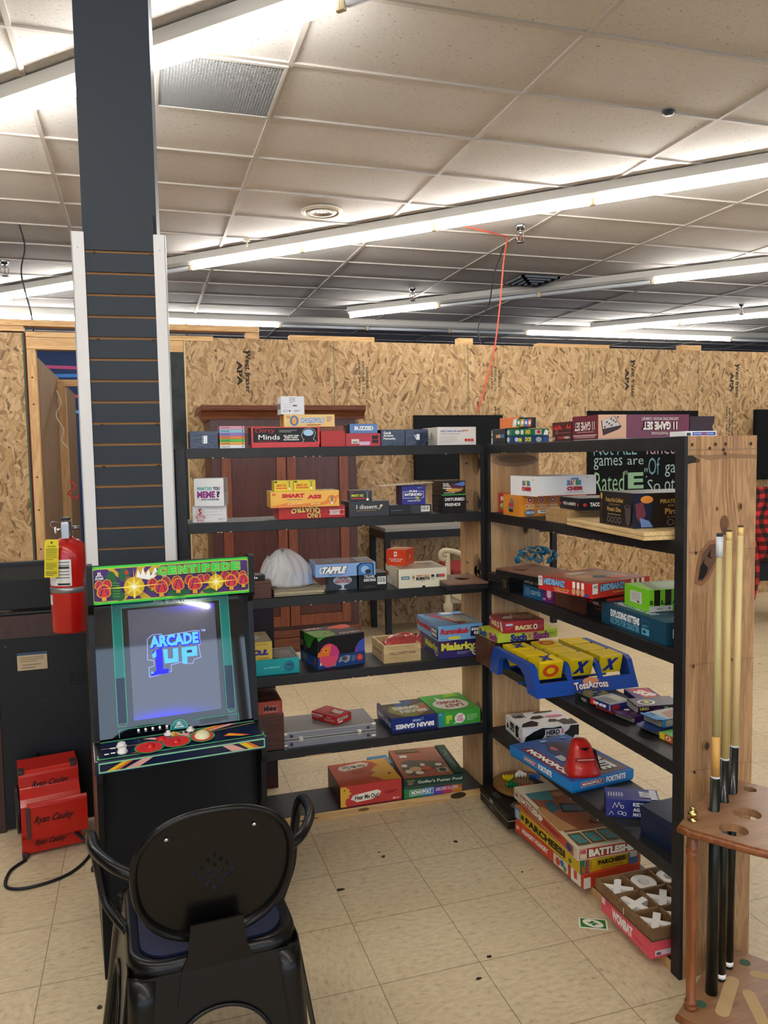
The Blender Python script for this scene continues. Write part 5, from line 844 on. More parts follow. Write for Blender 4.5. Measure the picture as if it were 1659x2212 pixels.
# ---- fifth shelf, right unit
cow = lambda sh: [('p', [(u + sh, v) for u, v in p], K) for p in ([(.05,.05),(.12,.5),(.2,.62),(.3,.7),(.45,.62),(.48,.5),(.44,.3),(.3,.25),(.27,.05),(.15,.0)], [(.62,.45),(.70,.55),(.85,.6),(1,.66),(1,.1),(.88,.3),(.72,.2),(.66,.28)], [(.22,.9),(.3,1),(.6,1),(.55,.9),(.4,.85)])]
game('game_box', 'white game box with black cow patches and pink spots on the right fifth shelf', GB, (1.425, 2.775), -5, (.245, .185, .062), Z5, 'e6e4e0', f=[('p', [(.02,.02),(.06,.45),(.2,.75),(.35,.95),(.55,.9),(.68,.97),(.72,.7),(.6,.62),(.42,.65),(.38,.4),(.33,.1),(.2,.0)], K), ('p', [(.78,.0),(.74,.5),(.82,.72),(.85,.97),(1,.97),(1,.28),(.93,.3),(.9,.12)], K), ('e', .70, .65, .03, .18, C('d87aa0')), Rr(.40, .25, .69, .82, 'e6e4e0'), T_('HERD', .42, .46, .66, .78, K, b=.05), T_('MENTALITY', .42, .28, .66, .41, K, b=.04)],
     l=[('p', [(.08,.2),(.1,.55),(.16,.6),(.2,.3)], K), T_('HERD', .28, .5, .55, .85, K, b=.07), T_('MENTALITY', .28, .28, .56, .45, K, b=.05), ('p', [(.62,.2),(.6,.8),(.7,.97),(.82,.9),(.76,.6),(.8,.3),(.7,.1)], K), ('e', .85, .15, .06, .12, C('d87aa0'))],
     t=[T_('HERD', .06, .68, .28, .86, K, b=.07, rot=180), T_('MENTALITY', .06, .88, .30, .96, K, b=.05, rot=180), ('p', [(.02,.1),(.1,.3),(.3,.45),(.38,.3),(.3,.1)], K), ('p', [(.3,.55),(.4,.7),(.55,.72),(.58,.58),(.45,.5)], K), ('p', [(.45,.88),(.55,.98),(.85,.98),(.82,.9)], K), ('p', [(.55,.3),(.62,.45),(.72,.42),(.75,.3),(.65,.25)], K), ('e', .76, .62, .16, .07, C('d87aa0')), ('p', [(.75,.05),(.72,.3),(.85,.4),(1,.35),(1,.05)], K), ('e', .92, .35, .03, .04, Wt)])
fb = '1c7ac0'
mono = lambda a, b0, c, d: [Rr(a, b0, c, d, '8a2434'), ('box', a, b0, c, d, .0012, Wt), T_('MONOPOLY', a + (c-a)*.07, b0 + (d-b0)*.22, c - (c-a)*.07, d - (d-b0)*.22, wht, b=.04)]
game('game_box', 'large bright blue property trading game box jutting out from the right fifth shelf', GB, (1.372, 2.305), 6.5, (.267, .39, .039), Z5, fb, l=mono(.25, .22, .46, .80) + [T_('FORTNITE', .49, .18, .70, .86, wht, b=.05)], f=mono(.13, .22, .50, .80) + [T_('FORTNITE', .54, .18, .86, .86, wht, b=.05)],
     t=[Rr(.01, .01, .99, .99, '28508e'), ('p', [(.05,.08),(.22,.06),(.22,.82),(.05,.86)], C('7c2430')), T_('MONOPOLY', .08, .1, .19, .8, wht, rot=-90, b=.05, oc='5a1420'), ('p', [(.35,.03),(.95,.05),(.9,.5),(.5,.55),(.4,.3)], C('6a503c')), ('p', [(.4,.5),(.7,.5),(.8,.85),(.5,.88),(.35,.7)], C('2a3a5a')), ('e', .5, .72, .07, .05, C('b85070')), ('p', [(.52,.6),(.68,.7),(.62,.84),(.5,.8)], C('34303a')), Rr(.3, .42, .42, .55, 'b0b4b8'), T_('FORTNITE', .62, .10, .86, .62, 'd8d8d4', rot=-90, b=.06, oc='1c1c24'), ('e', .85, .92, .06, .035, C('4a78b0')), Rr(.45, .9, .55, .94, 'a8b8c8')], split=.008, tray='1668a8')
game('card_box', 'royal blue boxed card game with white doodles leaning on the right fifth shelf', 'card box', (1.388, 2.125), -29, (.165, .09, .058), Z5, '1f2a78', f=[('l', [(.05,.1),(.1,.3),(.14,.12)], .0012, Wt), ('ring', .26, .25, .05, .1, .25, Wt), ('ring', .34, .2, .04, .1, .25, Wt), ('l', [(.12,.5),(.16,.8),(.2,.55),(.24,.85),(.27,.6)], .0012, Wt), ('ring', .3, .6, .03, .1, .3, Wt), T_('KIDS', .50, .66, .70, .88, wht, b=.05), T_('AGAINST', .50, .38, .85, .58, wht, b=.05), T_('MATURITY', .50, .10, .88, .30, wht, b=.05)], t=[('l', [(.05+.05*i, .2), (.06+.05*i, .6), (.08+.05*i, .3)], .0012, Wt) for i in range(6)] + [T_('MATURITY', .64, .25, .9, .75, 'd8dce8', rot=90, b=.06), Rr(.84, .1, .97, .9, 'c8ccdc')], coat=.3)
r = empty('game_box', (1.430, 1.845, Z5), math.radians(5), 'plain navy lidded box beside the end post on the right fifth shelf', GB)
nv = C('14203c', .45)
b = B(); b.box(0, .17, 0, .145, .068, .092, nv); b.art((0, 0, .092), (.17, 0, 0), (0, .145, 0), [('e', .62, .25, .14, .12, C('d8ccc0')), ('e', .62, .25, .10, .08, C('b87868'))]); b.obj('lid', r, bevel=.0015)
b = B(); b.box(.0015, .1685, .0015, .1435, 0, .067, nv); b.obj('tray', r, bevel=.001)
# red card shooter
r = empty('card_shooter', (1.452, 2.375, Z5 + .0395), math.radians(-14), 'red plastic card shooting toy standing on the bright blue game box', 'card game toy')
rd = C('b8241c', .3, coat=.2); rdd = C('8a1a14', .4)
b = B(); rings = [(0, .060, .055, 0), (.012, .058, .053, .0), (.04, .050, .046, .006), (.07, .042, .038, .012), (.095, .034, .030, .018), (.108, .026, .024, .020), (.113, .012, .012, .022)]
vs = []; fs = []; n = 24
for (z_, a_, c_, off) in rings:
    for k_ in range(n):
        an = 2*PI*k_/n; ca, sa = math.cos(an), math.sin(an)
        vs.append((a_*math.copysign(abs(ca)**.6, ca), off + c_*math.copysign(abs(sa)**.6, sa), z_))
for i in range(len(rings)-1):
    for k_ in range(n): fs.append([i*n+k_, i*n+(k_+1)%n, (i+1)*n+(k_+1)%n, (i+1)*n+k_])
fs.append([(len(rings)-1)*n+k_ for k_ in range(n)]); fs.append(list(range(n))[::-1])
b.add(vs, fs, rd, True); b.obj('housing', r)
b = B(); T = Matrix.Translation((0, -.0405, .058)) @ Matrix.Rotation(-.2, 4, 'X'); b.box(-.036, .036, -.005, .004, -.004, .006, rdd, T=T); b.box(-.030, .030, -.0056, -.004, -.001, .004, C('c8807a'), T=T); b.obj('card_slot', r)
b = B(); T = Matrix.Translation((0, -.024, .094)) @ Matrix.Rotation(-.55, 4, 'X'); b.add([(-.02,-.008,0),(.02,-.008,0),(0,-.014,-.012)], [[0,1,2]], K, False, T); b.obj('sensor_window', r)
b = B(); T = Matrix.Translation((.0515, .004, .045)) @ Matrix.Rotation(-.22, 4, 'Y'); b.prism([(-.022, -.035), (.022, -.038), (.018, .03), (-.012, .034)], 'x', -.003, .004, K, T=T)
b.art((.004, -.02, -.03), (0, .04, 0), (0, 0, .05), [T_('UNO', .1, .25, .9, .75, 'd8c83c', b=.06, rot=60)], T=T); b.obj('side_badge', r)
# ---- bottom shelf, right unit
r = empty('game_box', (1.300, 2.655, Z6), math.radians(-2), 'flat black game box with a silver seam under the round peg board', GB)
gb_ = C('17130f', .45)
b = B(); b.box(0, .26, 0, .285, .034, .060, gb_); b.art((0, .285, .034), (0, -.285, 0), (0, 0, .026), [T_('LEAX', .38, .2, .5, .7, 'c8c4bc', b=.05)]); b.art((0, 0, .060), (.26, 0, 0), (0, .285, 0), [('e', .3, .2, .14, .12, C('5a564e')), ('e', .3, .2, .06, .05, C('3a1c14')), Rr(.05, .5, .15, .7, '3c3a34')]); b.obj('lid', r, bevel=.0012)
b = B(); b.box(.002, .258, .002, .283, .0, .030, gb_); b.box(.001, .259, .001, .284, .0305, .0335, C('8a8782', .4)); b.art((.002, .283, 0), (0, -.28, 0), (0, 0, .03), [T_('game set', .36, .3, .55, .65, '8a867c')]); b.obj('tray', r)
r = empty('peg_board', (1.475, 2.865, Z6 + .061), 0, 'round wooden Chinese checkers board with coloured pegs on the flat black box', 'game board')
M_CHK = wood('checkers_board_wood', '6d4a22', '80592b', 'x', .35)
b = B(); b.lathe([(.122, 0), (.128, .006), (.126, .016), (.118, .018), (.0, .018)], M_CHK, 48)
hexp = [(q, s_) for q in range(-8, 9) for s_ in range(-8, 9)]
def hx(q, s_): return (.0125 * (q + s_ / 2), .0125 * s_ * .866)
for q, s_ in hexp:
    t3 = -q - s_
    if max(abs(q), abs(s_), abs(t3)) <= 4: x_, y_ = hx(q, s_); b.art((x_ - .0025, y_ - .0025, .018), (.005, 0, 0), (0, .005, 0), [('e', .5, .5, .5, .5, C('2e1c10', .8))])
b.obj('board', r)
cols6 = [('f2f0ea', 'white'), ('1f5fae', 'blue'), ('1a1614', 'black'), ('b8281c', 'red'), ('0f6a3c', 'green'), ('e2c410', 'yellow')]
pegm = {}
for s6 in range(6):
    a = math.radians(75 - 60*s6); pm = C(cols6[s6][0], .3)
    for row in range(4):
        for k_ in range(row + 1):
            dd = .0125*.866*(8 - row) ; off = (k_ - row/2) * .0125
            x_ = dd*math.cos(a) - off*math.sin(a); y_ = dd*math.sin(a) + off*math.cos(a)
            b = B(); b.lathe([(.0056, 0), (.0060, .009), (.0052, .014), (.002, .0165)], pm, 10); b.obj('peg', r, (x_, y_, .018))
game('game_box', 'orange red children game box with a white striped end, beneath the yellow game box', GB, (1.352, 2.20), 4, (.23, .44, .046), Z6, 'b83c22', l=[T_('HUNGRY HUNGRY', .12, .35, .52, .78, 'e8dccc', b=.05), T_('M', .03, .35, .07, .7, 'e8dccc'), Rr(.60, .1, .80, .95, 'c8bca8'), ('e', .66, .5, .03, .3, C('b83c22')), ('e', .72, .6, .03, .25, C('3a6a8a')), ('e', .76, .35, .02, .2, C('2f7a3c')), Rr(.84, .0, .97, 1, 'd8d0c0'), Rr(.88, .3, .92, .9, 'b84a34')], f=[Rr(0, 0, .12, .8, 'd8d0c0'), Rr(.13, 0, .2, .9, 'b83c22')])
py = 'c9a41c'
game('game_box', 'yellow royal race game box with patterned ends, beneath the naval combat box', GB, (1.345, 2.212), 2, (.238, .445, .046), Z6 + .0465, py, l=[Rr(0, .0, .1, 1, '4a7a9a'), Rr(.02, .1, .09, .8, 'a8b4b0'), ('e', .14, .55, .025, .22, C('3a7a2c')), ('p', [(.11,.4),(.15,.75),(.17,.3)], K), T_('PARCHEESI', .19, .22, .80, .80, '1c1810', b=.05), ('box', .10, .05, .98, .95, .0008, C('8a6c10')), ('p', [(.86,.2),(.9,.35),(.88,.6),(.85,.5)], C('2f6a2c'))],
     f=[Rr(0, 0, .08, 1, '2f6a4c'), Rr(.03, .05, .09, .5, 'b4622c'), Rr(.09, 0, .15, 1, '2a4a80'), Rr(.15, .0, .2, 1, 'c9a41c')] + [('p', [(.155,.1+.2*i),(.175,.25+.2*i),(.195,.1+.2*i),(.195,.16+.2*i),(.175,.31+.2*i),(.155,.16+.2*i)], C('2a4a2c')) for i in range(4)] + [('e', .12, .2+.25*i, .025, .1, C('b4522c')) for i in range(4)] + [('box', .26, .05, .78, .95, .0008, C('8a6c10')), T_('PARCHEESI', .29, .42, .75, .78, '1c1810', b=.05), T_('ROYAL EDITION', .34, .12, .70, .34, '7a6010', b=.0), Rr(.80, 0, 1, 1, '3a5a80'), Rr(.82, .5, .94, .95, 'a8a89c'), Rr(.95, 0, 1, 1, 'a85a2c')],
     t=[Rr(0, 0, .12, 1, 'a85a2c'), Rr(.12, 0, .2, 1, '2a3a70'), Rr(.2, 0, 1, 1, '8a7c5c')])
bt = 'c8bda0'
game('game_box', 'vintage naval combat game box with a photo of players, topmost of its stack', GB, (1.335, 2.212), -2, (.232, .495, .042), Z6 + .0935, bt, l=[('r', .12, .08, .86, .92, C('b8402a')), T_('MB', .03, .35, .075, .65, '8a5a8a', b=.03), T_('BATTLESHIP', .13, .25, .50, .85, 'e6dcc4', b=.07, oc='2c1c14'), Rr(.84, .1, .95, .9, 'a8503c'), ('e', .89, .5, .04, .3, C('2c3a6a'))] + fine(.52, .3, .78, .7, '5a2018', 2),
     f=[('r', .03, .08, .98, .92, C('b83a28')), Rr(.04, .12, .15, .88, 'c8bda0'), T_('MB', .05, .5, .14, .85, 'a83a4a', b=.06), T_('BATTLESHIP', .18, .18, .96, .82, 'e6dcc4', b=.07, oc='2c1c14')],
     t=[Rr(.03, .88, .97, .97, 'c8bda0'), Rr(.06, .22, .97, .86, '8a5038'), ('p', [(.06,.86),(.5,.86),(.42,.7),(.2,.72),(.06,.78)], C('4a7a80')), ('p', [(.0,.6),(.0,.25),(.3,.24),(.2,.4),(.12,.62)], C('a87c50')), ('p', [(.16,.5),(.36,.56),(.36,.7),(.2,.66)], C('3a5a68')), ('p', [(.34,.50),(.72,.46),(.74,.58),(.42,.64)], C('28303c')), ('p', [(.38,.52),(.68,.48),(.70,.56),(.44,.61)], C('4a5c68')), ('e', .55, .78, .09, .04, C('b07858')), ('p', [(.55,.3),(.95,.22),(.97,.4),(.75,.42)], C('5c2a1c')), T_('BATTLESHIP', .78, .30, .94, .85, 'dccfb0', rot=-90, b=.07, oc='3a2418')] + sum([[Rr(.05+.235*i, .03, .26+.235*i, .19, '6a4c28'), ('p', [(.09+.235*i,.05),(.24+.235*i,.05),(.22+.235*i,.16),(.07+.235*i,.17)], C('3c8484')), ('p', [(.12+.235*i,.08),(.18+.235*i,.09),(.16+.235*i,.13)], C('a85a40'))] for i in range(4)], []), tilt=(.012, .0))
game('game_box', 'salmon pink game box with white capitals under the wooden tic-tac-toe tray', GB, (1.337, 1.822), -1, (.24, .258, .056), Z6, 'd8505e', l=[Rr(0, .55, .1, .95, 'd8505e'), Rr(.015, .5, .09, .85, 'e0c8c8'), T_('WOMBAT', .24, .16, .66, .74, 'ece4dc', b=.07)] + fine(.7, .25, .9, .4, 'a83448', 2), f=[Rr(.06, .12, .3, .4, 'd8c4cc'), Rr(.08, .16, .14, .3, '5a4a58')])
r = empty('tic_tac_toe_tray', (1.334, 1.812, Z6 + .057), math.radians(0), 'brown wooden tray with nine compartments holding white letter pieces on the pink box', 'tic-tac-toe game')
Mt = wood('tray_wood', '6b4c2e', '7f5f3a', 'x', .6); S_ = .29
b = B(); b.box(0, S_, 0, S_, 0, .004, C('4a3826', .7)); b.obj('base', r)
b = B(); e = .008
for q in ((0, S_, 0, e), (0, S_, S_ - e, S_), (0, e, e, S_ - e), (S_ - e, S_, e, S_ - e)): b.box(*q, .004, .036, Mt)
b.obj('rim', r, bevel=.001)
b = B()
for i in (1, 2): b.box(S_*i/3 - .003, S_*i/3 + .003, e, S_ - e, .004, .034, Mt); b.box(e, S_ - e, S_*i/3 - .003, S_*i/3 + .003, .004, .034, Mt)
b.obj('divider', r)
pw = C('efebe5', .5)
def xpiece(x, y, a):
    b = B(); w = .042; t = .0155
    pts = [(-w, -w+t), (-w+t, -w), (0, -t), (w-t, -w), (w, -w+t), (t, 0), (w, w-t), (w-t, w), (0, t), (-w+t, w), (-w, w-t), (-t, 0)]
    b.prism(pts, 'z', 0, .020, pw); return b
k_ = 0
lay = [(0, 2, 'X', 10), (1, 2, 'O', 0), (2, 2, 'O', 0), (0, 1, 'X', -25), (1, 1, 'X', 8), (0, 0, 'X', 5), (1, 0, 'X', 12)]
names = {(0,2): 'far left', (1,2): 'far middle', (2,2): 'far right', (0,1): 'middle left', (1,1): 'centre', (0,0): 'near left', (1,0): 'near middle'}
for (i, j, g, a) in lay:
    cx = 1.334 + S_*(i+.5)/3; cy = 1.812 + S_*(j+.5)/3
    if g == 'X': b = xpiece(0, 0, 0); o = b.obj('letter_piece', None, (cx, cy, Z6 + .0615), (0, .0, math.radians(a)), bevel=.0012)
    else: b = B(); b.prism(circ(0, 0, .040, 36), 'z', 0, .020, pw, holes=[circ(0, 0, .019, 28)]); o = b.obj('letter_piece', None, (cx, cy, Z6 + .0615), bevel=.0012)
    tag(o, 'white wooden %s piece in the %s compartment of the tic-tac-toe tray' % (g, names[(i, j)]), 'game piece', 'white tic-tac-toe pieces')
# card dropped on the floor
b = B(); b.prism(rrect(-.028, .028, -.044, .044, .004), 'z', 0, .0006, C('e6e4da', .4))
b.art((-.028, -.044, .0006), (.056, 0, 0), (0, .088, 0), [Rr(.09, .06, .91, .94, '2f7a2c'), ('p', [(.5+.36*math.cos(a_*PI/12)*1 + .12*math.sin(a_*PI/12), .5+.36*math.sin(a_*PI/12)) for a_ in range(24)], C('e6e4da')), ('p', [(.3,.42),(.42,.42),(.42,.28),(.6,.4),(.5,.5),(.36,.56),(.28,.5)], C('2f7a2c')), ('p', [(.7,.58),(.58,.58),(.58,.72),(.4,.6),(.5,.5),(.64,.44),(.72,.5)], C('2f7a2c'))])
tag(b.obj('playing_card', None, (1.307, 2.072, .0003), (0, 0, math.radians(62))), 'green and white playing card lying face up on the floor tiles', 'playing card')

# ------------------------------------------------------------ plastic bag on the booklets
r = empty('plastic_bag', (.553, 3.15, Z3 + .027), 0, 'crumpled translucent white plastic bag holding a pale blue block on the third shelf', 'bag')
m, nt, bs = base('thin_plastic'); bs.inputs['Base Color'].default_value = lin('dcdcdc'); bs.inputs['Roughness'].default_value = .35; bs.inputs['Transmission Weight'].default_value = .0; bs.inputs['Alpha'].default_value = .58
tc = nt.nodes.new('ShaderNodeTexCoord'); n_ = N(nt, 'ShaderNodeTexNoise', Scale=22.0, Detail=4.0, Distortion=1.5); nt.links.new(tc.outputs['Object'], n_.inputs['Vector'])
bp_ = N(nt, 'ShaderNodeBump', Strength=.35, Distance=.012); nt.links.new(n_.outputs['Fac'], bp_.inputs['Height']); nt.links.new(bp_.outputs[0], bs.inputs['Normal'])
M_BAG = m
def mound(cx, cy, rx, ry, h, lean, ph, nu=72, nv=26):
    vs = []; fs = []
    for j in range(nv + 1):
        t = j / nv; rr = max(0.0, 1 - t**3.0) ** .5 * (1 - .10*t)
        if j == 0: rr = .82
        if j == 1: rr = .97
        for i in range(nu):
            a = 2*PI*i/nu
            f = 1 + .06*math.sin(3*a + ph + 2.2*t) + .05*math.sin(5*a + 4*t + 2*ph + .8*math.sin(3*a)) * (.3 + t) + .03*math.sin(13*a - 6*t + 1.3*math.sin(2*a)) + .015*math.sin(23*a + 9*t)
            zz = h*t + h*.05*math.sin(2*a + ph)*t + h*.03*math.sin(11*a)*t*(1-t)*2
            vs.append((cx + rr*f*rx*math.cos(a) + lean*t*t, cy + rr*f*ry*math.sin(a), zz))
    for j in range(nv):
        for i in range(nu): fs.append([j*nu+i, j*nu+(i+1)%nu, (j+1)*nu+(i+1)%nu, (j+1)*nu+i])
    fs.append([nv*nu+i for i in range(nu)])
    return vs, fs
b = B(); v_, f_ = mound(.018, 0, .092, .066, .150, -.030, .4); b.add(v_, f_, M_BAG, True); b.obj('bag_film', r)
b = B(); v_, f_ = mound(-.058, -.01, .054, .050, .140, .045, 2.0); v_ = [(p[0], p[1], p[2] + .022*(1 if p[0] < -.07 else .4)) for p in v_]; b.add(v_, f_, M_BAG, True); b.obj('bag_top', r)
b = B(); T = Matrix.Rotation(.15, 4, 'Z'); b.box(.005, .085, -.05, .02, .002, .048, C('7d95c8', .4), T=T); b.art((.005, -.05, .002), (.08, 0, 0), (0, 0, .046), [('ring', .5, .5, .3, .32, .35, C('b4c2e0'))], T=T)
tag(b.obj('blue_block', None, (.565, 3.16, Z3 + .030), bevel=.003), 'pale blue block with a round emblem seen inside the plastic bag', 'box')
# red plastic bag in the crate
b = B(); vs, fs = mound(0, 0, .086, .066, .060, .02, 1.3, 60, 16)
v2, f2 = mound(.055, -.01, .045, .04, .052, .02, 3.0, 40, 12); n0 = len(vs); vs += v2; fs += [[q + n0 for q in f_] for f_ in f2]
b.add(vs, fs, C('a8443e', .18, coat=.6, bump=.9, bscale=60), True); tag(b.obj('plastic_bag', None, (1.035, 3.145, Z4 + .045), (0, .0, .1)), 'crinkled translucent red plastic bag heaped in the light wood crate', 'bag')

# ------------------------------------------------------------ arcade machine
A = empty('arcade_machine', (-.163 + .012*math.cos(.087), 2.286 + .012*math.sin(.087), 0), math.radians(5), 'black upright arcade machine with a green bordered marquee, lit screen and trackball deck', 'arcade machine')
WA = .475; bkc = C('0b0c10', .35, bump=.08, bscale=200); edge = C('1c1e22', .3)
prof = [(0, 0), (0, .40), (-.045, .475), (-.050, .585), (-.062, .60), (-.062, .662), (.035, .683), (.075, 1.045), (.038, 1.075), (.042, 1.188), (.055, 1.193), (.075, 1.190), (.50, 1.08), (.50, 0)]
for x0, x1 in ((0, .016), (WA - .016, WA)):
    b = B(); b.prism(prof, 'x', x0, x1, bkc); b.obj('side_panel', A, bevel=.003)
b = B(); b.box(.016, WA - .016, .012, .028, .0, .60, C('0d0f13', .45)); b.obj('front_panel', A)
b = B(); b.box(.016, WA - .016, .45, .47, .03, 1.075, C('101013', .6)); b.prism([(.062, 1.172), (.47, 1.068), (.47, 1.078), (.062, 1.184)], 'x', .016, WA - .016, C('101013', .6)); b.obj('back_panel', A)
# marquee
mq0 = Vector((.010, .044, 1.076)); mqU = Vector((WA - .02, 0, 0)); mqV = Vector((0, .006, .108))
b = B(); b.box(.012, WA - .012, .050, .062, 1.074, 1.186, C('17181a'))
def pc(u, v, n_, r0, r1, ph=0): return [(u + (r0 if k % 2 else r1)*math.cos(ph+PI*k/n_)*.24, v + (r0 if k % 2 else r1)*math.sin(ph+PI*k/n_)) for k in range(2*n_)]
gr = C('3fc83a', .3); pu = C('4a1f6c', .3); ye = C('c8a41c', .3); red = C('cc2c24', .3); lim = C('b8c83c', .3)
it = [('p', rrect(0, 1, 0, 1, .03), gr), ('p', rrect(.012, .988, .055, .945, .03), lim), ('p', rrect(.018, .982, .08, .92, .03), pu)]
it += [('p', [(.28,.95-.03),(.33,.92),(.27,.5),(.25,.5)], ye), ('p', [(.10,.92),(.14,.92),(.25,.45),(.235,.42)], ye), ('p', [(.37,.92),(.43,.92),(.26,.45),(.25,.48)], ye), ('p', [(.74,.62),(.76,.66),(.83,.38),(.81,.36)], ye), ('p', [(.66,.1),(.70,.08),(.78,.36),(.76,.40)], ye), ('p', [(.14,.08),(.20,.08),(.27,.38),(.25,.42)], ye), ('p', [(.30,.08),(.36,.08),(.27,.40),(.25,.36)], ye)]
it += [('p', [(.27,.65),(.285,.86),(.30,.7),(.315,.9),(.33,.68),(.35,.85),(.36,.66),(.39,.9),(.41,.7),(.36,.55)], Wt), ('p', [(.42,.72),(.43,.88),(.45,.76),(.46,.6),(.43,.62)], Wt)]
dg = C('1e5a2c', .3)
it += [('e', .12, .60, .035, .26, dg), ('e', .145, .32, .035, .24, dg), ('e', .17, .18, .03, .12, dg)] + [('l', [(.13, .2+.07*k), (.17, .18+.07*k)], .0016, C('5fa84c')) for k in range(6)] + [('e', .53, .16, .07, .1, dg), ('e', .73, .14, .05, .07, dg), ('e', .40, .30, .06, .1, dg), ('e', .87, .4, .06, .12, dg)]
it += [('e', .20, .74, .035, .18, dg), ('e', .215, .8, .012, .06, C('c03028')), ('e', .225, .62, .02, .08, C('8a5a4c'))]
def mush(u, v, s_):
    cap = [(u + .045*s_*math.cos(PI*k/12), v + .24*s_*math.sin(PI*k/12)) for k in range(13)] + [(u-.045*s_, v-.06*s_), (u-.028*s_, v-.14*s_), (u+.028*s_, v-.14*s_), (u+.045*s_, v-.06*s_)]
    capo = [(u + (p[0]-u)*1.16, v + (p[1]-v)*1.13) for p in cap]
    return [('p', [(u-.016*s_, v-.1*s_), (u-.018*s_, v-.27*s_), (u+.018*s_, v-.27*s_), (u+.016*s_, v-.1*s_)], C('d8962c', .3)), ('p', capo, ye), ('p', cap, red), ('p', [(u-.006*s_, v+.22*s_), (u-.032*s_, v-.10*s_), (u-.022*s_, v-.12*s_), (u+.001*s_, v+.2*s_)], pu), ('p', [(u+.010*s_, v+.22*s_), (u+.034*s_, v-.08*s_), (u+.026*s_, v-.1*s_), (u+.004*s_, v+.22*s_)], pu)]
for q in ((.37,.44,.62),(.45,.46,.62),(.52,.44,.7),(.60,.46,.62),(.67,.46,.6),(.71,.50,.45),(.83,.50,.62),(.89,.50,.65),(.945,.50,.5),(.42,.32,.85),(.63,.34,.85),(.525,.36,.75),(.865,.34,.8),(.945,.36,.7),(.050,.50,.55),(.095,.52,.55),(.075,.32,.8)): it += mush(*q)
for (u, v, s_) in ((.255, .42, 1.0), (.765, .38, .8)):
    it += [('e', u, v, .062*s_, .26*s_, ye), ('p', pc(u, v, 8, .12*s_, .26*s_), C('e0c83c', .3)), ('p', [(u-.20*s_, v-.0), (u, v+.025), (u+.20*s_, v+.02), (u, v-.02)], C('f0dc50', .3)), ('p', [(u-.006, v-.3*s_), (u, v+.5*s_), (u+.006, v-.3*s_)], C('f0dc50', .3)), ('p', pc(u, v, 10, .04*s_, .16*s_, .3), C('f8f0a0', .3)), ('e', u, v, .012*s_, .05*s_, Wt)]
it += [T_('ATARI', .026, .66, .075, .72, wht, b=.04), ('p', [(.046,.74),(.046,.86),(.05,.86),(.05,.74)], Wt), ('p', [(.054,.74),(.054,.86),(.058,.86),(.058,.74)], Wt), ('p', [(.03,.74),(.042,.79),(.043,.86),(.045,.86),(.045,.77),(.034,.73)], Wt), ('p', [(.072,.74),(.061,.79),(.060,.86),(.058,.86),(.059,.77),(.07,.73)], Wt)]
it += [('p', [(.38,.70),(.42,.90),(.93,.90),(.93,.66),(.42,.66)], C('7a8a2c', .3))] + [T_(ch, x_, .68, x_ + w_, .90, '35c848', b=.05, oc='c8e070', ow=.03) for ch, x_, w_ in (('C', .40, .055), ('E', .465, .052), ('N', .528, .055), ('T', .590, .055), ('I', .652, .014), ('P', .678, .052), ('E', .740, .052), ('D', .803, .055), ('E', .868, .055))]
b.art(mq0, mqU, mqV, it, eps=.00012); b.obj('marquee', A)
# bezel with the screen
bz0 = Vector((.016, .048, .684)); bzU = Vector((WA - .032, 0, 0)); bzV = Vector((0, .082, .392)); bn = bzU.cross(bzV).normalized()
gl = C('07090f', .03, spec=.8)
b = B(); b.add([bz0, bz0 + bzU, bz0 + bzU + bzV, bz0 + bzV, bz0 - bn*.01, bz0 + bzU - bn*.01, bz0 + bzU + bzV - bn*.01, bz0 + bzV - bn*.01], [[0,1,2,3],[7,6,5,4],[0,4,5,1],[2,6,7,3]], gl)
te = C('127a74', .06, coat=.3); tl = C('4ab08c', .06); nvb = C('0f1a3c', .06, coat=.3)
it = [('p', [(.12,.93),(.12,.99),(.88,.99),(.88,.93)], te), T_('ARCADE1UP', .38, .935, .60, .975, 'a8b4b8', b=.05)]
for s_ in (-1, 1):
    u = lambda x: .5 + s_*x
    it += [('p', [(u(.385),.10),(u(.325),.10),(u(.325),.93),(u(.385),.99)], te), ('p', [(u(.385),.10),(u(.325),.10),(u(.325),.42),(u(.385),.42)], nvb), ('l', [(u(.385),.08),(u(.385),.97)], .0022, tl), ('l', [(u(.325),.10),(u(.325),.92)], .0022, tl), ('l', [(u(.385),.08),(u(.34),.075),(u(.325),.10)], .0022, tl)]
it += [('l', [(.175,.925),(.825,.925)], .0022, tl), ('l', [(.12,.055),(.40,.055)], .002, tl), ('l', [(.60,.055),(.90,.055)], .002, tl), ('l', [(.12,.055),(.12,.0)], .002, tl), ('l', [(.90,.055),(.90,.0)], .002, tl)]
it += [('p', [(.5+.06*math.cos(PI*k/10), .0+.075*math.sin(PI*k/10)) for k in range(11)], tl), ('p', [(.5+.054*math.cos(PI*k/10), .0+.068*math.sin(PI*k/10)) for k in range(11)], te), T_('ATARI', .47, .012, .53, .024, wht, b=.03), ('p', [(.497,.03),(.497,.056),(.503,.056),(.503,.03)], Wt), ('p', [(.48,.03),(.489,.04),(.49,.056),(.494,.056),(.493,.038),(.484,.028)], Wt), ('p', [(.52,.03),(.511,.04),(.51,.056),(.506,.056),(.507,.038),(.516,.028)], Wt)]
it += fine(.64, .01, .84, .05, '6a7480', 5)
for k_ in range(5): it += [('e', .24+.045*k_, .035, .008, .01, Wt), ('r', .232+.045*k_, .018, .25+.045*k_, .021, C('b8bcc4'))]
b.art(bz0, bzU, bzV, it); b.obj('bezel', A)
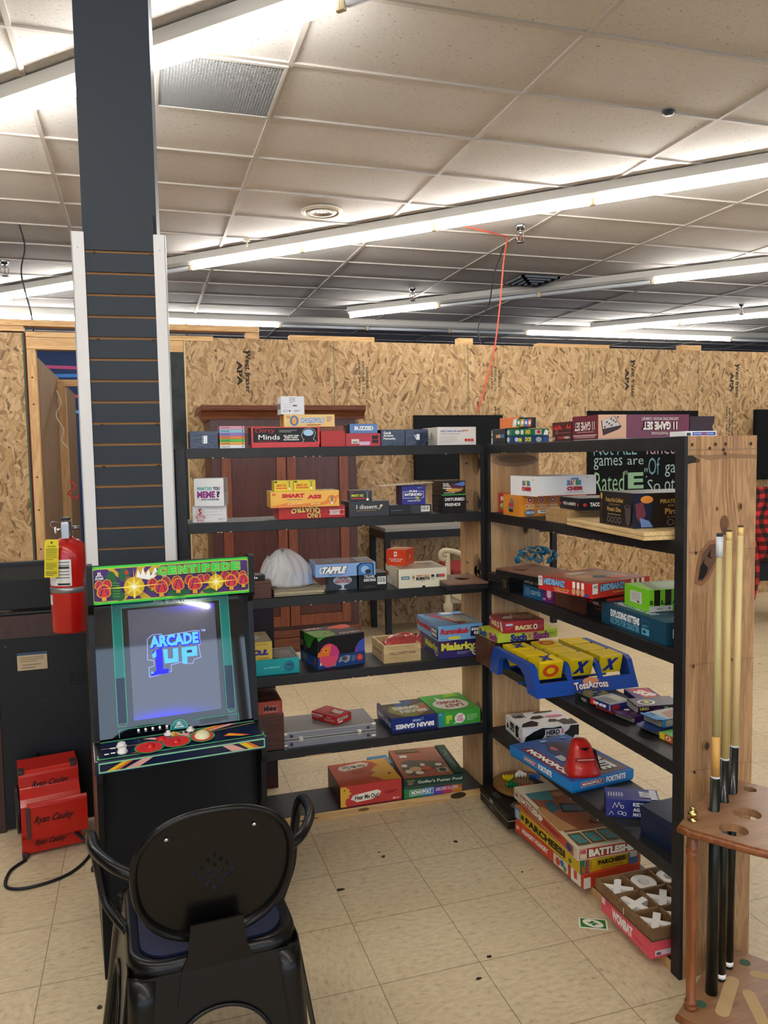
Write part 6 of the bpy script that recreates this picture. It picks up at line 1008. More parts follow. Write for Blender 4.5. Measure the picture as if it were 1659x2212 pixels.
# the lit display: grey panel, blue backlight bleed, logo
m, nt, bs = base('display'); L = nt.links
tc = nt.nodes.new('ShaderNodeTexCoord'); sx = nt.nodes.new('ShaderNodeSeparateXYZ'); L.new(tc.outputs['Generated'], sx.inputs[0])
def sq(o_, c, k):
    a = N(nt, 'ShaderNodeMath', op='SUBTRACT'); a.inputs[1].default_value = c; L.new(o_, a.inputs[0])
    m_ = N(nt, 'ShaderNodeMath', op='MULTIPLY'); L.new(a.outputs[0], m_.inputs[0]); L.new(a.outputs[0], m_.inputs[1])
    q = N(nt, 'ShaderNodeMath', op='MULTIPLY'); q.inputs[1].default_value = k; L.new(m_.outputs[0], q.inputs[0]); return q.outputs[0]
def glow(cx, cz, kx, kz):
    a = N(nt, 'ShaderNodeMath', op='ADD'); L.new(sq(sx.outputs[0], cx, kx), a.inputs[0]); L.new(sq(sx.outputs[2], cz, kz), a.inputs[1])
    e = N(nt, 'ShaderNodeMath', op='MULTIPLY'); e.inputs[1].default_value = -1; L.new(a.outputs[0], e.inputs[0])
    x_ = N(nt, 'ShaderNodeMath', op='EXPONENT'); L.new(e.outputs[0], x_.inputs[0]); return x_.outputs[0]
ad = N(nt, 'ShaderNodeMath', op='ADD'); L.new(glow(.78, 1.02, 14, 260), ad.inputs[0]); L.new(glow(.35, -.02, 8, 200), ad.inputs[1])
rp = ramp(nt, [(0, (.040, .042, .062, 1)), (1, (.02, .012, .62, 1))]); L.new(ad.outputs[0], rp.inputs[0])
L.new(rp.outputs[0], bs.inputs['Emission Color']); bs.inputs['Emission Strength'].default_value = 1.0; bs.inputs['Base Color'].default_value = (.01, .01, .015, 1); bs.inputs['Roughness'].default_value = .03; bs.inputs['Specular IOR Level'].default_value = .8; bs.inputs['Coat Weight'].default_value = .0; bs.inputs['Coat Roughness'].default_value = .03
s0 = bz0 + bzU*.215 + bzV*.105 + bn*.0016; sU = bzU*.575; sV = bzV*.80
b = B(); b.add([s0, s0 + sU, s0 + sU + sV, s0 + sV], [[0,1,2,3]], m)
lb = emit('logo_light_blue', (.06, .33, 1.0), .62); db = emit('logo_deep_blue', (.005, .005, .95), .6); ol = emit('logo_outline', (.30, .36, 1.0), .5)
it = [('l', [(.20,.72),(.26,.755),(.36,.755),(.37,.735),(.74,.755),(.80,.75),(.80,.62),(.78,.62),(.80,.50),(.72,.49),(.70,.45),(.60,.46),(.60,.48),(.45,.46),(.45,.40),(.20,.37),(.20,.46),(.26,.47),(.26,.52),(.19,.53),(.20,.72)], .0014, ol),
      ('t', 'ARCADE', .22, .625, .80, .74, db, {'b': .12, 'sh': .0}), ('t', 'ARCADE', .225, .635, .785, .745, lb, {'b': .05}),
      ('p', [(.37,.61),(.42,.61),(.42,.52),(.48,.52),(.48,.61),(.54,.61),(.54,.48),(.38,.48)], lb), ('p', [(.58,.46),(.58,.61),(.76,.61),(.76,.52),(.64,.52),(.64,.46)], lb), ('r', .64, .555, .70, .58, C('30344a')),
      ('p', [(.25,.60),(.36,.63),(.36,.43),(.42,.43),(.42,.39),(.22,.38),(.22,.42),(.28,.42),(.28,.55),(.25,.55)], db), ('p', [(.24,.57),(.29,.61),(.29,.55),(.25,.54)], lb), ('r', .22, .40, .25, .42, lb), ('t', 'TM', .82, .74, .87, .76, ol, {})]
b.art(s0, sU, sV, it, eps=.0001); b.obj('screen', A)
# control deck
dk0 = Vector((-.003, -.0635, .662)); dkU = Vector((WA + .006, 0, 0)); dkV = Vector((0, .108, .019))
nv2 = C('101a38', .3, coat=.3); g2 = C('2f8a4c', .3); g1 = C('8ac8a0', .3)
b = B()
b.add([(-.003, -.0635, .625), (WA+.003, -.0635, .625), (WA+.003, -.0635, .660), (-.003, -.0635, .660), tuple(dk0), tuple(dk0+dkU), tuple(dk0+dkU+dkV), tuple(dk0+dkV), (-.003, .045, .625), (WA+.003, .045, .625)], [[0,1,5,4],[4,5,6,7],[0,4,7,8],[1,9,6,5],[8,9,1,0]], nv2)
def frame_(a, b0, c, d): return [('l', [(a,b0),(c,b0),(c,d),(a,d),(a,b0)], .0055, g2), ('l', [(a,b0),(c,b0),(c,d),(a,d),(a,b0)], .0018, g1)]
yo = C('e0b82c', .3); orr = C('d86a30', .3); pk = C('d8a098', .3)
it = frame_(.02, .10, .98, .92)[:1] + [('p', rrect(.028, .972, .14, .88, .02), nv2)] + [('l', [(.02,.10),(.98,.10),(.98,.92),(.02,.92),(.02,.10)], .0014, g1), ('l', [(.03,.58),(.50,.55)], .0016, pk), ('l', [(.55,.6),(.97,.82)], .0016, yo)]
it += [('p', [(.20,.16),(.30,.16),(.40,.34),(.36,.42)], orr), ('p', [(.24,.16),(.28,.16),(.38,.36),(.37,.4)], yo), ('p', [(.36,.62),(.28,.80),(.33,.80),(.42,.66)], pk), ('p', [(.44,.66),(.46,.98),(.52,.72),(.56,.66)], yo), ('p', [(.46,.66),(.47,.9),(.51,.70)], orr), ('p', [(.56,.70),(.76,.92),(.70,.92),(.60,.80)], yo), ('p', [(.58,.68),(.66,.66),(.86,.90),(.80,.92)], pk), ('p', [(.60,.70),(.64,.68),(.78,.92),(.74,.92)], orr), ('p', pc(.52, .64, 8, .10, .28), pk), ('p', [(.74,.30),(.86,.18),(.90,.18),(.78,.42)], orr), ('p', [(.76,.32),(.84,.18),(.86,.18),(.78,.38)], yo)]
for (u, v, ru) in ((.305, .30, .085), (.465, .38, .085)): it += [('e', u, v, ru, .30, g2), ('e', u, v, ru*.9, .26, C('cc2c20', .3))]
it += [('e', .385, .62, .035, .14, C('cc2c20', .3)), ('e', .62, .44, .075, .30, g2), ('e', .62, .44, .065, .26, C('cc3a24', .3)), ('r', .09, .46, .12, .52, Wt), ('r', .09, .22, .115, .28, Wt), ('r', .055, .2, .08, .26, Wt)]
b.art(dk0, dkU, dkV, it)
b.art((-.003, -.0635, .627), (WA + .006, 0, 0), (0, 0, .034), [('p', rrect(.02, .98, .08, .92, .015), g1), ('p', rrect(.026, .974, .2, .8, .015), nv2), ('p', [(.06,.2),(.11,.2),(.20,.8),(.15,.8)], yo), ('p', [(.10,.2),(.13,.2),(.21,.8),(.185,.8)], orr), ('p', [(.16,.2),(.24,.2),(.32,.8),(.26,.8)], pk), ('p', [(.72,.8),(.78,.8),(.86,.2),(.78,.2)], pk), ('p', [(.82,.8),(.86,.8),(.93,.2),(.88,.2)], yo), ('p', [(.86,.8),(.88,.8),(.95,.2),(.92,.2)], orr)])
b.obj('control_deck', A, bevel=.0015)
def on_deck(u, v): return dk0 + dkU*u + dkV*v
RX = Matrix.Rotation(.17, 4, 'X')
for (u, v) in ((.155, .33), (.155, .60)):
    b = B(); b.lathe([(.0145, 0), (.0145, .003), (.011, .006), (.011, .011), (.007, .012)], C('e4e2de', .3), 24); b.obj('player_button', A, on_deck(u, v), (.17, 0, 0))
for (u, v) in ((.315, .36), (.465, .40), (.385, .62)):
    b = B(); b.lathe([(.0145, 0), (.014, .004), (.010, .005), (.009, .009), (.005, .010)], C('c01c16', .25), 24); b.obj('fire_button', A, on_deck(u, v), (.17, 0, 0))
for (u, v) in ((.43, .88), (.565, .93)):
    b = B(); b.lathe([(.0125, 0), (.012, .003), (.006, .004), (.0055, .011), (.003, .012)], C('e4e2de', .3), 20); b.obj('start_button', A, on_deck(u, v), (.17, 0, 0))
b = B(); b.lathe([(.030, -.001), (.030, .002), (.025, .003)], K, 32); b.lathe([(.0245*math.cos(q*PI/16), .0245*math.sin(q*PI/16) - .003) for q in range(0, 9)], C('d8d4ac', .15, coat=.5), 32); b.obj('trackball', A, on_deck(.62, .46), (.17, 0, 0))
for q in (0, 1):
    b = B(); b.lathe([(.003, 0), (.0025, .0015)], chrm, 10); b.obj('screw', A, on_deck(.985 if q else .012, .03), (.17, 0, 0))

# ------------------------------------------------------------ metal armchair
CH = empty('metal_armchair', (.106, 1.79, 0), math.radians(3), 'black metal armchair with a perforated round back, seen from behind', 'chair')
bm_ = C('070706', .34, spec=.25, coat=.12, bump=.04, bscale=40); nb = C('141c3a', .5)
tiltm = lambda rz, d: Matrix.Rotation(rz, 4, 'Z') @ Matrix.Translation((0, -d, .435)) @ Matrix.Rotation(math.radians(-8), 4, 'X') @ Matrix.Translation((0, 0, -.435))
# backrest pan with rolled rim
def sup(rx, rz, n=56, e=2.35, top=1.0):
    out = []
    for k in range(n):
        a = 2*PI*k/n; ca, sa = math.cos(a), math.sin(a)
        x = rx*math.copysign(abs(ca)**(2/e), ca); z = rz*math.copysign(abs(sa)**(2/e), sa)
        x *= 1 + .06*(z/rz) ; out.append((x, z))
    return out
MB_ = Matrix.Translation((0, -.192, .626)) @ Matrix.Rotation(math.radians(11), 4, 'X')
holes = []
for rr in range(7):
    n_ = 4 - abs(rr - 3)
    for k_ in range(n_):
        hx_ = (k_ - (n_-1)/2)*.0255; hz_ = .042 - .0135*rr; holes.append([(hx_+.006, hz_), (hx_, hz_+.007), (hx_-.006, hz_), (hx_, hz_-.007)])
b = B(); b.prism(sup(.152, .142), 'y', .010, .013, bm_, T=MB_, holes=holes)
o1 = sup(.152, .142); o2 = sup(.160, .150); n_ = len(o1); vs = []; fs = []
ringp = [(o1, .011), (sup(.155, .145), .002), (o2, -.004), (sup(.166, .156), -.002), (sup(.168, .158), .006), (sup(.164, .154), .012), (sup(.156,.146), .014)]
for (o_, y_) in ringp:
    for p in o_: vs.append((p[0], y_, p[1]))
for i in range(len(ringp)-1):
    for k_ in range(n_): fs.append([i*n_+k_, i*n_+(k_+1)%n_, (i+1)*n_+(k_+1)%n_, (i+1)*n_+k_])
b.add(vs, fs, bm_, True, MB_)
for x_ in (-.095, .082): b.lathe([(.005, 0), (.004, .002)], chrm, 10, MB_ @ Matrix.Translation((x_, .008, .098)) @ Matrix.Rotation(PI/2, 4, 'X'))
b.obj('backrest', CH)
b = B(); b.prism([(-.085, .362), (.085, .362), (.074, .44), (-.074, .44)], 'y', -.0055, .0, bm_, T=tiltm(0, .190)); b.prism([(-.074, .436), (.074, .436), (.060, .47), (.054, .53), (-.054, .53), (-.060, .47)], 'y', -.1965, -.191, bm_); b.obj('back_bracket', CH)
# seat pan with raised rim
b = B(); ro = rrect(-.175, .175, -.185, .175, .07, 8); ri = rrect(-.152, .152, -.160, .15, .06, 8)
n_ = len(ro); vs = []; fs = []
for (o_, z_) in ((rrect(-.180, .180, -.190, .18, .075, 8), .405), (rrect(-.179, .179, -.189, .179, .073, 8), .440), (ro, .455), (rrect(-.166, .166, -.176, .166, .068, 8), .459), (ri, .450)):
    for p in o_: vs.append((p[0], p[1], z_))
for i in range(4):
    for k_ in range(n_): fs.append([i*n_+k_, i*n_+(k_+1)%n_, (i+1)*n_+(k_+1)%n_, (i+1)*n_+k_])
fs.append([4*n_+k_ for k_ in range(n_)])
b.add(vs, fs, bm_, True); b.obj('seat', CH)
b = B(); b.prism(rrect(-.150, .150, -.157, .148, .058, 8), 'z', .4495, .4555, nb); b.obj('seat_pad', CH, bevel=.002, seg=2)
# aprons with an arch between each pair of legs
def apron(T, w0, w1):
    b = B(); arch = []
    for k_ in range(17):
        t = k_/16; a = PI*t; arch.append((.098*math.cos(a)*(1+.12*(1-math.sin(a))), .235 + .115*math.sin(a)**.75))
    bot = w1
    out = [(-w0, .435), (-bot, 0.02), (-bot+.030, .02), (-.125, .18)] + [(-x_, z_) for x_, z_ in [(p[0], p[1]) for p in arch]] + [(.125, .18), (bot-.030, .02), (bot, .02), (w0, .435)]
    b.prism(out[::-1], 'y', -.0015, .0015, bm_, T=T)
    ed = smooth_path([(p[0], -.004, p[1]) for p in out[2:-2]], 2); b.tube(ed, .0045, bm_, 6, T=T); return b
for rz, d in ((0, .190), (PI/2, .178), (PI, .178), (-PI/2, .178)):
    apron(tiltm(rz, d), .155, .19 if rz == 0 else .215).obj('apron', CH)
for sx_ in (-1, 1):
    for sy_ in (-1, 1):
        b = B(); P0 = Vector((sx_*(.145 if sy_ < 0 else .158), sy_*.160 - .005, .425)); P1 = Vector((sx_*(.180 if sy_ < 0 else .232), sy_*.232 - .005, 0)); n_ = 10; vs = []; fs = []
        rs = [.040, .034, .028, .022, .018]
        b.tube([P0.lerp(P1, k_/8) for k_ in range(9)], [.034, .033, .031, .028, .025, .022, .020, .018, .018], bm_, 14); b.tube([P1, P1 + Vector((0, 0, .012))], .019, C('2a2c2e', .6), 12); b.obj('leg', CH)
for sx_ in (-1, 1):
    b = B(); pts = smooth_path([(sx_*.158, -.190, .655), (sx_*.195, -.165, .668), (sx_*.232, -.085, .672), (sx_*.240, .01, .662), (sx_*.236, .055, .625), (sx_*.226, .06, .55), (sx_*.215, .05, .485), (sx_*.190, .02, .45), (sx_*.172, -.01, .440)], 6)
    b.tube(pts, .0115, bm_, 12); b.obj('armrest', CH)

# ------------------------------------------------------------ fire extinguisher on the column
r = empty('fire_extinguisher', (-.262, 3.055, .862), 0, 'red fire extinguisher with a yellow inspection tag hanging beside the column', 'fire extinguisher')
rex = C('b01712', .28, coat=.4)
b = B(); b.lathe([(.060, 0), (.0655, .008), (.0655, .290), (.060, .315), (.042, .334), (.022, .342), (.018, .350)], rex, 40)
b.obj('cylinder', r)
b = B(); b.lathe([(.0662, .148), (.0662, .168)], C('8d8f92', .35, .6), 40); b.obj('strap', r)
def wrap(a0, a1, z0, z1, col, rad=.0660):
    bb = B(); vs = []; n = 12
    for k_ in range(n+1):
        a = a0 + (a1-a0)*k_/n; vs += [(rad*math.cos(a), rad*math.sin(a), z0), (rad*math.cos(a), rad*math.sin(a), z1)]
    bb.add(vs, [[2*k_, 2*k_+2, 2*k_+3, 2*k_+1] for k_ in range(n)], col, True); return bb
b = wrap(-2.75, -1.35, .175, .270, C('d8d6d2', .4)); b.mats
for q in range(6): b2 = wrap(-2.2, -1.45, .258 - .011*q, .262 - .011*q, C('77757a', .5), .0663); n0 = len(b.v); [b.v.append(v_) for v_ in b2.v]; [b.f.append([x_ + n0 for x_ in f_]) for f_ in b2.f]; [b.m.append(b.mi(C('77757a', .5))) for _ in b2.f]; b.sm += b2.sm
for q in range(2): b2 = wrap(-2.1, -1.45, .178 + .06*q, .185 + .06*q, C('2c2c30', .5), .0664); n0 = len(b.v); [b.v.append(v_) for v_ in b2.v]; [b.f.append([x_ + n0 for x_ in f_]) for f_ in b2.f]; [b.m.append(b.mi(C('2c2c30', .5))) for _ in b2.f]; b.sm += b2.sm
b.obj('instruction_label', r)
b = wrap(-2.9, -2.55, .105, .14, C('d8d6d2', .4)); b.obj('pictogram_sticker', r)
b = B(); b.lathe([(.017, .345), (.019, .350), (.019, .362), (.013, .366), (.013, .385), (.016, .388), (.016, .400)], C('9a9a98', .3, .9), 20); b.obj('valve', r)
b = B(); b.box(-.012, .012, -.070, .010, .398, .404, C('a8a9ab', .3, .9)); b.box(-.013, .013, -.072, -.060, .345, .400, C('a8a9ab', .3, .9)); b.box(-.013, .013, -.05, .01, .408, .418, K); b.obj('handle', r, bevel=.0015)
b = B(); b.tube([(.012, 0, .376), (.045, 0, .378)], .008, C('8a8a8c', .3, .9), 10); b.tube([(-.012, 0, .372), (-.040, -.005, .372)], .006, chrm, 10); b.lathe([(.012, 0), (.012, .005)], Wt, 16, Matrix.Translation((-.04, -.005, .372)) @ Matrix.Rotation(PI/2, 4, 'Y')); b.obj('gauge', r)
b = B(); b.tube(smooth_path([(-.015, -.03, .40), (-.045, -.04, .405), (-.05, -.02, .385), (-.02, 0, .37)], 5), .0015, chrm, 6); b.obj('safety_pin', r)
b = B(); T = Matrix.Translation((-.046, -.073, .345)) @ Matrix.Rotation(.05, 4, 'Y'); b.prism([(-.022, -.135), (.024, -.135), (.024, -.008), (.018, 0), (-.016, 0), (-.022, -.008)], 'y', -.0006, .0006, C('d8c81c', .5), T=T)
b.art((-.022, -.0006, -.135), (.046, 0, 0), (0, 0, .135), [('e', .5, .92, .09, .03, C('5a3a1c')), T_("GOLDEN'S", .2, .80, .8, .84, '3a3a10')] + fine(.1, .45, .9, .78, '6a6414', 7) + [('box', .12, .2, .88, .42, .0006, C('6a6414'))] + fine(.15, .22, .85, .40, '6a6414', 4) + fine(.1, .04, .9, .17, '2c2c10', 3), T=T)
b.obj('inspection_tag', r)

# ------------------------------------------------------------ red air mover
r = empty('air_mover', (-.385, 3.215, .0), math.radians(10), 'red carpet drying fan with black handwriting standing on the floor', 'fan')
rb = C('b01c10', .3, coat=.2)
po = [(-.085, .012), (-.02, .0), (.10, .0), (.115, .012), (.115, .06), (.13, .075), (.13, .20), (.115, .215), (.115, .30), (.10, .315), (-.03, .315), (-.045, .30), (-.05, .25), (-.085, .225), (-.1, .20), (-.1, .09), (-.085, .07)]
b = B(); b.prism(po, 'x', -.105, .105, rb)
b.prism([(-.118, .075), (-.10, .075), (-.10, .215), (-.118, .205)], 'x', -.085, .125, rb)
hw_ = {'b': .0}
def write(z0, z1, y, sc_=1.0):
    b.art((-.06, y, z0), (.15, 0, 0), (0, 0, z1 - z0), [('t', 'Ryan Cauley', 0, 0, sc_, 1, C('1a1210', .6), {'b': .02, 'sh': .4})])
write(.245, .275, -.0500, .85); write(.13, .165, -.1185, .9); write(.035, .06, -.0865, .7)
b.obj('housing', r, bevel=.005)
b = B(); b.lathe([(.088, 0), (.088, .012), (.078, .014), (.074, .004)], K, 40, Matrix.Translation((-.105, .005, .155)) @ Matrix.Rotation(-PI/2, 4, 'Y'))
for k_ in range(1, 6): b.tube([(-.117, .005 + .074*k_/5*math.cos(a), .155 + .074*k_/5*math.sin(a)) for a in [2*PI*i/28 for i in range(28)]], .0022, K, 5, closed=True)
for k_ in range(8): a = PI*k_/8; b.tube([(-.117, .005 + .078*math.cos(a), .155 + .078*math.sin(a)), (-.117, .005 - .078*math.cos(a), .155 - .078*math.sin(a))], .002, K, 5)
b.obj('intake_grille', r)
b = B(); b.lathe([(.076, 0), (.03, -.02), (.02, .004)], C('17181a'), 30, Matrix.Translation((-.107, .005, .155)) @ Matrix.Rotation(-PI/2, 4, 'Y')); b.obj('impeller', r)
for q in ((-.105, -.03, .295), (-.105, -.085, .0), (.08, -.03, .30)):
    b = B(); b.box(q[0] - .002, q[0] + .02, q[1] - .012, q[1] + .035, q[2], q[2] + .022, C('3a2c28', .6)); b.obj('rubber_foot', r, bevel=.004)
b = B(); b.box(-.09, -.075, -.124, -.118, .085, .205, C('4a3430', .6)); b.obj('corner_strip', r, bevel=.002)
b = B(); b.tube(smooth_path([(-.29, 3.14, .06), (-.25, 3.12, .02), (-.235, 3.05, .006), (-.30, 2.93, .006), (-.42, 2.88, .006), (-.50, 2.91, .006), (-.505, 3.02, .006), (-.46, 3.09, .006)], 8), .0055, C('17181b', .5), 8)
tag(b.obj('power_cord', None), 'thick black cord looping over the floor in front of the red fan', 'cord')
b = B(); b.tube(smooth_path([(-.215, 3.0, .004), (-.222, 2.93, .004), (-.20, 2.925, .004), (-.17, 2.95, .004)], 6), .003, K, 6); tag(b.obj('wire_loop'), 'thin black wire loop on the floor between the column and the arcade machine', 'wire')

# ------------------------------------------------------------ cabinet at the far left (back of an old video machine)
r = empty('game_cabinet', (-.60, 3.36, 0), math.radians(1), 'dark wood framed cabinet with a black vented back panel behind the red fan', 'cabinet')
b = B(); b.box(0, .035, 0, .60, 0, .875, M_DKBRN); b.obj('side_panel', r, bevel=.002)
b = B(); b.box(.46, .495, 0, .60, 0, .875, M_DKBRN); b.obj('side_panel', r, bevel=.002)
b = B(); b.box(.035, .46, .0, .02, .785, .875, M_DKBRN); b.box(.035, .46, .02, .60, .86, .875, M_DKBRN); b.obj('top_rail', r)
b = B(); b.box(.035, .46, .004, .016, .01, .785, C('15171b', .5, bump=.1, bscale=120))
for i in range(11):
    for j in range(13): b.art((.175 + .0245*i + (.012 if j % 2 else 0) - .004, .004, .30 + .0255*j), (.008, 0, 0), (0, 0, .006), [('e', .5, .5, .5, .5, C('050507', .8)), ('e', .5, .15, .35, .15, C('4a4e54', .5))])
b.art((.035, .004, .01), (.425, 0, 0), (0, 0, .775), [Rr(.60, .72, 1, .80, '08090b'), ('box', .60, .72, 1, .80, .002, C('24262c')), ('e', .30, .38, .02, .012, C('07080a')), ('p', [(.29,.33),(.31,.33),(.305,.38),(.295,.38)], C('07080a')), ('e', .07, .96, .01, .006, C('3a3c40'))])
b.obj('back_panel', r)
b = B(); b.box(.105, .215, .002, .0035, .652, .722, C('b8a584', .6)); b.art((.105, .002, .652), (.11, 0, 0), (0, 0, .07), [Rr(0, .87, 1, 1, '2c4a6a')] + fine(.1, .45, .9, .8, '7a6850', 3) + fine(.15, .08, .8, .4, '7a6850', 2)); b.obj('paper_label', r)
r = empty('monitor', (-.585, 3.375, .876), math.radians(1), 'black monitor back with a dark glossy upper strip on top of the vented cabinet', 'monitor')
b = B(); b.box(0, .42, 0, .04, .02, .21, C('101114', .45)); b.box(.06, .36, .04, .16, .03, .17, C('101114', .5)); b.art((0, 0, .02), (.42, 0, 0), (0, 0, .19), [('r', .0, .62, 1, .90, C('2c2e2e', .1)), ('r', 0, .95, 1, 1, C('1e2024'))]); b.obj('case', r, bevel=.003)
b = B(); b.box(.0, .42, -.012, .10, 0, .012, C('16171a', .4)); b.box(.15, .27, .02, .06, .01, .03, K); b.obj('stand', r, bevel=.003)
# dark cabinet behind the left shelving unit
r = empty('wooden_cabinet', (.10, 3.42, 0), 0, 'dark plum cabinet with white stickers behind the left shelving unit, beside the arcade machine', 'cabinet')
dp = C('251a26', .4)
b = B(); b.box(0, .44, 0, .40, .05, .90, dp); b.art((0, 0, .05), (.44, 0, 0), (0, 0, .85), [('r', .0, .02, .8, .62, C('14161f', .3)), ('r', .83, .0, 1, 1, C('2c1c26', .4)), ('r', .60, .80, .76, .87, C('c8d4dc')), ('e', .68, .755, .07, .018, C('b4c0c8')), ('r', .62, .785, .74, .79, C('b4c0c8'))]); b.obj('body', r, bevel=.003)
b = B(); b.box(.38, .44, .0, .06, 0, .05, C('3a1416', .4)); b.obj('leg', r)
b = B(); b.box(.0, .06, .0, .06, 0, .05, C('3a1416', .4)); b.obj('leg', r)

# ------------------------------------------------------------ armoire against the partition
r = empty('armoire', (.50, 5.83, 0), 0, 'tall cherry wood armoire with crown moulding and two panelled doors behind the left shelving unit', 'armoire')
WR = 1.09; DR = .58; HR = 1.76
b = B(); b.box(0, WR, 0, DR, .16, HR, M_CHERRY); b.obj('carcass', r)
b = B()
crown = [(0, 0), (-.012, .0), (-.016, .02), (-.04, .05), (-.065, .065), (-.07, .10), (0, .10)]
b.prism(crown, 'x', -.068, WR + .068, M_CHERRYX, T=Matrix.Translation((0, 0, HR)))
b.prism([(-.065, .065), (-.065, .10), (WR + .065, .10), (WR + .065, .065), (WR + .04, .05), (WR+.012, 0), (-.012, 0), (-.04, .05)], 'y', -.01, DR, M_CHERRYX, T=Matrix.Translation((0, 0, HR)))
b.obj('crown_molding', r)
b = B(); b.box(-.02, WR + .02, -.03, DR, 0, .11, M_CHERRYX); b.box(-.008, WR + .008, -.018, DR, .11, .17, M_CHERRYX); b.obj('plinth', r, bevel=.006)
for s_ in (0, 1):
    b = B(); x0 = .07 if s_ == 0 else WR/2 + .004; x1 = WR/2 - .004 if s_ == 0 else WR - .07; z0, z1 = .20, HR - .05
    fr = M_CHERRYX if False else wood('cherry_stile', '6a3018', '7f4222', 'z', .35) if s_ == 0 else fr
    b.box(x0, x0 + .07, -.022, 0, z0, z1, fr); b.box(x1 - .07, x1, -.022, 0, z0, z1, fr); b.box(x0 + .07, x1 - .07, -.022, 0, z0, z0 + .08, fr)
    arch_ = [(x0 + .07, z1), (x0 + .07, z1 - .10)] + [(x0 + .07 + (x1-x0-.14)*k_/12, z1 - .10 + .05*math.sin(PI*k_/12)) for k_ in range(1, 12)] + [(x1 - .07, z1 - .10), (x1 - .07, z1)]
    b.prism(arch_, 'y', -.022, 0, fr); b.box(x0 + .07, x1 - .07, -.006, 0, z0 + .08, z1 - .05, wood('cherry_panel', '421c14', '522519', 'z', .3) if s_ == 0 else b0p)
    if s_ == 0: b0p = b.mats[-1]
    d_ = b.obj('door', r, bevel=.003)
    b = B(); gx = (x1 - .035) if s_ == 0 else (x0 + .035); brs = C('c8b878', .25, .9)
    for k_ in range(4): b.lathe([(.006 + .006*(k_ % 2), 0), (.004, .003)], brs, 8, Matrix.Translation((gx, -.023, .42 + .035*k_)) @ Matrix.Rotation(PI/2, 4, 'X'))
    b.tube([(gx, -.030, .40), (gx, -.026, .56)], .004, brs, 6); b.lathe([(.012, 0), (.002, .004)], brs, 4, Matrix.Translation((gx, -.026, .395)) @ Matrix.Rotation(PI/2, 4, 'X')); b.obj('handle', d_)

# ------------------------------------------------------------ wall televisions, chalkboard, table, seat
def tv(x0, x1, z0, z1, lab):
    r = empty('television', (x0, 6.30, z0), 0, lab, 'television', 'televisions on the strand board partition'); w = x1 - x0; h = z1 - z0
    b = B(); b.box(0, w, 0, .05, 0, h, C('131416', .5, spec=.1)); b.obj('bezel', r, bevel=.003)
    b = B(); b.box(.012, w - .012, -.001, .0, .02, h - .012, C('18191a', .5, spec=.08)); b.obj('screen', r)
    b = B(); b.box(w/2 - .15, w/2 + .15, .05, .165, h/2 - .1, h/2 + .1, K); b.obj('wall_bracket', r)
tv(2.24, 3.06, 1.262, 1.812, 'black flat television on the partition behind the corner of the shelving units')
tv(5.80, 6.9, 1.17, 1.86, 'black flat television on the partition at the right edge')
r = empty('chalkboard', (4.0, 6.44, .98), 0, 'black chalkboard sign with pastel handwriting on the partition behind the right shelving unit', 'chalkboard')
b = B(); b.box(0, 1.225, 0, .02, -.04, .876, C('121313', .7, spec=.1)); cw = C('9cb0a4', .8); cg = C('86a884', .8); cpk = C('a88890', .8); cbl = C('7098a0', .8)
def ch(s_, x0, z0, x1, z1, c, **o): o.setdefault('b', -.004); return ('t', s_, (x0-.13)/1.225, (z0+.04)/.916, (x1-.13)/1.225, (z1+.04)/.916, c, o)
b.art((0, 0, -.04), (1.225, 0, 0), (0, 0, .916), [ch('Not ALL', .19, .46, .66, .60, cbl), ch('functions', .76, .46, 1.34, .60, cpk), ch('games', .19, .325, .50, .437, cw), ch('are', .555, .366, .735, .424, cw), ch('Rated', .20, .116, .52, .30, cg), ch('"', .525, .27, .555, .31, cg), ch('E', .562, .136, .736, .291, cg, b=.04), ch('"', .745, .29, .78, .33, cg), ch('.', .76, .24, .775, .255, cw), ch('Of', .788, .263, .917, .429, cbl), ch('games', .975, .24, 1.33, .36, cw), ch('So', .779, .103, .924, .219, cw), ch('others', .973, .102, 1.33, .246, cw), ch('(everyone)', .54, .06, .745, .118, cw), ch('Ask us for help', .25, -.02, .9, .04, cw)])
b.obj('board', r)
r = empty('metal_table', (1.86, 5.98, 0), 0, 'black metal framed work table with a grey top against the partition', 'table')
mf = C('17181b', .45)
b = B(); b.box(0, 1.55, 0, .46, .862, .892, C('85837f', .5)); b.obj('tabletop', r, bevel=.002)
b = B(); b.box(0, 1.55, .0, .04, .80, .861, mf); b.box(0, 1.55, .42, .46, .80, .861, mf); b.box(0, .04, .04, .42, .80, .861, mf); b.box(1.51, 1.55, .04, .42, .80, .861, mf); b.obj('frame', r)
b = B(); b.box(.04, 1.51, .0, .46, .33, .36, mf); b.box(0, .04, .04, .42, .33, .36, mf); b.obj('lower_shelf', r)
for x_ in (0, 1.505):
    for y_ in (0, .415): b = B(); b.box(x_, x_ + .045, y_, y_ + .045, 0, .80, mf); b.obj('leg', r)
r = empty('settee', (2.03, 5.12, 0), math.radians(-10), 'cream painted wooden seat with scrolled arm and red cushion behind the shelving units', 'seat')
cm = C('b3a78c', .4)
b = B(); arm = smooth_path([(.012, 0, .752), (-.008, 0, .742), (-.026, 0, .755), (-.028, 0, .782), (-.008, 0, .800), (.03, 0, .800), (.09, 0, .785), (.16, 0, .750), (.24, 0, .715), (.36, 0, .69), (.5, 0, .70)], 5)
b.tube(arm, .0185, cm, 12); b.lathe([(.012, -.02), (.012, .02)], cm, 14, Matrix.Translation((-.004, 0, .772)) @ Matrix.Rotation(PI/2, 4, 'X')); b.obj('armrest', r)
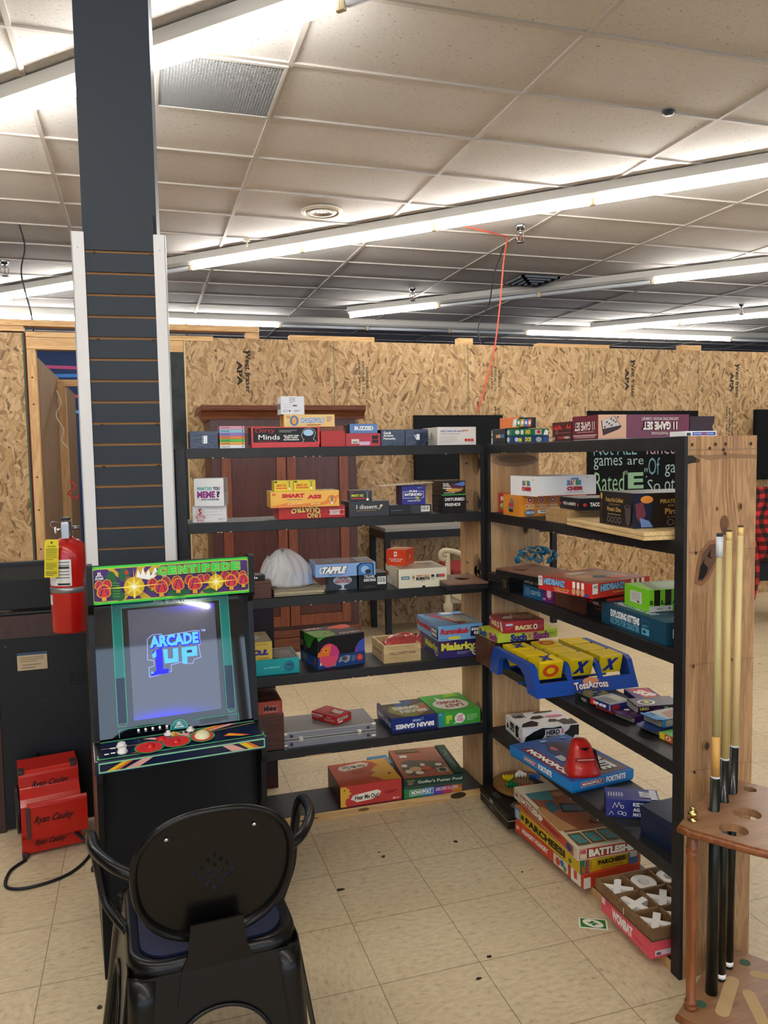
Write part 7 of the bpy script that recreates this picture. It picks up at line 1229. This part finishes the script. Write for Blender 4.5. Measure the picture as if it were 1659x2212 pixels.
b = B(); b.lathe([(.018, 0), (.018, .1), (.022, .28), (.028, .33), (.024, .36), (.034, .385), (.034, .42), (.022, .43), (.022, .46), (.017, .48), (.020, .62), (.018, .785)], cm, 20, Matrix.Translation((.02, 0, 0))); b.obj('leg', r)
b = B(); b.prism([(.03, .50), (.06, .47), (.50, .25), (.50, .36), (.08, .54)], 'y', -.012, .012, cm); b.obj('side_rail', r)
b = B(); b.box(.06, .60, .03, .55, .50, .655, C('7c1c1c', .6)); b.obj('cushion', r, bevel=.02, seg=3)
b = B(); b.box(.05, .60, .02, .55, .42, .50, cm); b.obj('seat_frame', r)
b = B(); b.lathe([(.022, 0), (.025, .25), (.02, .42)], cm, 16, Matrix.Translation((.56, .0, 0))); b.obj('leg', r)
# shirt on a dark chair at the right edge
r = empty('high_back_chair', (5.15, 5.30, 0), math.radians(-20), 'black high-backed chair at the right edge carrying the plaid shirt', 'chair')
b = B(); b.prism(rrect(-.28, .28, .42, 1.08, .08, 5), 'y', -.04, .04, C('121214', .5)); b.obj('backrest', r, bevel=.01)
b = B(); b.prism(rrect(-.28, .28, -.02, .50, .06, 5), 'z', .36, .45, C('121214', .5)); b.obj('seat', r, bevel=.01)
for q in ((-.24, .0), (.24, 0), (-.24, .46), (.24, .46)): b = B(); b.tube([(q[0], q[1], 0), (q[0], q[1], .37)], .02, K, 8); b.obj('leg', r)
m, nt, bs = base('buffalo_plaid'); L = nt.links
tc = nt.nodes.new('ShaderNodeTexCoord'); s_ = nt.nodes.new('ShaderNodeSeparateXYZ'); L.new(tc.outputs['UV'], s_.inputs[0])
def half(o_, per):
    d = N(nt, 'ShaderNodeMath', op='DIVIDE'); d.inputs[1].default_value = per; L.new(o_, d.inputs[0]); f = N(nt, 'ShaderNodeMath', op='FRACT'); L.new(d.outputs[0], f.inputs[0])
    g = N(nt, 'ShaderNodeMath', op='LESS_THAN'); g.inputs[1].default_value = .5; L.new(f.outputs[0], g.inputs[0]); return g.outputs[0]
ad = N(nt, 'ShaderNodeMath', op='ADD'); L.new(half(s_.outputs[0], .085), ad.inputs[0]); L.new(half(s_.outputs[1], .085), ad.inputs[1])
hv = N(nt, 'ShaderNodeMath', op='MULTIPLY'); hv.inputs[1].default_value = .5; L.new(ad.outputs[0], hv.inputs[0])
rp = ramp(nt, [(0, lin('c02420')), (.3, lin('5c1414')), (.7, lin('120c0c'))], 'CONSTANT'); L.new(hv.outputs[0], rp.inputs[0]); L.new(rp.outputs[0], bs.inputs['Base Color']); bs.inputs['Roughness'].default_value = .85
def cloth(name, parent, W_, H_, fn, loc=(0,0,0)):
    nu, nv = 28, 32; vs = [fn(i/nu, j/nv) for j in range(nv+1) for i in range(nu+1)]; fs = [[j*(nu+1)+i, j*(nu+1)+i+1, (j+1)*(nu+1)+i+1, (j+1)*(nu+1)+i] for j in range(nv) for i in range(nu)]
    me = bpy.data.meshes.new(name); me.from_pydata(vs, [], fs); me.materials.append(m); uv = me.uv_layers.new(name='UVMap')
    for p in me.polygons:
        p.use_smooth = True
        for li in p.loop_indices:
            vi = me.loops[li].vertex_index; uv.data[li].uv = ((vi % (nu+1))/nu*W_, (vi // (nu+1))/nv*H_)
    o = bpy.data.objects.new(name, me); COL.objects.link(o); o.parent = parent; o.location = loc; sm = o.modifiers.new('thickness', 'SOLIDIFY'); sm.thickness = .004; return o
SH = empty('plaid_shirt', (4.86, 5.20, .45), math.radians(-20), 'red and black buffalo plaid shirt draped over the chair at the right edge', 'shirt')
cloth('shirt_body', SH, .55, .75, lambda u, v: (-.30 + .60*u + .03*math.sin(9*v), -.03 - .03*math.sin(14*u + 3*v) - .02*math.sin(6*v), .10 + .62*v - .04*abs(u-.5)))
cloth('sleeve', SH, .35, .60, lambda u, v: (-.16 + (.06 + .03*v)*math.cos(2*PI*u*.96) + .03*math.sin(5*v), -.10 + (.05 + .02*v)*math.sin(2*PI*u*.96), -.22 + .72*v))
# ribbon hanging in the doorway
b = B(); pts = [(0, 0, 0), (.05, 0, -.05), (-.02, 0, -.11), (.04, 0, -.16), (.07, 0, -.13)]
for i in range(4): a_, c_ = Vector(pts[i]), Vector(pts[i+1]); b.add([a_ + Vector((0, .004, .01)), c_ + Vector((0, .004, .01)), c_ - Vector((0, -.004, .01)), a_ - Vector((0, -.004, .01))], [[0,1,2,3]], C('b02018', .4))
o = b.obj('ribbon', None, (-.56, 7.0, 1.32)); sm = o.modifiers.new('thickness', 'SOLIDIFY'); sm.thickness = .002
tag(o, 'curled red ribbon dangling in the doorway behind the fire extinguisher', 'ribbon')
b = B(); b.tube(smooth_path([(0, 0, 0), (.03, 0, -.10), (-.01, 0, -.2), (.04, 0, -.32), (.02, 0, -.40), (.06, 0, -.46)], 6), .004, C('b8b8b8', .3), 6); tag(b.obj('string', None, (-.62, 6.9, 2.05)), 'thin white curled string hanging in the doorway', 'string')

# ------------------------------------------------------------ corner cue rack and cues
r = empty('cue_rack', (1.505, 1.735, 0), 0, 'brown wooden corner cue rack with turned posts and round cup holes at the lower right', 'cue rack')
def rl(dx, dy): # rack-local: a along the left back edge, c along the right back edge
    e1 = Vector((math.cos(math.radians(213)), math.sin(math.radians(213)))); e2 = Vector((math.cos(math.radians(303)), math.sin(math.radians(303))))
    return e1*dx + e2*dy
def shelf_out():
    pts = [rl(0, 0), rl(.352, 0), rl(.360, .03)]
    for k_ in range(2, 13):
        a = PI/2*k_/14; pts.append(rl(.362*math.cos(a)**.5, .362*math.sin(a)**.5))
    pts += [rl(.03, .360), rl(0, .352)]
    return [(p.x, p.y) for p in pts]
def wl(x, y): return (x - 1.505, y - 1.735)
def ell(x, y, r_, n=24): c = wl(x, y); return circ(c[0], c[1], r_, n)
so = shelf_out()
cue_xy = [(1.341, 1.580), (1.3985, 1.613), (1.452, 1.647)]
up_holes = [ell(x, y, .0155, 16) for x, y in cue_xy] + [ell(1.404, 1.535, .033), ell(1.313, 1.478, .033), ell(1.512, 1.645, .017), ell(1.262, 1.522, .0), ]
up_holes = up_holes[:6]
b = B(); b.prism(so, 'z', .562, .582, M_RACK, holes=up_holes)
b.tube([(p[0], p[1], .572) for p in so[1:-1]], .0102, M_SPIN, 8); b.obj('upper_shelf', r)
b = B(); b.prism(so, 'z', .082, .10, M_RACK); b.tube([(p[0], p[1], .091) for p in so[1:-1]], .0092, M_SPIN, 8)
gf = C('3c5a48', .7)
for (x, y) in ((1.288, 1.553), (1.508, 1.648)): p = wl(x, y); b.art((p[0]-.014, p[1]-.014, .10), (.028, 0, 0), (0, .028, 0), [('e', .5, .5, .5, .5, gf)])
tan_ = C('b09468', .6)
def slot(x0, y0, x1, y1, w): 
    a_ = Vector(wl(x0, y0)); c_ = Vector(wl(x1, y1)); d = (c_-a_).normalized(); n_ = Vector((-d.y, d.x)); out = []
    for k_ in range(9): an = PI/2 + PI*k_/8; out.append(a_ + d*math.cos(an)*w + n_*math.sin(an)*w)
    for k_ in range(9): an = -PI/2 + PI*k_/8; out.append(c_ + d*math.cos(an)*w + n_*math.sin(an)*w)
    b.add([(p.x, p.y, .1006) for p in out], [list(range(18))], tan_)
slot(1.318, 1.512, 1.425, 1.600, .0165); slot(1.428, 1.545, 1.385, 1.45, .0155); slot(1.50, 1.60, 1.55, 1.56, .015)
b.obj('lower_shelf', r)
def spindle(x, y):
    p = wl(x, y); b = B(); b.lathe([(.013, .10), (.0145, .104), (.0145, .110), (.0125, .112), (.0145, .116), (.0145, .122), (.011, .126), (.012, .25), (.0135, .36), (.0135, .47), (.011, .492), (.0145, .498), (.0145, .504), (.012, .507), (.0145, .511), (.0145, .517), (.0125, .52), (.0135, .562)], M_SPIN, 20, Matrix.Translation((p[0], p[1], 0))); b.obj('post', r)
    b = B(); b.lathe([(.010, 0), (.012, .003), (.005, .006), (.005, .010), (.011, .014), (.0125, .019), (.009, .024), (.004, .027), (.006, .031), (.003, .036)], C('c8b070', .2, 1), 16, Matrix.Translation((p[0], p[1], .582))); b.obj('finial', r)
spindle(1.253, 1.548); spindle(1.66, 1.43)
for (x, y) in ((1.245, 1.545), (1.49, 1.70), (1.66, 1.43)):
    p = wl(x, y); b = B(); b.lathe([(.014, 0), (.018, .03), (.012, .05), (.016, .082)], M_SPIN, 16, Matrix.Translation((p[0], p[1], 0))); b.obj('foot', r)
cw1 = C('c9b377', .4); cw2 = C('d6c08a', .35); blkw = C('0e120e', .25, coat=.3)
def cue(label, x, y, top, zt, kind):
    r = empty('pool_cue', (x, y, .101), 0, label, 'pool cue', 'pool cues in the corner rack')
    P0 = Vector((0, 0, 0)); P1 = Vector((top[0]-x, top[1]-y, zt - .101)); Lc = P1.length
    def seg(t0, t1, r0, r1, mat, nm):
        b = B(); b.tube([P0.lerp(P1, t0), P0.lerp(P1, t1)], [r0, r1], mat, 16); b.obj(nm, r)
    j = kind['joint']
    if kind['ring']: seg(0, .006, .0120, .0125, K, 'bumper'); seg(.006, .016, .0130, .0130, Wt, 'butt_ring'); seg(.016, j, .0130, .0105, blkw, 'butt')
    else: seg(0, j, .0150, .0115, C('12160f', .3), 'butt')
    seg(j, j + .004, .0112, .0110, C('c8ccd4', .3), 'joint_ring')
    if kind.get('two'): seg(j + .004, j + .09, .0105, .0098, C('c99a52', .35), 'lower_shaft'); seg(j + .09, .955, .0098, .0065, C('b8ac78', .4), 'shaft'); seg(.950, .993, .0085, .0085, C('c8ccd0', .4), 'tip_sleeve'); seg(.993, 1, .0075, .007, C('2a3038', .6), 'tip')
    else: seg(j + .004, .978, .0105, .0072, cw1 if kind['ring'] == 1 else cw2, 'shaft'); seg(.978, .996, .0073, .0072, C('e0c47c', .35), 'ferrule'); seg(.996, 1, .0068, .0066, C('5a4030', .6), 'tip')
cue('pool cue with a white sleeved tip, leftmost of the three in the rack', 1.341, 1.578, (1.366, 1.600), 1.276, dict(joint=.475, ring=0, two=1))
cue('pool cue standing between the two others, black butt with a white ring', 1.3985, 1.613, (1.412, 1.620), 1.281, dict(joint=.498, ring=1))
cue('rightmost of the three pool cues in the rack, with the highest tip', 1.452, 1.647, (1.474, 1.650), 1.287, dict(joint=.508, ring=2))
r = empty('pool_cue', (1.557, 1.578, .101), 0, 'short black cue butt with a red band at the right edge of the rack', 'pool cue')
b = B(); b.tube([(0, 0, 0), (0, 0, .15)], .017, blkw, 16); b.tube([(0, 0, .20), (0, 0, .47)], .016, blkw, 16); b.obj('butt', r)
b = B(); b.tube([(0, 0, .15), (0, 0, .20)], .0165, C('b02a12', .3), 16); b.obj('band', r)
# a little debris on the floor
for i, (x, y, s_) in enumerate(((.60, 2.52, .018), (1.10, 2.70, .014), (.93, 2.03, .012), (.86, 1.95, .014), (.46, 3.55, .014), (.80, 2.72, .006), (1.24, 2.42, .007))):
    b = B(); pts = [(s_*rnd.uniform(.5, 1)*math.cos(2*PI*k_/9), s_*.6*rnd.uniform(.5, 1)*math.sin(2*PI*k_/9)) for k_ in range(9)]
    b.prism(pts, 'z', 0, .0015, C('33261a', .8)); tag(b.obj('dirt_speck', None, (x, y, 0)), 'small dark speck of dirt on the floor tiles', 'dirt', 'dirt specks on the floor')
